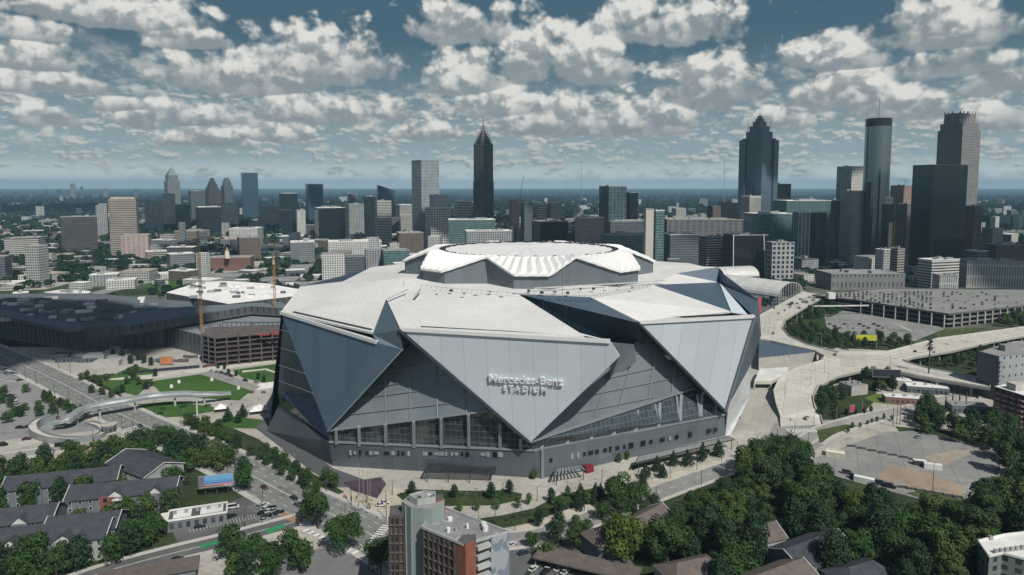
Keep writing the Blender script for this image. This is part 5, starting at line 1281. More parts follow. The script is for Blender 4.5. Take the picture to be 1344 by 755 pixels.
    for k in range(9):
        q = G(rd.uniform(585, 640), rd.uniform(682, 700), zr); MB().tube((q.x, q.y, zr), (q.x, q.y, zr + rd.uniform(.8, 1.8)), rd.uniform(.4, 1.0), None, 8, rd.choice((ROOFS['white'], unitm))).build('roof_vent', None, t)
build_brick_tower()
def build_right_blocks():
    # grey and brick pair at the right edge
    base = G(1300, 560, 0); zt = 30.
    t = thing('grey_apartment_block', 'grey apartment tower with small square windows at the right edge', 'building', (base.x, base.y, 0))
    pts = [tuple(G(x, y, 30)[:2]) for x, y in ((1284, 462), (1311, 469), (1360, 463), (1400, 445), (1330, 448))]
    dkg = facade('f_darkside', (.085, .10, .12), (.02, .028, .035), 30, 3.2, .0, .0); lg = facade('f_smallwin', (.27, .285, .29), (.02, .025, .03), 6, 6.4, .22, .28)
    b = MB(); n = len(pts); P = pts
    a = sum(P[i][0] * P[(i + 1) % n][1] - P[(i + 1) % n][0] * P[i][1] for i in range(n))
    if a < 0: P = P[::-1]
    b.prism(P, 0, zt, lg, ROOFS['grey'], False); b.build('wall', None, t)
    q0, q1 = Vector((*pts[0], 0)), Vector((*pts[1], 0)); o = Vector((0, -.4, 0))
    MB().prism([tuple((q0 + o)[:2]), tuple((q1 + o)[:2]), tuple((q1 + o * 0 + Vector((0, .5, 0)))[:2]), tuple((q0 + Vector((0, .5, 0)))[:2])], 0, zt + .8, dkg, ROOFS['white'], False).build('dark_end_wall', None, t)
    for k in range(9): MB().box((q1.x + 1.2, q1.y - .4, 2 + 3.1 * k), (2, 1.6, 1.2), .1, mat('balcony_grey', (.2, .21, .22), .7)).build('balcony', None, t)
    MB().box(G(1325, 456, 32), (12, 6, 4), .1, ROOFS['grey']).build('penthouse', None, t)
    t2 = thing('brick_apartment_block', 'dark red brick apartment block with tiers of balconies at the right edge', 'building', (base.x + 10, base.y - 15, 0))
    zt = 22.; pts = [tuple(G(x, y, zt)[:2]) for x, y in ((1305, 507), (1344, 519), (1400, 530), (1400, 498), (1330, 502))]
    MB().prism(pts, 0, zt, facade('f_brickbal', (.14, .06, .06), (.02, .02, .025), 4.2, 3.1, .62, .6), ROOFS['white'], False).build('wall', None, t2)
    f0, f1 = Vector((*pts[0], 0)), Vector((*pts[1], 0)); d = (f1 - f0).normalized()
    for k in range(6):
        for j in range(4):
            q = f0 + (f1 - f0) * ((j + .5) / 4) + Vector((0, -.8, 2.8 + 3.1 * k)); MB().bar(q - d * 1.7, q + d * 1.7, 1.4, .9, mat('balcony_pink', (.30, .2, .2), .7)).build('balcony', None, t2)
    c = G(1338, 507, zt + 2); MB().box((c.x, c.y, zt + 2), (11, 7, 4), .1, mat('penthouse_beige', (.42, .4, .36), .8)).build('penthouse', None, t2)
    # white roofed block at the bottom right corner
    zt = 16.; pts = [tuple(G(x, y, zt)[:2]) for x, y in ((1284, 711), (1298, 731), (1316, 727), (1350, 736), (1420, 740), (1400, 690), (1344, 700), (1318, 703))]
    t3 = thing('white_roofed_block', 'flat block with a bright white roof in the bottom right corner', 'building', (pts[0][0], pts[0][1], 0)); HOUSES.append((pts[3][0], pts[3][1], 22))
    MB().prism(pts, 0, zt, facade('f_corner', (.13, .15, .14), (.02, .03, .03), 4, 3.2, .5, .55), ROOFS['white'], False).build('wall', None, t3)
    b = MB().use(ROOFS['white'])
    for i in range(len(pts)): b.bar((*pts[i], zt + .3), (*pts[(i + 1) % len(pts)], zt + .3), .4, .8)
    b.build('parapet', None, t3)
    for k in range(8): q = G(1300 + k * 7, 708 + (k * 37 % 19), zt); MB().box((q.x, q.y, zt + .7), (1.3, 1.1, 1.3), 0, unitm).build('rooftop_unit', None, t3)
    # low sheds under the viaduct on the right
    for (px, py, L, Wd, h, rot, m, rf, lb) in (
        (1048, 478, 42, 16, 9, .15, 'slate', 'dark', None), (1215, 505, 26, 14, 5, -.3, 'slate', 'white', 'low dark shed with a white roof beside the billboard'),
        (1188, 520, 26, 9, 4.5, -.25, 'brick', 'white', 'long low brick shed by the bright grass'), (1270, 530, 22, 12, 5, -.2, 'slate', 'grey', 'low dark shed in front of the grey apartment tower'),
        (1120, 503, 14, 12, 7, .3, 'plain', 'grey', 'small grey concrete hut under the viaduct'), (1175, 497, 20, 10, 6, -.2, 'plain', 'white', 'pale shed with a white roof below the black sign')):
        if lb is None: continue
        p = G(px, py, h); t = thing('shed', lb, 'shed', (p.x, p.y, 0)); MB().prism(rect(p.x, p.y, L, Wd, rot), 0, h, FM[m], ROOFS[rf], False).build('wall', None, t); HOUSES.append((p.x, p.y, L * .5))
        for k in range(3): MB().box((p.x - L * .3 + k * L * .3, p.y, h + .6), (1.6, 1.4, 1.2), rot, unitm).build('rooftop_unit', None, t)
    # hall with the blue roof beside the stadium
    zt = 10.; pts = [tuple(G(x, y, zt)[:2]) for x, y in ((996, 444), (1070, 459), (1072, 462), (1035, 466), (996, 470))]
    t = thing('blue_roofed_hall', 'low hall with a slate blue roof between the stadium and the viaduct', 'hall', (pts[0][0], pts[0][1], 0))
    MB().prism(pts, 0, zt, FM['plain'], mat('blue_roof', (.085, .12, .155), .6, .2, .1), False).build('wall', None, t)
    zt = 6.; pts = [tuple(G(x, y, zt)[:2]) for x, y in ((998, 484), (1034, 482), (1034, 490), (1012, 500), (990, 500))]
    t = thing('loading_dock', 'white edged concrete loading dock at the foot of the stadium', 'dock', (pts[0][0], pts[0][1], 0)); MB().prism(pts, 3.5, zt, deckc, ROOFS['white']).build('roof', None, t)
    for x, y in pts: MB().box((x, y, 1.8), (1, 1, 3.6), 0, conc).build('pillar', None, t)
build_right_blocks()
def build_left_halls():
    # dark convention halls
    dk = facade('f_halldark', (.075, .08, .085), (.03, .035, .04), 7, 30, .25, .9); rfd = surf('roof_slate', (.10, .12, .135), (.15, .17, .185), (.06, .07, .08), .7, .03, joints=14.)
    def pt(pts, z): return [tuple(G(x, y, z)[:2]) for x, y in pts]
    t = thing('convention_hall', 'very large dark convention hall with a broad slate roof on the left', 'hall', (*pt([(60, 440)], 0)[0], 0)); z = 22.
    MB().prism(pt([(-60, 405), (112, 430), (85, 432), (112, 432), (215, 420), (370, 398), (225, 385), (60, 382), (-60, 388)][:2] + [(215, 424), (260, 412), (250, 396), (120, 385), (-60, 386)], z), 0, z, dk, rfd, False).build('main_hall', None, t)
    MB().prism(pt([(-60, 402), (85, 431.5), (112, 430), (105, 426), (92, 425), (-60, 393)], z + 3), z, z + 3, dk, surf('canopy_slate', (.13, .155, .17), (.17, .195, .21)), False).build('canopy', None, t)
    MB().prism(pt([(114, 437), (216, 428), (216, 424), (114, 432)], 15), 0, 15, facade('f_fins2', (.13, .135, .135), (.025, .03, .03), 9, 30, .5, .9), rfd, False).build('finned_front', None, t)
    MB().prism(pt([(155, 424), (165, 428), (330, 402), (380, 405), (370, 396), (220, 404), (165, 412)], z + 6), z - 2, z + 6, dk, surf('canopy_slate2', (.12, .15, .165), (.16, .185, .20)), False).build('swept_roof', None, t)
    rd = random.Random(3)
    for k in range(60):
        q = G(rd.uniform(-20, 205), rd.uniform(392, 422), z); MB().box((q.x, q.y, z + 1.2), (rd.uniform(3, 16), rd.uniform(2, 8), 2.4), .3, rd.choice((unitm, rfd, ROOFS['white']))).build('rooftop_unit', None, t)
    t = thing('white_roofed_hall', 'broad convention hall with a brilliant white roof left of the stadium', 'hall', (*pt([(300, 390)], 0)[0], 0)); z = 20.
    MB().prism(pt([(218, 384), (300, 399), (385, 389), (395, 380), (348, 372), (300, 369), (262, 370)], z), 0, z, dk, mat('roof_brilliant', (.74, .73, .70), .8, 0, .12, .05), False).build('hall', None, t)
    for k in range(34):
        q = G(rd.uniform(245, 372), rd.uniform(372, 392), z); MB().box((q.x, q.y, z + 1.2), (rd.uniform(3, 9), rd.uniform(3, 7), 2.4), .2, rd.choice((unitm, FM['slate'], ROOFS['white']))).build('rooftop_unit', None, t)
    t = thing('swept_hall', 'dark hall with a large swept slate canopy in front of the white roof', 'hall', (*pt([(290, 420)], 0)[0], 0)); z = 18.
    MB().prism(pt([(215, 428), (265, 440), (372, 428), (372, 408), (330, 404), (225, 416)], z), 0, z, dk, surf('canopy_slate3', (.17, .19, .20), (.22, .24, .25)), False).build('hall', None, t)
    # construction frame with the two tower cranes
    base = pt([(320, 455)], 0)[0]; t = thing('construction_frame', 'brown concrete frame building under construction by the two orange cranes', 'building', (*base, 0)); fr = mat('raw_concrete', (.11, .088, .086), .9, 0, .4); inn = mat('raw_dark', (.035, .03, .032), .95)
    P4 = pt([(265, 444), (282, 448), (372, 440), (372, 430), (275, 433)], 21)
    for k in range(6):
        MB().prism(P4, 3.9 * k + 3.4, 3.9 * k + 3.9, fr, fr).build('floor_slab', None, t)
    MB().prism([tuple(Vector(q).lerp(Vector((sum(a[0] for a in P4) / 5, sum(a[1] for a in P4) / 5)), .12)) for q in P4], 0, 19, inn, inn, False).build('dark_core', None, t)
    cl = MB().use(fr)
    for i in range(5):
        a, b_ = Vector((*P4[i], 0)), Vector((*P4[(i + 1) % 5], 0)); n = max(2, int((b_ - a).length / 8))
        for j in range(n): q = a.lerp(b_, j / n); cl.box((q.x, q.y, 12), (.9, .9, 23 if (i + j) % 3 else 27.5))
    cl.build('column', None, t)
    rb = MB().use(mat('red_formwork', (.32, .07, .06), .8))
    for k in range(10): q = G(rd.uniform(340, 372), rd.uniform(436, 441), 24); rb.box((q.x, q.y, 24.2), (rd.uniform(2, 5), rd.uniform(1, 2), .8))
    rb.build('formwork', None, t)
    st = MB().use(mat('steel_dark', (.10, .12, .13), .6, .3))
    for k in range(14):
        x = 292 + k * 6; a = G(x, 424, 26); st.bar((a.x, a.y, 8), (a.x, a.y, 27), .6, .6)
        if k: st.bar(prev, (a.x, a.y, 26.5), .7, .9); st.bar((prev[0], prev[1], 18), (a.x, a.y, 18), .5, .6)
        prev = (a.x, a.y, 26.5)
    st.build('steel_frame', None, t)
build_left_halls()
def crane(px, base_py, y_top, D_, jib_px, jib_len, lb, colr, w=2.0, back=14):
    b0 = G(px, base_py); zt = AT(px, y_top, b0.y).z; m_ = mat('crane_orange' if colr else 'crane_grey', (.42, .22, .07) if colr else (.25, .24, .22), .6, .1)
    t = thing('tower_crane', lb, 'crane', (b0.x, b0.y, 0)); x, y = b0.x, b0.y; b = MB().use(m_); h = w / 2; st = w * 1.25; n = int(zt / st)
    for a, c in ((-1, -1), (1, -1), (1, 1), (-1, 1)): b.bar((x + a * h, y + c * h, 0), (x + a * h, y + c * h, zt), .2, .2)
    for k in range(n):
        z = k * st; cs = [(-1, -1), (1, -1), (1, 1), (-1, 1)]
        for i in range(4):
            p, q = cs[i], cs[(i + 1) % 4]
            if k % 2: p, q = q, p
            b.bar((x + p[0] * h, y + p[1] * h, z), (x + q[0] * h, y + q[1] * h, z + st), .16, .16)
    b.build('mast', None, t); MB().box((x, y, zt + 1.2), (w * 1.3, w * 1.3, 2.4), 0, m_).build('cab', None, t)
    an = jib_px; d = Vector((cos(an), sin(an), 0)); j = MB().use(m_); o = Vector((x, y, zt + 2.6)); e = o + d * jib_len; nn = Vector((-d.y, d.x, 0)) * .8; up = Vector((0, 0, 1.8))
    j.bar(o + nn, e + nn, .22, .22); j.bar(o - nn, e - nn, .22, .22); j.bar(o + up, e + up * .4, .22, .22); k_ = int(jib_len / 2.5)
    for i in range(k_):
        a, c = o + d * (jib_len * i / k_), o + d * (jib_len * (i + 1) / k_); j.bar(a + nn, (a + c) / 2 + up * (1 - .6 * i / k_), .12, .12); j.bar(c - nn, (a + c) / 2 + up * (1 - .6 * i / k_), .12, .12)
    j.build('jib', None, t); cj = MB().use(m_); cj.bar(o, o - d * back, 1.2, .5); cj.build('counter_jib', None, t); cw = o - d * back; MB().box((cw.x, cw.y, cw.z - 1), (3, 2.4, 3), an, conc).build('counterweight', None, t)
    ap = MB().use(m_); ap.bar(o, o + Vector((0, 0, 7)), .6, .6); ap.bar(o + Vector((0, 0, 7)), o + d * jib_len * .7, .1, .1); ap.bar(o + Vector((0, 0, 7)), o - d * back, .1, .1); ap.build('apex', None, t)
    return t
crane(266, 462, 318, 0, 1.35, 22, 'orange tower crane, left one of the pair by the construction frame', True, 1.7)
crane(362, 440, 345, 0, 1.9, 22, 'orange tower crane, right one of the pair close to the stadium', True, 1.7)
def far_mast(px, yb, yt, D_, lb, cat='mast', lean=0., w=1.2, jib=None, col=(.25, .24, .22)):
    a, b_ = AT(px, yb, D_), AT(px + lean, yt, D_); a.z = max(a.z, 0) if yb < 247 else a.z; t = thing('radio_mast' if cat == 'mast' else 'tower_crane', lb, cat, (a.x, a.y, 0)); m_ = mat('mast_grey', (.2, .2, .2), .6)
    MB().tube((a.x, a.y, 0 if cat == 'mast' else a.z - 10), b_, w, w * .5, 5, m_).build('mast', None, t)
    if jib:
        for (dx0, dy0, dx1, dy1) in jib:
            MB().bar(AT(px + dx0, yt + dy0, D_), AT(px + dx1, yt + dy1, D_), w, w, m_).build('jib', None, t)
    return t
far_mast(763, 247, 213, 5200, 'tall thin radio mast with a crossed top right of centre on the horizon', w=2.2, jib=((-3, -1, 3, 1), (-3, 1, 3, -1)))
far_mast(743, 247, 215, 6500, 'faint thin radio mast left of the one with the crossed top', w=1.8)
far_mast(951, 247, 211, 5200, 'thin radio mast left of the blue stepped tower', w=2.4, jib=((-3, 0, 3, 0),))
far_mast(681, 262, 230, 1500, 'slanting crane jib above the rose coloured tower', 'crane', 6, .7)
far_mast(1188, 246, 236, 1500, 'hammerhead tower crane between the round tower and the black box tower', 'crane', 0, .9, ((-26, -1, 7, -1), (-2, 0, 4, 4)))
# ------------------------------------------------------------------ parking deck, bridge, pavilion
def build_deck():
    t = thing('parking_deck', 'large dark parking deck with an open roof full of cars on the right', 'parking deck', (*G(1245, 433)[:2], 0)); z = 14.
    O = [(1066, 388), (1165, 379), (1344, 381), (1430, 384), (1430, 392), (1344, 402), (1245, 413), (1165, 401), (1120, 394)]
    P = [tuple(G(x, y, z)[:2]) for x, y in O]; cm = surf('deck_slab', (.20, .20, .19), (.27, .27, .255), (.12, .12, .12), .5, .03); dk = mat('deck_dark', (.02, .022, .025), .9)
    for k, zz in enumerate((z, z - 5, z - 10)):
        MB().prism(P, zz - .9, zz, surf('deck_edge', (.10, .10, .10), (.14, .14, .135)), cm).build('floor_slab', None, t)
    c = (sum(p[0] for p in P) / len(P), sum(p[1] for p in P) / len(P)); Q = [(c[0] + (p[0] - c[0]) * .95, c[1] + (p[1] - c[1]) * .93) for p in P]
    MB().prism(Q, 0, z - 1, dk, dk, False).build('dark_core', None, t); ed = MB().use(surf('deck_edge', (.1, .1, .1), (.14, .14, .135)))
    for i in range(len(P)): ed.bar((*P[i], z + .5), (*P[(i + 1) % len(P)], z + .5), .4, 1.1)
    ed.build('parapet', None, t); n = len(P)
    for i in (4, 5, 6, 7):
        a, b = Vector((*P[i], 0)), Vector((*P[(i + 1) % n], 0)); k = max(1, int((b - a).length / 12))
        for j in range(k): q = a.lerp(b, (j + .3) / k); MB().box((q.x, q.y, z / 2 - .5), (1.2, 1.2, z - 1), 0, conc).build('column', None, t)
    q = G(1175, 425, 7); MB().bar(q, q + Vector((12, -6, -6)), 2.5, .6, deckc).build('stair', None, t)
    a, b = G(1068, 402, 11), G(1140, 401, 11); MB().bar(a, b, 1.4, 1.2, mat('beam_white', (.55, .55, .53))).build('white_beam', None, t)
    MB().box(G(1090, 388, z + 3), (8, 8, 7), 0, ROOFS['white']).build('stair_head', None, t)
    return [Vector((*p, 0)) for p in P]
DECK = build_deck()
def build_pavilion():
    t = thing('vaulted_pavilion', 'white barrel vaulted roofs with a ribbed arch end right behind the stadium', 'pavilion', (*G(1000, 385, 0)[:2], 0)); wm = mat('vault_white', (.55, .55, .52), .5, .1, .12, .08)
    def vault(p0, p1, r, hgt, zb, name):
        a, b = G(*p0), G(*p1); a.z = b.z = zb; d = (b - a).normalized(); s = Vector((-d.y, d.x, 0)); m = MB().use(wm); n = 14; k = 10; l = (b - a)
        def q(i, j): an = pi * i / n; return a + l * (j / k) + s * (r * cos(an)) + Vector((0, 0, hgt * sin(an)))
        for i in range(n):
            for j in range(k): m.face([q(i, j), q(i, j + 1), q(i + 1, j + 1), q(i + 1, j)])
        m.build(name, None, t); rb = MB().use(mat('vault_rib', (.42, .42, .41), .5))
        for jj in (0, k):
            for i in range(n): rb.bar(q(i, jj), q(i + 1, jj), .7, .7)
            for i in range(1, n): p = q(i, jj); rb.bar((p.x, p.y, 0), p, .45, .45)
        for j in range(1, k): 
            for i in range(n): rb.bar(q(i, j) + Vector((0, 0, .15)), q(i + 1, j) + Vector((0, 0, .15)), .25, .25)
        rb.build('arch_ribs', None, t)
    vault((950, 372, 16), (1038, 388, 12), 26, 15, 13, 'vault_roof'); vault((940, 362, 20), (985, 362, 18), 20, 12, 20, 'vault_roof')
    a = G(985, 395, 8); MB().box((a.x, a.y + 25, 6), (80, 40, 12), .2, FM['slate']).build('hall', None, t)
build_pavilion()
def build_footbridge():
    t = thing('footbridge', 'silver tube footbridge sweeping over the main road with a looping ramp', 'footbridge', (*G(90, 568)[:2], 0)); stl = mat('bridge_steel', (.26, .28, .29), .45, .3, .2, .15); rim = mat('bridge_rim', (.48, .49, .48), .5, .2)
    P3 = [(70, 556, 4.2), (88, 551, 6), (108, 539, 7.2), (135, 532, 7.6), (165, 527, 7.6), (200, 521, 7.4), (235, 518.5, 7.2), (268, 518, 6.6), (303, 516, 5.2)]
    W3 = [G(*p) for p in P3]; C = smooth(W3, 6); Z = []
    for i in range(len(C)):
        f = i / 6; k = min(int(f), len(P3) - 2); u = f - k; u = u * u * (3 - 2 * u); Z.append(P3[k][2] * (1 - u) + P3[k + 1][2] * u)
    d = MB().use(deckc); A, B_ = side(C, -2.2), side(C, 2.2)
    for i in range(len(C) - 1): d.face([(*A[i], Z[i]), (*A[i + 1], Z[i + 1]), (*B_[i + 1], Z[i + 1]), (*B_[i], Z[i])][::-1]); d.face([(*A[i], Z[i] - .7), (*A[i + 1], Z[i + 1] - .7), (*B_[i + 1], Z[i + 1] - .7), (*B_[i], Z[i] - .7)])
    d.build('deck', None, t); sh = MB().use(stl); n = 9
    def prof(i, k, th=0):
        e = min(1, i / 8, (len(C) - 1 - i) / 10) ; hh = .5 + 2.6 * max(.05, e); an = -.45 + (pi * .78) * k / n    # rises from the camera side and curls over
        off = -2.4 * cos(an) ; zz = Z[i] + hh * sin(an) * .8; S_ = side(C, off)[i]; return (S_.x, S_.y, zz + th)
    SD = {}
    for i in range(len(C) - 1):
        for k in range(n): sh.face([prof(i, k), prof(i + 1, k), prof(i + 1, k + 1), prof(i, k + 1)])
    sh.build('screen', None, t); rl = MB().use(rim)
    for i in range(len(C) - 1):
        rl.bar(prof(i, 0), prof(i + 1, 0), .3, .3); rl.bar(prof(i, n), prof(i + 1, n), .3, .3); rl.bar((*B_[i], Z[i] + 1.1), (*B_[i + 1], Z[i + 1] + 1.1), .12, .12)
    rl.build('rail', None, t)
    for (i, r) in ((10, .8), (17, .9), (26, .5), (35, .8), (42, .8)): q = C[min(i, len(C) - 1)]; MB().tube((q.x, q.y, 0), (q.x, q.y, Z[i] - .5), r, r * .8, 10, conc).build('pier', None, t)
    # looping ramp at the left foot
    N_ = 44; ring = []
    for i in range(N_ + 1):
        a = 1.9 + 5.4 * i / N_; p = G(90 + 47 * cos(a), 568 - 14 * sin(a)); ring.append((p, 4.2 * (1 - i / N_) + .25))
    Cr = [Vector(p[:2]) for p, _ in ring]; Zr = [z for _, z in ring]; A, B_ = side(Cr, -2), side(Cr, 2); m = MB().use(deckc); w = MB().use(stl)
    for i in range(N_):
        m.face([(*A[i], Zr[i]), (*A[i + 1], Zr[i + 1]), (*B_[i + 1], Zr[i + 1]), (*B_[i], Zr[i])])
        for S_ in (A, B_): w.face([(*S_[i], 0), (*S_[i + 1], 0), (*S_[i + 1], Zr[i + 1] + 1.1), (*S_[i], Zr[i] + 1.1)]); w.bar((*S_[i], Zr[i] + 1.15), (*S_[i + 1], Zr[i + 1] + 1.15), .3, .15)
    m.build('ramp', None, t); w.build('ramp_wall', None, t)
    q = G(143, 567); t2 = thing('round_kiosk', 'small round dark kiosk under the footbridge', 'kiosk', (q.x, q.y, 0)); MB().tube((q.x, q.y, 0), (q.x, q.y, 4.5), 4, 4, 16, FM['slate']).build('wall', None, t2); MB().tube((q.x, q.y, 4.5), (q.x, q.y, 4.9), 4.4, 4.4, 16, conc).build('roof', None, t2)
    q = G(259, 549); t3 = thing('pylon', 'pale slim pylon standing beside the end of the footbridge', 'pylon', (q.x, q.y, 0)); MB().tube((q.x, q.y, 0), (q.x, q.y, 11), .7, .5, 8, rim).build('shaft', None, t3); MB().bar((q.x - 3, q.y, 11), (q.x + 3, q.y, 11), .3, .3, rim).build('arm', None, t3)
    q = G(86, 560); t4 = thing('glass_shelter', 'pale green glass shelter inside the loop of the ramp', 'shelter', (q.x, q.y, 0)); MB().box((q.x - 5, q.y, 1.6), (10, .4, 3.2), .2, mat('green_glass', (.22, .33, .27), .2)).build('glazing', None, t4); MB().box((q.x, q.y, 3.3), (12, 4, .25), .2, rim).build('roof', None, t4)
build_footbridge()

# ------------------------------------------------------------------ vehicles
tyre = mat('tyre', (.02, .02, .02), .9); cglass = mat('car_glass', (.02, .025, .03), .08, .2, .1, .5, .6)
PAINTS = [('black', (.015, .015, .018)), ('white', (.62, .62, .60)), ('silver', (.33, .34, .35)), ('dark blue', (.02, .035, .09)), ('red', (.30, .02, .02)), ('grey', (.10, .105, .11)), ('maroon', (.10, .02, .035))]
def paintm(n, c): return mat('paint_' + n.replace(' ', '_'), c, .28, .25, .04, .3, .5)
def car_parts(pm, L=4.6, W_=1.85, Hh=1.5, van=False):
    b = MB().use(pm); l, w = L / 2, W_ / 2
    prof = [(-l, .35), (l, .35), (l, .75), (l - .15, .85), (l * .45, .95), (-l * .75, .98), (-l, .9)] if not van else [(-l, .35), (l, .35), (l, .95), (l * .7, 1.1), (-l, 1.15)]
    for s in (-1, 1):
        q = [(x, s * w, z) for x, z in prof]; b.face(q if s < 0 else q[::-1])
    for i in range(len(prof)):
        (x0, z0), (x1, z1) = prof[i], prof[(i + 1) % len(prof)]; b.face([(x0, w, z0), (x1, w, z1), (x1, -w, z1), (x0, -w, z0)][::-1])
    c = MB().use(cglass); h = Hh if not van else 2.1
    cb = [(l * .42, .94), (l * .12, h), (-l * .5, h), (-l * .82, .96)] if not van else [(l * .68, 1.08), (l * .45, h), (-l * .96, h), (-l * .99, 1.1)]
    ww = w * .86
    for s in (-1, 1):
        q = [(cb[0][0], s * w * .95, cb[0][1]), (cb[1][0], s * ww * .9, cb[1][1]), (cb[2][0], s * ww * .9, cb[2][1]), (cb[3][0], s * w * .95, cb[3][1])]; c.face(q if s > 0 else q[::-1])
    for i in range(3):
        a = ww * .9; w0 = w * .95 if i == 0 else a; w1 = w * .95 if i == 2 else a
        (x0, z0), (x1, z1) = cb[i], cb[i + 1]
        if i == 1: c.use(pm)
        else: c.use(cglass)
        c.face([(x0, w0, z0 + (.02 if i == 1 else 0)), (x0, -w0, z0 + (.02 if i == 1 else 0)), (x1, -w1, z1 + (.02 if i == 1 else 0)), (x1, w1, z1 + (.02 if i == 1 else 0))])
    return b, c
def near_car(nm, col, van=False):
    pm = paintm(nm, col); b, c = car_parts(pm, van=van, L=4.6 if not van else 5.2); t = bpy.data.objects.new('car' if not van else 'van', None); COL.objects.link(t)
    b.build('body', None, t); c.build('cabin', None, t)
    for x in (-1.4, 1.4):
        for y in (-.85, .85): MB().tube((x, y - .12, .34), (x, y + .12, .34), .34, .34, 10, tyre).build('wheel', None, t)
    for y in (-.65, .65): MB().box((2.27, y, .68), (.08, .32, .16), 0, mat('headlight', (.6, .6, .55), .2)).build('headlight', None, t)
    return t
def far_car_mesh(nm, col):
    b, c = car_parts(paintm(nm, col)); m = MB(); 
    for src in (b, c):
        base = len(m.v); m.v += src.v; m.f += [tuple(i + base for i in f) for f in src.f]; m.uv += src.uv
        for k in src.mi: mm = src.mats[k]; m.use(mm); m.mi.append(m.cur)
    m.use(tyre)
    for x in (-1.4, 1.4): m.box((x, 0, .3), (.65, 1.84, .6))
    o = m.build('car'); me = o.data; bpy.data.objects.remove(o); return me
FARCARS = [(n, far_car_mesh(n, c)) for n, c in PAINTS]
PROTO = {}
def put_car(px, py, ang, col, label, z=.3, group=None, van=False, w=None):
    key = (col, van); p = w if w is not None else G(px, py, z)
    if key not in PROTO: o = PROTO[key] = near_car(col, dict(PAINTS)[col], van)
    else: o = copy_tree(PROTO[key])
    o.location = (p[0], p[1], z if w is None else p[2]); o.rotation_euler = (0, 0, ang); tag(o, label, 'van' if van else 'car', group or 'cars on the streets')
    return o
A1_ = atan2(-.66, .75)
for (px, py, an, col, lb, vn) in (
    (347, 641, A1_, 'maroon', 'maroon car driving on the main road nearest the billboard', False), (386, 655, A1_, 'black', 'black car ahead of the maroon one on the main road', False), (391, 664, A1_, 'grey', 'grey car in the near lane just before the crossing', False),
    (400, 662, A1_, 'black', 'second black car beside the grey one before the crossing', False), (444, 684, A1_, 'black', 'black car on the crossing behind the two big trees', False), (184, 560, A1_, 'black', 'small black car on the main road under the footbridge', False),
    (79, 586, .25, 'black', 'black car on the pale side road below the ramp loop', True), (26, 562, .1, 'black', 'first black car parked left of the ramp loop', False), (37, 561, .1, 'dark blue', 'dark blue car parked left of the ramp loop', False),
    (35, 577, .4, 'maroon', 'maroon car parked on the bare corner at the left edge', False), (3, 585, .4, 'black', 'black car cut by the left edge', True), (303, 679, .9, 'black', 'black car parked in front of the flat roofed shop', False), (306, 667, .36, 'white', 'white van parked at the end of the flat roofed shop', True),
    (233, 736, .35, 'black', 'black car driving along the lower street', False), (262, 692, .36, 'black', 'black car beside the flat roofed shop wall', False), (500, 664, .2, 'white', 'left white car waiting near the traffic signals', False), (505, 661, .2, 'white', 'right white car waiting near the traffic signals', False),
    (687, 727, .5, 'dark blue', 'dark blue car on the street below the brick tower', False), (730, 712, .45, 'black', 'black car on the front street by the houses', False), (1059, 549, 1.5, 'white', 'white car on the viaduct just above the crossing', False),
    (806, 680, .5, 'white', 'white car parked between two trees on the front street', False)):
    put_car(px, py, an, col, lb, .3 if py != 549 else 1.8, None, vn)
rc = random.Random(12)
for i, (px, py) in enumerate(((342, 666), (347, 664), (349, 669), (353, 672), (345, 674), (356, 668), (360, 671), (366, 674), (350, 679), (347, 684))):
    put_car(px, py, A1_ + 1.57 + rc.uniform(-.1, .1), rc.choice(('white', 'black', 'silver', 'white')), 'car in the tight double row at the car park end', .35, 'cars parked in the lot by the main road')
for (px, py) in ((712, 741), (722, 744), (733, 748), (700, 748), (716, 752), (742, 752), (640, 722), (652, 718), (672, 716)):
    put_car(px, py, .9, rc.choice(('white', 'black', 'silver', 'grey')), 'parked car beside the long brown roofed carport' if px > 690 else 'parked car right below the brick tower', .35, 'cars parked by the carport')
def far_car(p, ang, label, group, rd=rc):
    n, me = rd.choices(FARCARS, (5, 5, 4, 1.2, .7, 4, .6))[0]; o = bpy.data.objects.new('car', me); COL.objects.link(o); o.location = p; o.rotation_euler = (0, 0, ang); return tag(o, label, 'car', group)
# roof of the parking deck
D2 = [tuple(p[:2]) for p in DECK]; spots = []
for r_ in range(9):
    for c_ in range(46):
        x = 1082 + c_ * 5.6 + rc.uniform(-.6, .6); y = 384.2 + r_ * 2.6 + (c_ % 2) * .3
        p = G(x, y, 14.1)
        if inside(p, D2) and inside((p.x + 3, p.y + 4), D2) and inside((p.x - 3, p.y - 4), D2) and rc.random() < (.8 if x < 1225 else .25): spots.append(p)
for p in spots[:190]: far_car(p, rc.choice((.9, .95, 4.0)), 'car parked on the roof of the big parking deck', 'cars on the roof of the parking deck')
for (x, y) in [(1090 + k * 6.3 + rc.uniform(-1, 1), 426 + (k % 3) * 2.6) for k in range(12)]: far_car(G(x, y, .3), .4, 'car parked on the open lot inside the bend of the viaduct', 'cars on the lot inside the viaduct bend')
for (x, y, z) in ((1022, 412, 11.1), (1030, 408, 11.1), (1037, 404, 11.1), (1046, 399, 11.1), (1054, 396, 11.1), (1016, 405, 11.1), (1062, 391, 11.1), (1038, 401, 11.1), (1096, 466, 9.9), (1201, 462, 9.4), (1015, 438, 11.1), (1050, 393, 11.1)):
    far_car(G(x, y, z), 1.2, 'small car driving on the viaduct', 'cars on the viaduct')
for k in range(9): far_car(G(14 + k * 2, 520 + k * 3.2, .3), .3, 'car in the dark row under the trees at the far left', 'cars in the row at the far left')
for k in range(14): far_car(G(rc.uniform(-5, 28), rc.uniform(478, 500), .3), rc.uniform(0, 1.5), 'car in the shaded lot at the left edge', 'cars in the shaded lot at the left edge')
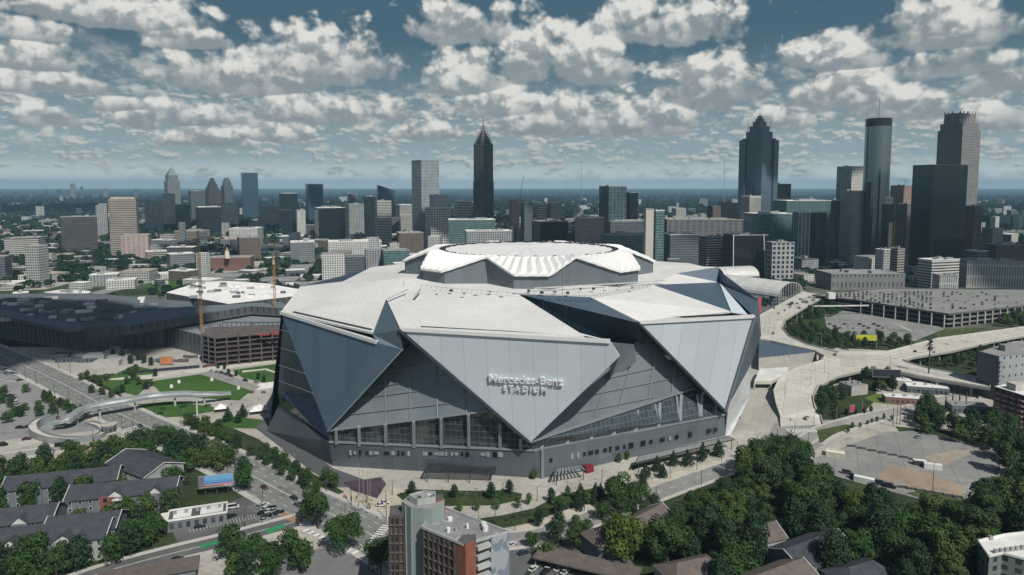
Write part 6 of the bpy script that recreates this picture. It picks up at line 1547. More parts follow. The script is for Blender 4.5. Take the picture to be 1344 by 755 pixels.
for (x, y) in ((278, 487.5), (285, 489), (291, 490), (297, 492), (303, 494), (322, 500), (337, 502)): far_car(G(x, y, .4), -.6, 'car parked along the access road between the lawns', 'cars between the two lawns')
for (x, y) in ((1284, 575), (1300, 580), (1270, 573), (1292, 590), (1206, 575)): far_car(G(x, y, .4), .2, 'car parked at the far edge of the gravel lot', 'cars by the gravel lot')

# ------------------------------------------------------------------ street furniture
polem = mat('pole_dark', (.07, .07, .07), .5, .3); polel = mat('pole_pale', (.32, .32, .31), .5, .3)
def lamp_proto(h, m, double=False):
    t = bpy.data.objects.new('street_lamp', None); COL.objects.link(t)
    MB().tube((0, 0, 0), (0, 0, h), .17, .11, 6, m).build('pole', None, t)
    for s in ((1, -1) if double else (1,)): MB().bar((0, 0, h - .1), (s * 2.2, 0, h + .3), .1, .1, m).build('arm', None, t); MB().box((s * 2.4, 0, h + .3), (.8, .3, .14), 0, polel).build('lamp_head', None, t)
    return t
LP = {}
def lamp(x, y, z=0, ang=0, h=9, m='d', label='', group='', double=False):
    k = (h, m, double)
    if k not in LP: o = LP[k] = lamp_proto(h, polem if m == 'd' else polel, double)
    else: o = copy_tree(LP[k])
    o.location = (x, y, z); o.rotation_euler = (0, 0, ang); return tag(o, label, 'street lamp', group)
def lamps_along(C, off, step, h, label, group, start=0, m='d', ymin=-1e9, xr=(-40, 1390)):
    L_ = side(C, off); acc = start
    for i in range(len(L_) - 1):
        d = L_[i + 1] - L_[i]; l = d.length; acc += l
        if acc > step:
            acc -= step; x, y = L_[i + 1]
            q = PROJ((x, y, 5))
            if xr[0] < q[0] < xr[1] and q[1] < 765: lamp(x, y, 0, atan2(-d.x, d.y) + (pi if off < 0 else 0) + pi, h, m, label, group)
lamps_along(main_c, 13, 30, 10, 'dark street lamp on the stadium side of the main road', 'street lamps on the stadium side of the main road')
lamps_along(main_c, -13, 30, 10, 'dark street lamp on the near side of the main road', 'street lamps on the near side of the main road', 15)
lamps_along(left_c, -6, 22, 9, 'dark street lamp along the pale side road', 'street lamps along the side road')
lamps_along(front_c, 7, 18, 8, 'slim lamp on the stadium side of the front street', 'street lamps along the front street')
lamps_along(front_c, -7, 30, 8, 'slim lamp on the house side of the front street', 'street lamps on the house side of the front street', 9)
lamps_along(east_c, 8, 24, 9, 'slim lamp along the street below the viaduct', 'street lamps below the viaduct', 0, 'l')
lamps_along(low_c, 7, 34, 8, 'dark lamp along the lower street', 'street lamps on the lower street')
for (x, y, z) in ((1016, 440, 11), (1078, 455, 10), (1150, 462, 10), (1168, 484, 9), (1196, 455, 9.5), (1232, 445, 9.3), (1262, 443, 9.3), (1082, 490, 8.5), (1036, 470, 9), (1064, 505, 7.5), (1030, 520, 5), (1242, 486, 9), (1268, 494, 9), (1043, 412, 11), (1010, 425, 11), (1066, 480, 9)):
    p = G(x, y, z); lamp(p.x, p.y, z, rc.uniform(0, 6), 10, 'l' if x % 3 else 'd', 'lamp post standing on the viaduct', 'lamp posts on the viaduct')
for i, (x, y) in enumerate(((620, 668), (660, 652), (705, 658), (745, 652), (730, 634), (790, 634), (760, 650), (560, 672), (500, 646), (515, 650), (650, 690), (684, 684))):
    p = G(x, y); lamp(p.x, p.y, 0, rc.uniform(0, 6), 7, 'd', 'slim dark lamp on the paved drive in front of the stadium', 'lamps on the stadium drive')
def pole(px, py, h, label, m=polem, r=.2, group=None, nm='pole', cat='pole'):
    p = G(px, py); b = MB().tube((p.x, p.y, 0), (p.x, p.y, h), r, r * .7, 7, m); o = b.build(nm, None, None, (p.x, p.y, 0)); return tag(o, label, cat, group)
pole(507, 683, 13, 'tall dark pole by the brick tower at the crossing'); pole(461, 664, 11, 'dark pole on the beige plaza at the crossing')
for k, (x, y) in enumerate(((472, 652), (477, 654), (483, 656), (486, 658))): pole(x, y, 16, 'thin pale flagpole in the row by the purple planting bed', polel, .12, 'flagpoles by the planting bed', 'flagpole', 'flagpole')
for (x, y) in ((1172, 560), (1177, 557), (1181, 557), (1187, 553), (1196, 566)): pole(x, y, 12, 'dark wooden utility pole standing at the corner of the gravel lot', bark, .22, 'utility poles by the gravel lot', 'utility_pole', 'utility pole')
for (x, y) in ((1241, 536), (1250, 533), (1259, 531), (1268, 530)): pole(x, y, 8, 'short thick dark post in the row left of the grey apartment tower', bark, .5, 'thick posts by the grey tower', 'post', 'post')
p = G(1218, 506); t = thing('mast_with_rings', 'very tall dark mast with a bushy antenna head in front of the viaduct', 'mast', (p.x, p.y, 0)); MB().tube((p.x, p.y, 0), (p.x, p.y, 33), .55, .4, 8, polem).build('shaft', None, t)
b = MB().use(polem); rr = random.Random(2)
for k in range(60): a = rr.uniform(0, 6.28); z = rr.uniform(26, 34); q = rr.uniform(.8, 2.2); b.bar((p.x, p.y, z), (p.x + cos(a) * q, p.y + sin(a) * q, z + .3), .3, .5)
b.build('antenna_head', None, t)
p = G(1224, 648); lamp(p.x, p.y, 0, 0, 15, 'd', 'tall lone floodlight pole at the near edge of the gravel lot', 'floodlights')
# traffic signals with mast arms
for (x, y, dx, dy, lb) in ((507, 686, -22, 12, 'traffic signal with a long arm right of the crossing'), (453, 680, 16, 6, 'traffic signal with an arm left of the crossing'), (400, 668, 10, -8, 'traffic signal near the two dark cars')):
    p = G(x, y); t = thing('traffic_signal', lb, 'traffic signal', (p.x, p.y, 0)); e = Vector((p.x + dx * .7, p.y + dy * .7, 6.6)); MB().tube((p.x, p.y, 0), (p.x, p.y, 6.6), .16, .12, 6, polem).build('pole', None, t); MB().tube((p.x, p.y, 6.4), e, .1, .07, 5, polem).build('arm', None, t)
    for u in (.5, .75, .98): q = Vector((p.x, p.y, 6.4)).lerp(e, u); MB().box((q.x, q.y, q.z - .5), (.4, .4, 1.2), 0, mat('signal_yellow', (.30, .2, .03), .6)).build('signal_head', None, t)
def board(px, py, w, h, z0, rot, m, label, backm=None, posts=2):
    p = G(px, py, z0); t = thing('billboard', label, 'billboard', (p.x, p.y, 0)); c, s = cos(rot), sin(rot)
    MB().box((p.x, p.y, z0 + h / 2), (w, .5, h), rot, m).build('panel', None, t)
    for k in range(posts): a = (k + .5) / posts - .5; MB().tube((p.x + a * w * c, p.y + a * w * s + .5, 0), (p.x + a * w * c, p.y + a * w * s + .5, z0 + h * .6), .3, .3, 6, polem).build('post', None, t)
    fr = MB().use(polel); cs = [Vector((p.x + u * w / 2 * c, p.y + u * w / 2 * s - .3, z0 + v * h)) for u, v in ((-1, 0), (1, 0), (1, 1), (-1, 1))]
    for i in range(4): fr.bar(cs[i], cs[(i + 1) % 4], .25, .25)
    fr.build('frame', None, t)
board(1163, 495, 19, 5.5, 10, -.12, mat('sign_black', (.025, .03, .04), .5), 'wide black billboard seen from behind at the viaduct edge')
board(1137, 447, 18, 5.5, 6, -.05, mat('sign_lime', (.42, .44, .03), .6), 'yellow green billboard inside the bend of the viaduct'); board(1123, 446, 10, 6, 6, .9, mat('sign_brown', (.10, .07, .07), .7), 'dark brown board joined to the left of the yellow green billboard')
board(1118, 540, 4, 4, 3, .5, mat('sign_red', (.40, .03, .06), .6), 'small red sign by the trees below the viaduct', posts=1)
board(219, 478, 10, 6, 1, .1, mat('sign_orange', (.42, .16, .06), .8), 'orange brown board at the edge of the construction site', posts=2)
# containers, white tents, site huts
for (x, y, L, m, lb, an) in ((1096, 600, 9, 'cont_cream', 'pair of cream shipping containers at the near corner of the gravel lot', -.5), (1224, 616, 8, 'cont_white', 'long white trailer beside the rusty patch of the gravel lot', -.35), (1134, 634, 9, 'cont_white', 'white truck body at the near edge of the gravel lot', -.6), (1207, 611, 6, 'cont_dark', 'dark trailer left of the long white trailer', -.35)):
    p = G(x, y); cm = mat(m, dict(cont_cream=(.52, .48, .38), cont_white=(.55, .56, .56), cont_dark=(.05, .05, .05))[m], .6); t = thing('container', lb, 'container', (p.x, p.y, 0))
    b = MB().box((p.x, p.y, 1.5), (L, 2.6, 2.6), an, cm); 
    for k in range(int(L)): b.box((p.x + (k + .5 - L / 2) * cos(an) , p.y + (k + .5 - L / 2) * sin(an), 1.5), (.15, 2.75, 2.4), an, cm)
    b.build('box', None, t); MB().box((p.x, p.y, 2.9), (L + .1, 2.7, .15), an, ROOFS['white']).build('lid', None, t)
    if m == 'cont_cream': MB().box((p.x + 1.5, p.y + 3, 1.5), (L, 2.6, 2.6), an, cm).build('box', None, t)
for (x, y, r) in ((290, 540, 4), (341, 541, 5), (336, 543, 4)):
    p = G(x, y); t = thing('tent', 'white peaked event tent on the plaza left of the stadium', 'tent', (p.x, p.y, 0), 0, 'tents on the plaza'); b = MB().use(ROOFS['white']); q = rect(p.x, p.y, 2 * r, 2 * r, .4)
    for i in range(4): b.face([(*q[i], 2.6), (*q[(i + 1) % 4], 2.6), (p.x, p.y, 5.2)])
    b.build('canopy', None, t)
    for v in q: MB().tube((*v, 0), (*v, 2.6), .08, .08, 5, polel).build('pole', None, t)
for k in range(7):
    x, y = 1117 + k * 13.7, 587 + k * 2.9; p = G(x, y); o = MB().box((p.x, p.y, .6), (4.4, .9, 1.2), -.25, mat('barrier_dark', (.06, .065, .06), .9)).build('barrier', None, None, (p.x, p.y, 0)); tag(o, 'low dark barrier block in the far row across the gravel lot', 'barrier', 'far row of barriers on the gravel lot')
for k in range(7):
    x, y = 1184 + k * 12.2, 641 + k * 2.2; p = G(x, y); o = MB().box((p.x, p.y, .6), (4.0, .9, 1.2), -.22, mat('barrier_dark', (.06, .065, .06), .9)).build('barrier', None, None, (p.x, p.y, 0)); tag(o, 'low dark barrier block in the near row at the edge of the gravel lot', 'barrier', 'near row of barriers on the gravel lot')
# trucks and people-sized stores lined up at the near edge of the gravel lot
for i, (x, y, c) in enumerate(((1112, 622, 'grey'), (1122, 628, 'black'), (1146, 634, 'black'), (1155, 636, 'dark blue'), (1168, 640, 'black'))): put_car(x, y, -.55, c, 'dark van in the row along the near edge of the gravel lot', .4, 'vans along the gravel lot', True)
# spheres on the lawn, site debris, hoarding
for (x, y) in ((235, 503), (278, 500), (225, 509), (313, 511), (200, 502)):
    p = G(x, y); o = MB().tube((p.x, p.y, .2), (p.x, p.y, 2.2), 1.2, .9, 10, ROOFS['white']).build('white_drum', None, None, (p.x, p.y, 0)); tag(o, 'white round marker standing on the striped lawn', 'marker', 'white markers on the lawn')
a, b_ = G(160, 492), G(262, 483); o = MB().bar(a + Vector((0, 0, 1.2)), b_ + Vector((0, 0, 1.2)), .3, 2.4, mat('hoarding_dark', (.03, .03, .045), .8)).build('hoarding', None, None, (a.x, a.y, 0)); tag(o, 'dark site hoarding left of the cranes', 'fence')
a, b_ = G(266, 483), G(372, 466); o = MB().bar(a + Vector((0, 0, 1.2)), b_ + Vector((0, 0, 1.2)), .3, 2.4, mat('hoarding_red', (.11, .05, .06), .8)).build('hoarding', None, None, (a.x, a.y, 0)); tag(o, 'dark red site hoarding in front of the construction frame', 'fence')
rs = random.Random(21); cols = [unitm, ROOFS['white'], mat('rust_box', (.3, .12, .06), .8), mat('blue_box', (.08, .13, .2), .7), mat('timber', (.34, .26, .17), .9), mat('raw_concrete', (.23, .17, .155))]
for k in range(46):
    x = rs.uniform(205, 372); y = 480 - (x - 205) * .10 + rs.uniform(-9, -1); p = G(x, y); L = rs.uniform(2, 9); h = rs.uniform(.8, 3)
    o = MB().box((p.x, p.y, h / 2), (L, rs.uniform(1.5, 3.5), h), rs.uniform(-.4, .4), rs.choice(cols)).build('building_material', None, None, (p.x, p.y, 0)); tag(o, 'stack of material or site hut on the construction yard', 'site stack', 'stacks on the construction yard')
for k in range(40):
    x = rs.uniform(60, 165); y = rs.uniform(462, 482); p = G(x, y); h = rs.uniform(3, 6)
    if k < 16: o = MB().box((p.x, p.y, h / 2), (rs.uniform(8, 20), rs.uniform(5, 9), h), .2, rs.choice((FM['slate'], FM['plain'], unitm))).build('low_shed', None, None, (p.x, p.y, 0)); tag(o, 'low shed in the shade at the foot of the dark convention hall', 'shed', 'sheds at the foot of the convention hall')

# ------------------------------------------------------------------ people, tiny on the plazas
skin = [mat('cloth_%s' % n, c, .9) for n, c in (('red', (.35, .05, .04)), ('white', (.55, .55, .53)), ('dark', (.03, .03, .05)), ('blue', (.06, .10, .3)))]
def person_mesh(i):
    m = bpy.data.meshes.new('person'); b = MB().use(skin[i])
    b.tube((0, .0, .85), (0, 0, 1.45), .17, .21, 8); b.use(skin[2]); b.tube((-.1, 0, 0), (-.09, 0, .88), .07, .1, 6); b.tube((.12, .12, 0), (.09, 0, .88), .07, .1, 6)
    b.use(skin[i]); b.tube((-.24, 0, 1.4), (-.3, .08, .85), .055, .045, 5); b.tube((.24, 0, 1.4), (.3, -.1, .85), .055, .045, 5)
    b.use(mat('skin_tone', (.28, .17, .11), .7)); b.tube((0, 0, 1.45), (0, 0, 1.55), .06, .06, 6); b.tube((0, 0, 1.52), (0, 0, 1.64), .08, .11, 8); b.tube((0, 0, 1.64), (0, 0, 1.76), .11, .05, 8)
    o = b.build('person'); me = o.data; bpy.data.objects.remove(o); return me
PM = [person_mesh(i) for i in range(4)]
for k in range(36):
    reg = rs.choice((((430, 480), (650, 668)), ((470, 520), (655, 690)), ((560, 760), (640, 646)), ((290, 345), (525, 545)), ((1028, 1040), (545, 575)), ((640, 760), (655, 690))))
    p = G(rs.uniform(*reg[0]), rs.uniform(*reg[1]), .3); o = bpy.data.objects.new('person', rs.choice(PM)); COL.objects.link(o); o.location = p; o.rotation_euler = (0, 0, rs.uniform(0, 6)); tag(o, 'person walking on the paving around the stadium', 'person', 'people walking around the stadium')
# ------------------------------------------------------------------ individual trees
rt = random.Random(77)
def row(key, pts, s, label, group, jit=1.0, nm=None):
    for (x, y) in pts:
        p = G(x, y); tree(key, p.x + rt.uniform(-jit, jit), p.y + rt.uniform(-jit, jit), s * rt.uniform(.88, 1.12), label, group, rd=rt, name=nm)
row('cone', ((845, 629), (862, 620), (884, 613), (903, 611), (921, 607), (941, 600)), .95, 'dark conical tree before the long canopy', 'conical trees in front of the long canopy')
row('cone', ((757, 668), (762, 660), (780, 664), (782, 653), (868, 628), (845, 640), (790, 656)), .85, 'dark conical tree at the end of the lawn by the front street', 'conical trees at the end of the lawn')
p = G(815, 672); tree('big', p.x, p.y, .9, 'tall dark tree clump standing on the front street right of the lawn', rd=rt); p = G(806, 668); tree('big', p.x, p.y, .75, 'shorter dark tree left against the tall dark clump', rd=rt)
row('young', ((605, 672), (629, 672), (653, 670), (692, 664), (679, 668), (725, 664), (736, 665), (770, 662), (702, 630), (743, 652)), .9, 'young tree on the paved drive in front of the stadium', 'young trees on the stadium drive')
row('oval', ((538, 650), (668, 648), (596, 655), (643, 657), (725, 660), (735, 678), (708, 692)), .85, 'small dark tree on the oval lawn before the stadium', 'small trees on the oval lawn')
row('young', ((811, 608), (822, 604), (700, 628)), .9, 'bright young tree against the stadium wall', 'young trees against the stadium wall')
row('bush', [(530 + k * 11, 650.5 + (k % 3) * 1.2) for k in range(14)], .42, 'clipped shrub along the top of the oval lawn', 'shrubs along the oval lawn')
row('bush', [(640 + k * 11, 689 - k * 2.6) for k in range(12)], .45, 'shrub on the lower planted bank', 'shrubs on the lower planted bank')
# both banks of the main road
row('mid', ((248, 560), (258, 565), (268, 569), (278, 574), (290, 580), (300, 584), (312, 590), (285, 570), (272, 562)), .82, 'leafy tree on the stadium side near the footbridge', 'trees on the stadium side near the footbridge', nm='street_tree')
row('mid', ((330, 600), (342, 606), (352, 612), (362, 618), (372, 624), (384, 631), (395, 637), (405, 643), (417, 648), (345, 596), (360, 604), (375, 612), (390, 620), (402, 628), (440, 640), (428, 632)), .66, 'leafy street tree on the stadium side of the main road', 'street trees on the stadium side of the main road', nm='street_tree')
row('mid', ((200, 590), (212, 583), (222, 580), (232, 592), (240, 600), (250, 606), (262, 600), (272, 614), (282, 606), (290, 618), (300, 612), (318, 632), (322, 645), (255, 618), (240, 618), (225, 604), (236, 640), (228, 652)), 1.15, 'leafy tree in the grove between the apartments and the main road', 'grove between the apartments and the main road')
for (x, y, s, lb) in ((418, 695, .95, 'big round tree at the crossing, left one of the pair'), (452, 728, .98, 'big round tree at the crossing, right one of the pair'), (500, 755, .8, 'dark tree at the foot of the brick tower')):
    p = G(x, y); tree('big', p.x, p.y, s, lb, rd=rt)
for pts, g, lb in ((((300, 733), (318, 743), (340, 736), (360, 746), (380, 738), (352, 760), (325, 763), (395, 753), (310, 758)), 'clump at the bottom left of centre', 'leafy tree in the clump along the lower street at the bottom'),):
    for (x, y) in pts: p = G(x, y); tree('mid', p.x, p.y, rt.uniform(.95, 1.25), lb, g, rd=rt)
# between and in front of the apartments
for (x, y) in scatter([(-60, 700), (60, 705), (170, 690), (200, 672), (215, 655), (235, 662), (225, 680), (190, 730), (80, 760), (-60, 790)], 6.6, 5, HOUSES): tree('mid', x, y, rt.uniform(1.0, 1.35), 'dark tree %s the lower left apartment houses' % ('well before' if y < 268 else ('just before' if y < 300 else 'among')), 'trees in front of the apartment houses', rd=rt, name='garden_tree')
for (x, y) in scatter([(-60, 640), (0, 624), (110, 603), (185, 586), (200, 600), (230, 640), (120, 660), (-60, 680)], 8, 6, HOUSES): tree('mid', x, y, rt.uniform(.9, 1.25), 'leafy tree between the apartment roofs, %s' % ('nearer the camera' if y < 335 else 'nearer the side road'), 'trees between the apartment houses', rd=rt, name='garden_tree')
# car park on the left with its tree rows
row('mid', [(57 + k * 7.5, 527 + k * 3.1) for k in range(8)], .72, 'dark tree in the dense row of the left car park', 'dense tree row in the left car park', nm='parking_tree')
row('mid', ((36, 515), (5, 523), (16, 535), (33, 540), (50, 548), (52, 538), (68, 553), (11, 556), (28, 548), (18, 548), (4, 530)), .72, 'single round tree in a bed of the left car park', 'single trees in the left car park', nm='parking_tree')
row('mid', ((105, 500), (115, 498), (125, 501), (140, 500), (128, 508), (122, 516), (135, 519), (145, 522), (152, 518), (160, 516), (166, 505), (175, 500), (185, 505), (190, 512), (170, 492), (180, 488), (198, 508), (202, 495)), .62, 'small leafy tree in the park below the hoarding', 'trees in the park left of the lawn', nm='park_tree')
row('cone', ((300, 553), (320, 549), (312, 556)), .9, 'dark conical tree on the lawn near the left corner of the stadium', 'conical trees by the left corner')
row('oval', ((286, 484), (294, 485), (310, 494), (340, 498), (348, 502), (300, 492)), .6, 'small round tree beside the access road', 'small trees beside the access road')
row('bush', ((190, 535), (215, 538), (240, 535), (270, 534), (285, 536), (210, 545), (330, 516), (345, 516)), .6, 'shrub on the lawns under the footbridge', 'shrubs under the footbridge')
row('oval', ((150, 470), (160, 473), (190, 477), (180, 474), (200, 480), (172, 478)), 1.0, 'dark tree in the shade at the foot of the convention hall', 'trees at the foot of the convention hall')
# right side: viaduct groves
for (poly, d, k, s, lb, g) in (
    ([(1045, 402), (1100, 396), (1102, 416), (1060, 420), (1032, 416)], 9, 'mid', 1.05, 'leafy tree in the grove inside the viaduct bend', 'grove inside the viaduct bend'),
    ([(1030, 422), (1060, 430), (1100, 446), (1190, 446), (1195, 458), (1100, 460), (1055, 450), (1036, 440)], 9.5, 'mid', .85, 'leafy tree in the belt along the inner edge of the viaduct', 'tree belt along the viaduct'),
    ([(1070, 522), (1090, 512), (1110, 520), (1100, 545), (1078, 552)], 6.5, 'mid', .6, 'small tree in the planting below the viaduct', 'small trees below the viaduct'),
    ([(1128, 500), (1172, 498), (1178, 515), (1135, 518)], 7, 'mid', .95, 'leafy tree beside the black billboard', 'trees beside the black billboard'),
    ([(1205, 480), (1215, 468), (1290, 460), (1290, 488), (1235, 482)], 9, 'mid', .8, 'leafy tree in the wedge between the two viaduct arms', 'trees between the viaduct arms'),
    ([(1245, 570), (1290, 566), (1380, 580), (1420, 600), (1300, 592), (1250, 582)], 8.5, 'mid', 1.15, 'leafy tree in the belt before the two apartment blocks', 'tree belt before the apartment blocks'),
    ([(1200, 560), (1212, 545), (1228, 548), (1240, 570), (1215, 572)], 6, 'mid', 1.1, 'dark leafy tree at the far corner of the gravel lot', 'trees at the far corner of the gravel lot'),
    ([(1318, 420), (1420, 418), (1420, 432), (1318, 432)], 13, 'mid', 1.2, 'leafy tree beside the parking deck at the right edge', 'trees beside the parking deck')):
    for (x, y) in scatter(poly, d, hash(lb) % 97 if False else len(lb), ()): tree(k, x, y, s * rt.uniform(.85, 1.15), lb, g, rd=rt, name='roadside_tree')
row('young', ((1120, 563), (1128, 561), (1137, 558), (1145, 556), (1152, 554), (1160, 551), (1170, 553), (1112, 568)), .62, 'small bright young tree along the kerb of the street below the viaduct', 'young trees along the east street')
row('oval', ((1112, 545), (1122, 545), (1132, 543), (1142, 541), (1100, 550)), .55, 'small round tree on the island below the viaduct', 'round trees on the island')
row('young', ((1012, 578), (1018, 580), (1024, 584)), .8, 'bright young tree at the foot of the viaduct ramp', 'young trees at the ramp foot')
# the wood at the lower right
av = list(HOUSES)
p = G(822, 742); tree('yellow', p.x, p.y, 1.12, 'large yellow green tree standing out at the bottom right of centre', rd=rt); av.append((p.x, p.y, 10)); p = G(1122, 690); tree('yellow', p.x, p.y, .8, 'yellow green tree in the middle of the dark wood', rd=rt); av.append((p.x, p.y, 7))
W1 = scatter([(872, 745), (885, 708), (920, 676), (960, 646), (1000, 622), (1035, 616), (1064, 640), (1150, 676), (1245, 700), (1285, 684), (1310, 662), (1350, 652), (1520, 640), (1560, 780), (1290, 770), (1230, 790), (860, 790)], 8.4, 9, av, 9000)
for (x, y) in W1:
    k_ = rt.choice(('big', 'big', 'bigl', 'bigd')); s_ = rt.uniform(.6, 1.1)
    tree(k_, x, y, s_, '%s %s tree in the lower right wood' % ('low' if s_ < .7 else ('middling' if s_ < .8 else ('fairly tall' if s_ < .9 else ('tall' if s_ < 1. else 'very tall'))), {'big': 'round dark green', 'bigl': 'lighter green', 'bigd': 'narrow deep green'}[k_]), 'trees of the wood at the lower right', rd=rt)
for (x, y) in ((985, 622), (1000, 614), (1020, 612), (1035, 612), (1048, 622)): p = G(x, y); tree('big', p.x, p.y, rt.uniform(.85, 1.0), 'big dark tree at the upper tip of the wood', 'trees at the upper edge of the wood', rd=rt)
for (x, y) in scatter([(690, 715), (760, 690), (850, 660), (870, 690), (845, 760), (760, 760), (700, 740)], 8, 3, av): tree('mid', x, y, rt.uniform(.7, 1.1), 'leafy garden tree between the brown roofs, %s' % ('close to the bottom edge' if y < 262 else 'close to the front street'), 'garden trees between the brown roofed houses', rd=rt, name='garden_tree')
for (x, y) in scatter([(1310, 560 + 50), (1344, 604), (1440, 600), (1440, 660), (1330, 650)], 10, 8, ()): tree('big', x, y, rt.uniform(.8, 1.0), 'tall tree right of the gravel lot at the right edge', 'trees right of the gravel lot', rd=rt)

# ------------------------------------------------------------------ low city: filler buildings and the canopy between them
rf_ = random.Random(31)
def free(x, y, r):
    if occupied(x, y, r): return False
    q = PROJ((x, y, 0))
    for K in KEEP:
        if inside(q, K): return False
    return q[1] < 452
def filler():
    fac = ['pale_grid', 'white_grid', 'beige_bands', 'grey_grid', 'brick', 'slate', 'apartments', 'plain', 'brown_grid', 'white_bands', 'columns', 'dark_grid']
    names = {'pale_grid': 'pale', 'white_grid': 'white', 'beige_bands': 'beige', 'grey_grid': 'grey', 'brick': 'brick', 'slate': 'blue grey', 'apartments': 'balconied', 'plain': 'plain concrete', 'brown_grid': 'brown', 'white_bands': 'white banded', 'columns': 'ribbed', 'dark_grid': 'dark'}
    n = 0; extra = MB(); ne = 0; tries = 0
    while n < 285 and tries < 20000:
        tries += 1; D_ = 640 + 2100 * rf_.random() ** 1.35; px = rf_.uniform(-15, 1360); x = (px - CX) / FPX * D_; y = D_
        w = rf_.uniform(16, 52) * (1 if D_ < 1400 else 1.15); d = w * rf_.uniform(.4, 1.0); r = max(w, d) * .6
        if not free(x, y, r + 3): continue
        dense = 1 if (px > 380 and D_ < 2400) else .8
        if rf_.random() > dense: continue
        h = rf_.choice((12, 16, 20, 26, 32)) if (180 < px < 560 and 1150 < D_ < 2200) or (px > 870 and D_ > 1250 and rf_.random() < .6) else rf_.choice((6, 7, 9, 11, 14, 18, 24, 30)) if px > 380 else rf_.choice((5, 6, 6, 8, 9, 12, 16)); 
        if D_ < 1000: h = min(h, 12)
        OCC.append((x, y, r)); f = rf_.choice(fac); rot = rf_.choice((.12, .35, .6, -.3)) + rf_.uniform(-.05, .05); rc_ = rf_.choice(('white', 'white', 'white', 'grey', 'grey', 'dark', 'tan'))
        side_ = 'left' if px < 420 else ('central' if px < 860 else 'right')
        t = thing('low_building', 'low %s building with a %s roof in the %s part of the city behind' % (names[f], rc_, side_), 'building', (x, y, 0), 0, 'low %s city buildings with %s roofs, %s' % (names[f], rc_, side_))
        MB().prism(rect(x, y, w, d, rot), 0, h, FM[f], ROOFS[rc_], False).build('wall', None, t)
        b = MB().use(ROOFS[rc_]); P4 = rect(x, y, w + .4, d + .4, rot)
        for i in range(4): b.bar((*P4[i], h + .3), (*P4[(i + 1) % 4], h + .3), .5, .8)
        b.build('parapet', None, t); roof_clutter(t, x, y, w * .8, d * .8, rot, h, 2, rf_); n += 1
    # the far rest of the town as one body
    mt = MB(); fs = [FM[k] for k in ('pale_grid', 'white_grid', 'slate', 'grey_grid')]
    tries = 0; k = 0
    while k < 2100 and tries < 60000:
        tries += 1; D_ = 950 + (5500 if rf_.random() < .25 else 2600) * rf_.random() ** 1.3; px = rf_.uniform(-20, 1365); x = (px - CX) / FPX * D_; w = rf_.uniform(12, 55); d = w * rf_.uniform(.4, 1)
        if occupied(x, D_, w * .6): continue
        h = rf_.choice((4, 5, 6, 8, 10)) if rf_.random() < .93 else rf_.uniform(20, 60); mt.prism(rect(x, D_, w, d, rf_.uniform(-.3, .7)), 0, h, rf_.choice(fs), ROOFS[rf_.choice(('white', 'white', 'grey', 'tan'))], False); k += 1
        if D_ < 3000: OCC.append((x, D_, w * .6))
    o = mt.build('far_town'); tag(o, 'far low town spread to the horizon', 'buildings', kind='stuff')
filler()
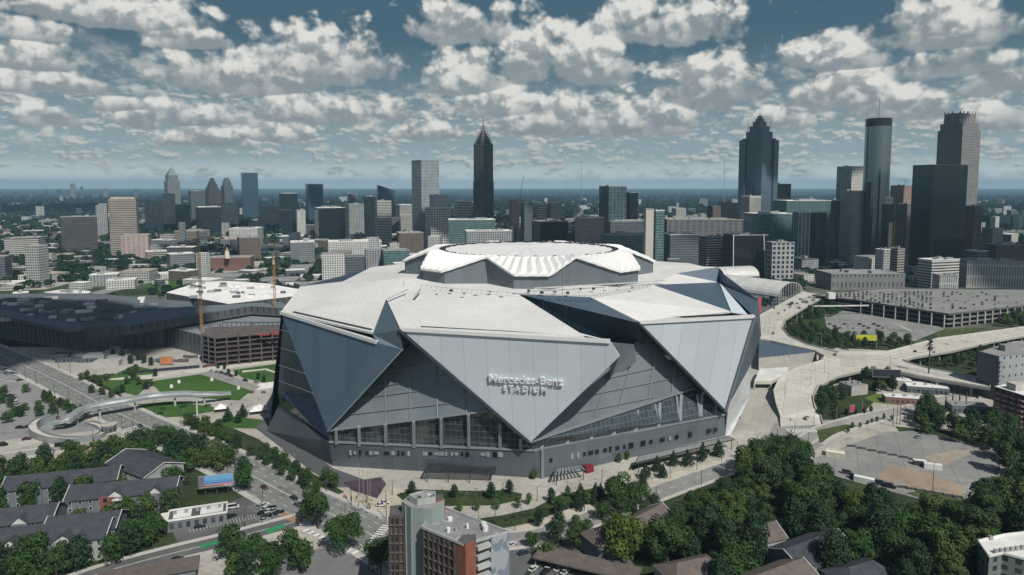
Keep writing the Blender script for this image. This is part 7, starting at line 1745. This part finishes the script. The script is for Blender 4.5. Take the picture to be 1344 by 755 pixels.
def far_canopy():
    rng = np.random.default_rng(5)
    # a field of leaf clumps: many crowns, each a dozen or more tilted faces
    def batch(n, y0, y1, pw, clumps, size, leaf):
        D_ = y0 + (y1 - y0) * rng.random(n * 3) ** pw; px = rng.uniform(-30, 1375, n * 3); x = (px - CX) / FPX * D_
        # patchy: woods and open ground alternate
        f = np.sin(x * .0061 + 1.3) + np.sin(D_ * .0073 + x * .002) + np.sin(x * .017 - D_ * .011) * .7 + rng.normal(0, .55, n * 3)
        keep = f > -.55; x = x[keep][:n]; D_ = D_[keep][:n]
        ok = np.ones(len(x), bool)
        for (a, b, c) in OCC: ok &= (x - a) ** 2 + (D_ - b) ** 2 > (c + 4) ** 2
        for K in KEEP:
            for i in np.nonzero(ok)[0]:
                if D_[i] < 1500 and inside(PROJ((x[i], D_[i], 0)), K): ok[i] = False
        q = CY + 0 * x
        for i in np.nonzero(ok)[0]:
            if D_[i] < 720 and PROJ((x[i], D_[i], 0))[1] > 447: ok[i] = False
        x, D_ = x[ok], D_[ok]; m = len(x); s = rng.uniform(.65, 1.4, m) * size
        C = np.repeat(np.stack([x, D_, s * .75], 1), clumps, 0); sr = np.repeat(s, clumps)
        d = rng.normal(size=(m * clumps, 3)); d /= np.linalg.norm(d, axis=1)[:, None]; d[:, 2] = np.abs(d[:, 2]) * .9 - .15
        ctr = C + d * (sr * .62)[:, None] * np.array([1, 1, .9]); nr = d + rng.normal(size=d.shape) * .45; nr /= np.linalg.norm(nr, axis=1)[:, None]
        up = np.tile([0., 0., 1.], (len(nr), 1)); up[np.abs(nr[:, 2]) > .9] = [1, 0, 0]; a = np.cross(nr, up); a /= np.linalg.norm(a, axis=1)[:, None]; b = np.cross(nr, a); k = (sr * leaf * rng.uniform(.6, 1.3, len(sr)))[:, None]
        V = np.stack([ctr + a * k, ctr + b * k, ctr - a * k, ctr - b * k], 1).reshape(-1, 3); return V
    V = np.concatenate([batch(9000, 640, 1900, 1.1, 24, 6.5, .38), batch(11000, 1700, 4500, 1.2, 9, 10, .6), batch(6000, 4200, 9000, 1.1, 5, 14, .7)])
    nf = len(V) // 4; me = bpy.data.meshes.new('far_woods'); me.vertices.add(len(V)); me.vertices.foreach_set('co', V.ravel()); me.loops.add(len(V)); me.loops.foreach_set('vertex_index', np.arange(len(V), dtype=np.int32))
    me.polygons.add(nf); me.polygons.foreach_set('loop_start', np.arange(0, len(V), 4, dtype=np.int32)); me.polygons.foreach_set('loop_total', np.full(nf, 4, dtype=np.int32)); me.update(calc_edges=True)
    n = NT('far_leaf'); g = n.noise(.02, 4); h_ = n.noise(.25, 3); c = n.mix(n.rng(g, .35, .65), (.014, .034, .022), (.030, .056, .030)); c = n.mix(n.math('MULTIPLY', h_, .5), c, (.012, .03, .02)); sp = n.N('ShaderNodeSeparateXYZ'); n.L(n.pos(), sp.inputs[0]); c = n.mix(n.rng(sp.outputs[1], 1800, 4500), c, (.010, .026, .026)); n.L(c, n.b.inputs['Base Color']); n.b.inputs['Roughness'].default_value = .9; n.b.inputs['Specular IOR Level'].default_value = .1  # far leaves fade to blue green with distance, haze painted in
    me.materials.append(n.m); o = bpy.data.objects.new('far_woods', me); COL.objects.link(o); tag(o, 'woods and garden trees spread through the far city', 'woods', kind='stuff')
# sheds, sports field and pale yards on the left
flat('sports_field', lawn, [(180, 374), (262, 362), (262, 372), (214, 382)], 2); flat('yard', conc, [(0, 348), (84, 349), (84, 355), (0, 354)], 2); flat('yard', conc, [(100, 366), (180, 356), (200, 360), (115, 376)], 2); flat('yard', conc, [(0, 372), (100, 370), (60, 380), (0, 382)], 2); flat('yard', conc, [(260, 354), (340, 352), (345, 356), (262, 360)], 2)
flat('road', surf('pale_asphalt', (.22, .22, .21), (.3, .29, .27)), [(-40, 388), (120, 384), (210, 362), (270, 352), (272, 356), (215, 367), (124, 389), (-40, 394)], 3)
for (x0, y0, x1, y1, w) in ((380, 352, 700, 300, 14), (700, 330, 1100, 350, 14), (1080, 372, 1400, 376, 12), (860, 360, 1160, 345, 12), (60, 330, 420, 300, 12), (250, 380, 480, 345, 12), (700, 345, 720, 290, 14), (1150, 355, 1090, 300, 12)):
    a, b = G(x0, y0), G(x1, y1); mb = MB(); ribbon(mb, [Vector(a[:2]), Vector(b[:2])], -w / 2, w / 2, .2); tag(mb.build('city_street', surf('pale_asphalt', (.22, .22, .21), (.3, .29, .27))), kind='structure')
far_canopy()

# ------------------------------------------------------------------ unseen clouds, added out of view to shade the halls and the city
def shade_cloud(tx, ty, rx, ry, seed, alt=1500.):
    sh = sd * (alt / sd.z); bm = bmesh.new(); rd = random.Random(seed); bmesh.ops.create_icosphere(bm, subdivisions=4, radius=1.0)
    import mathutils.noise as mn
    for v in bm.verts:
        p = v.co.copy(); f = 1 + .28 * mn.fractal(p * 1.6 + Vector((seed * 3.1, 0, 0)), 1.0, 2.0, 5); v.co = Vector((p.x * rx * f, p.y * ry * f, max(p.z, -.25) * min(rx, ry) * .45 * f))
    me = bpy.data.meshes.new('shade_cloud'); bm.to_mesh(me); bm.free(); me.polygons.foreach_set('use_smooth', [True] * len(me.polygons)); me.materials.append(mat('shade_cloud_body', (.85, .85, .85), 1.)); o = bpy.data.objects.new('shade_cloud', me); COL.objects.link(o)
    o.location = (tx + sh.x, ty + sh.y, alt); tag(o, kind='structure')
for i, (tx, ty, rx, ry) in enumerate(((-600, 640, 310, 115), (900, 1250, 420, 260), (250, 1250, 260, 130), (350, 1900, 500, 300), (-900, 2300, 500, 260), (-1400, 1300, 260, 160), (-300, 2900, 600, 260), (1700, 2600, 700, 400), (-2600, 4200, 900, 600), (-100, 1700, 260, 110), (-600, 1500, 160, 110))): shade_cloud(tx, ty, rx, ry, i + 1)
def build_haze():
    n = bpy.data.materials.new('haze_air'); n.use_nodes = True; t = n.node_tree; t.nodes.clear()
    o = t.nodes.new('ShaderNodeOutputMaterial'); v = t.nodes.new('ShaderNodeVolumePrincipled')
    v.inputs['Color'].default_value = (.40, .67, .84, 1); v.inputs['Density'].default_value = .00006
    t.links.new(v.outputs[0], o.inputs['Volume'])
    b = MB().box((0, 14000, 179), (64000, 36000, 362)); h = b.build('haze', n); tag(h, kind='stuff')
build_haze()
# ------------------------------------------------------------------ give each of a small set of look-alikes its own place in the label
def number_labels():
    words = ['first', 'second', 'third', 'fourth', 'fifth', 'sixth', 'seventh', 'eighth', 'ninth', 'tenth', 'eleventh', 'twelfth', 'thirteenth', 'fourteenth', 'fifteenth', 'sixteenth', 'seventeenth', 'eighteenth', 'nineteenth', 'twentieth'] + ['twenty-' + w for w in ('first', 'second', 'third', 'fourth', 'fifth', 'sixth')]
    by = {}
    for o in bpy.data.objects:
        if o.parent is None and o.get('label'): by.setdefault(o['label'], []).append(o)
    for lb, os_ in by.items():
        if 1 < len(os_) <= 26 and len(lb.split()) <= 13:
            os_.sort(key=lambda o: PROJ(o.location)[0])
            for i, o in enumerate(os_): o['label'] = lb + ', ' + words[i] + (' from the left' if len(lb.split()) < 13 else ' from left')
number_labels()
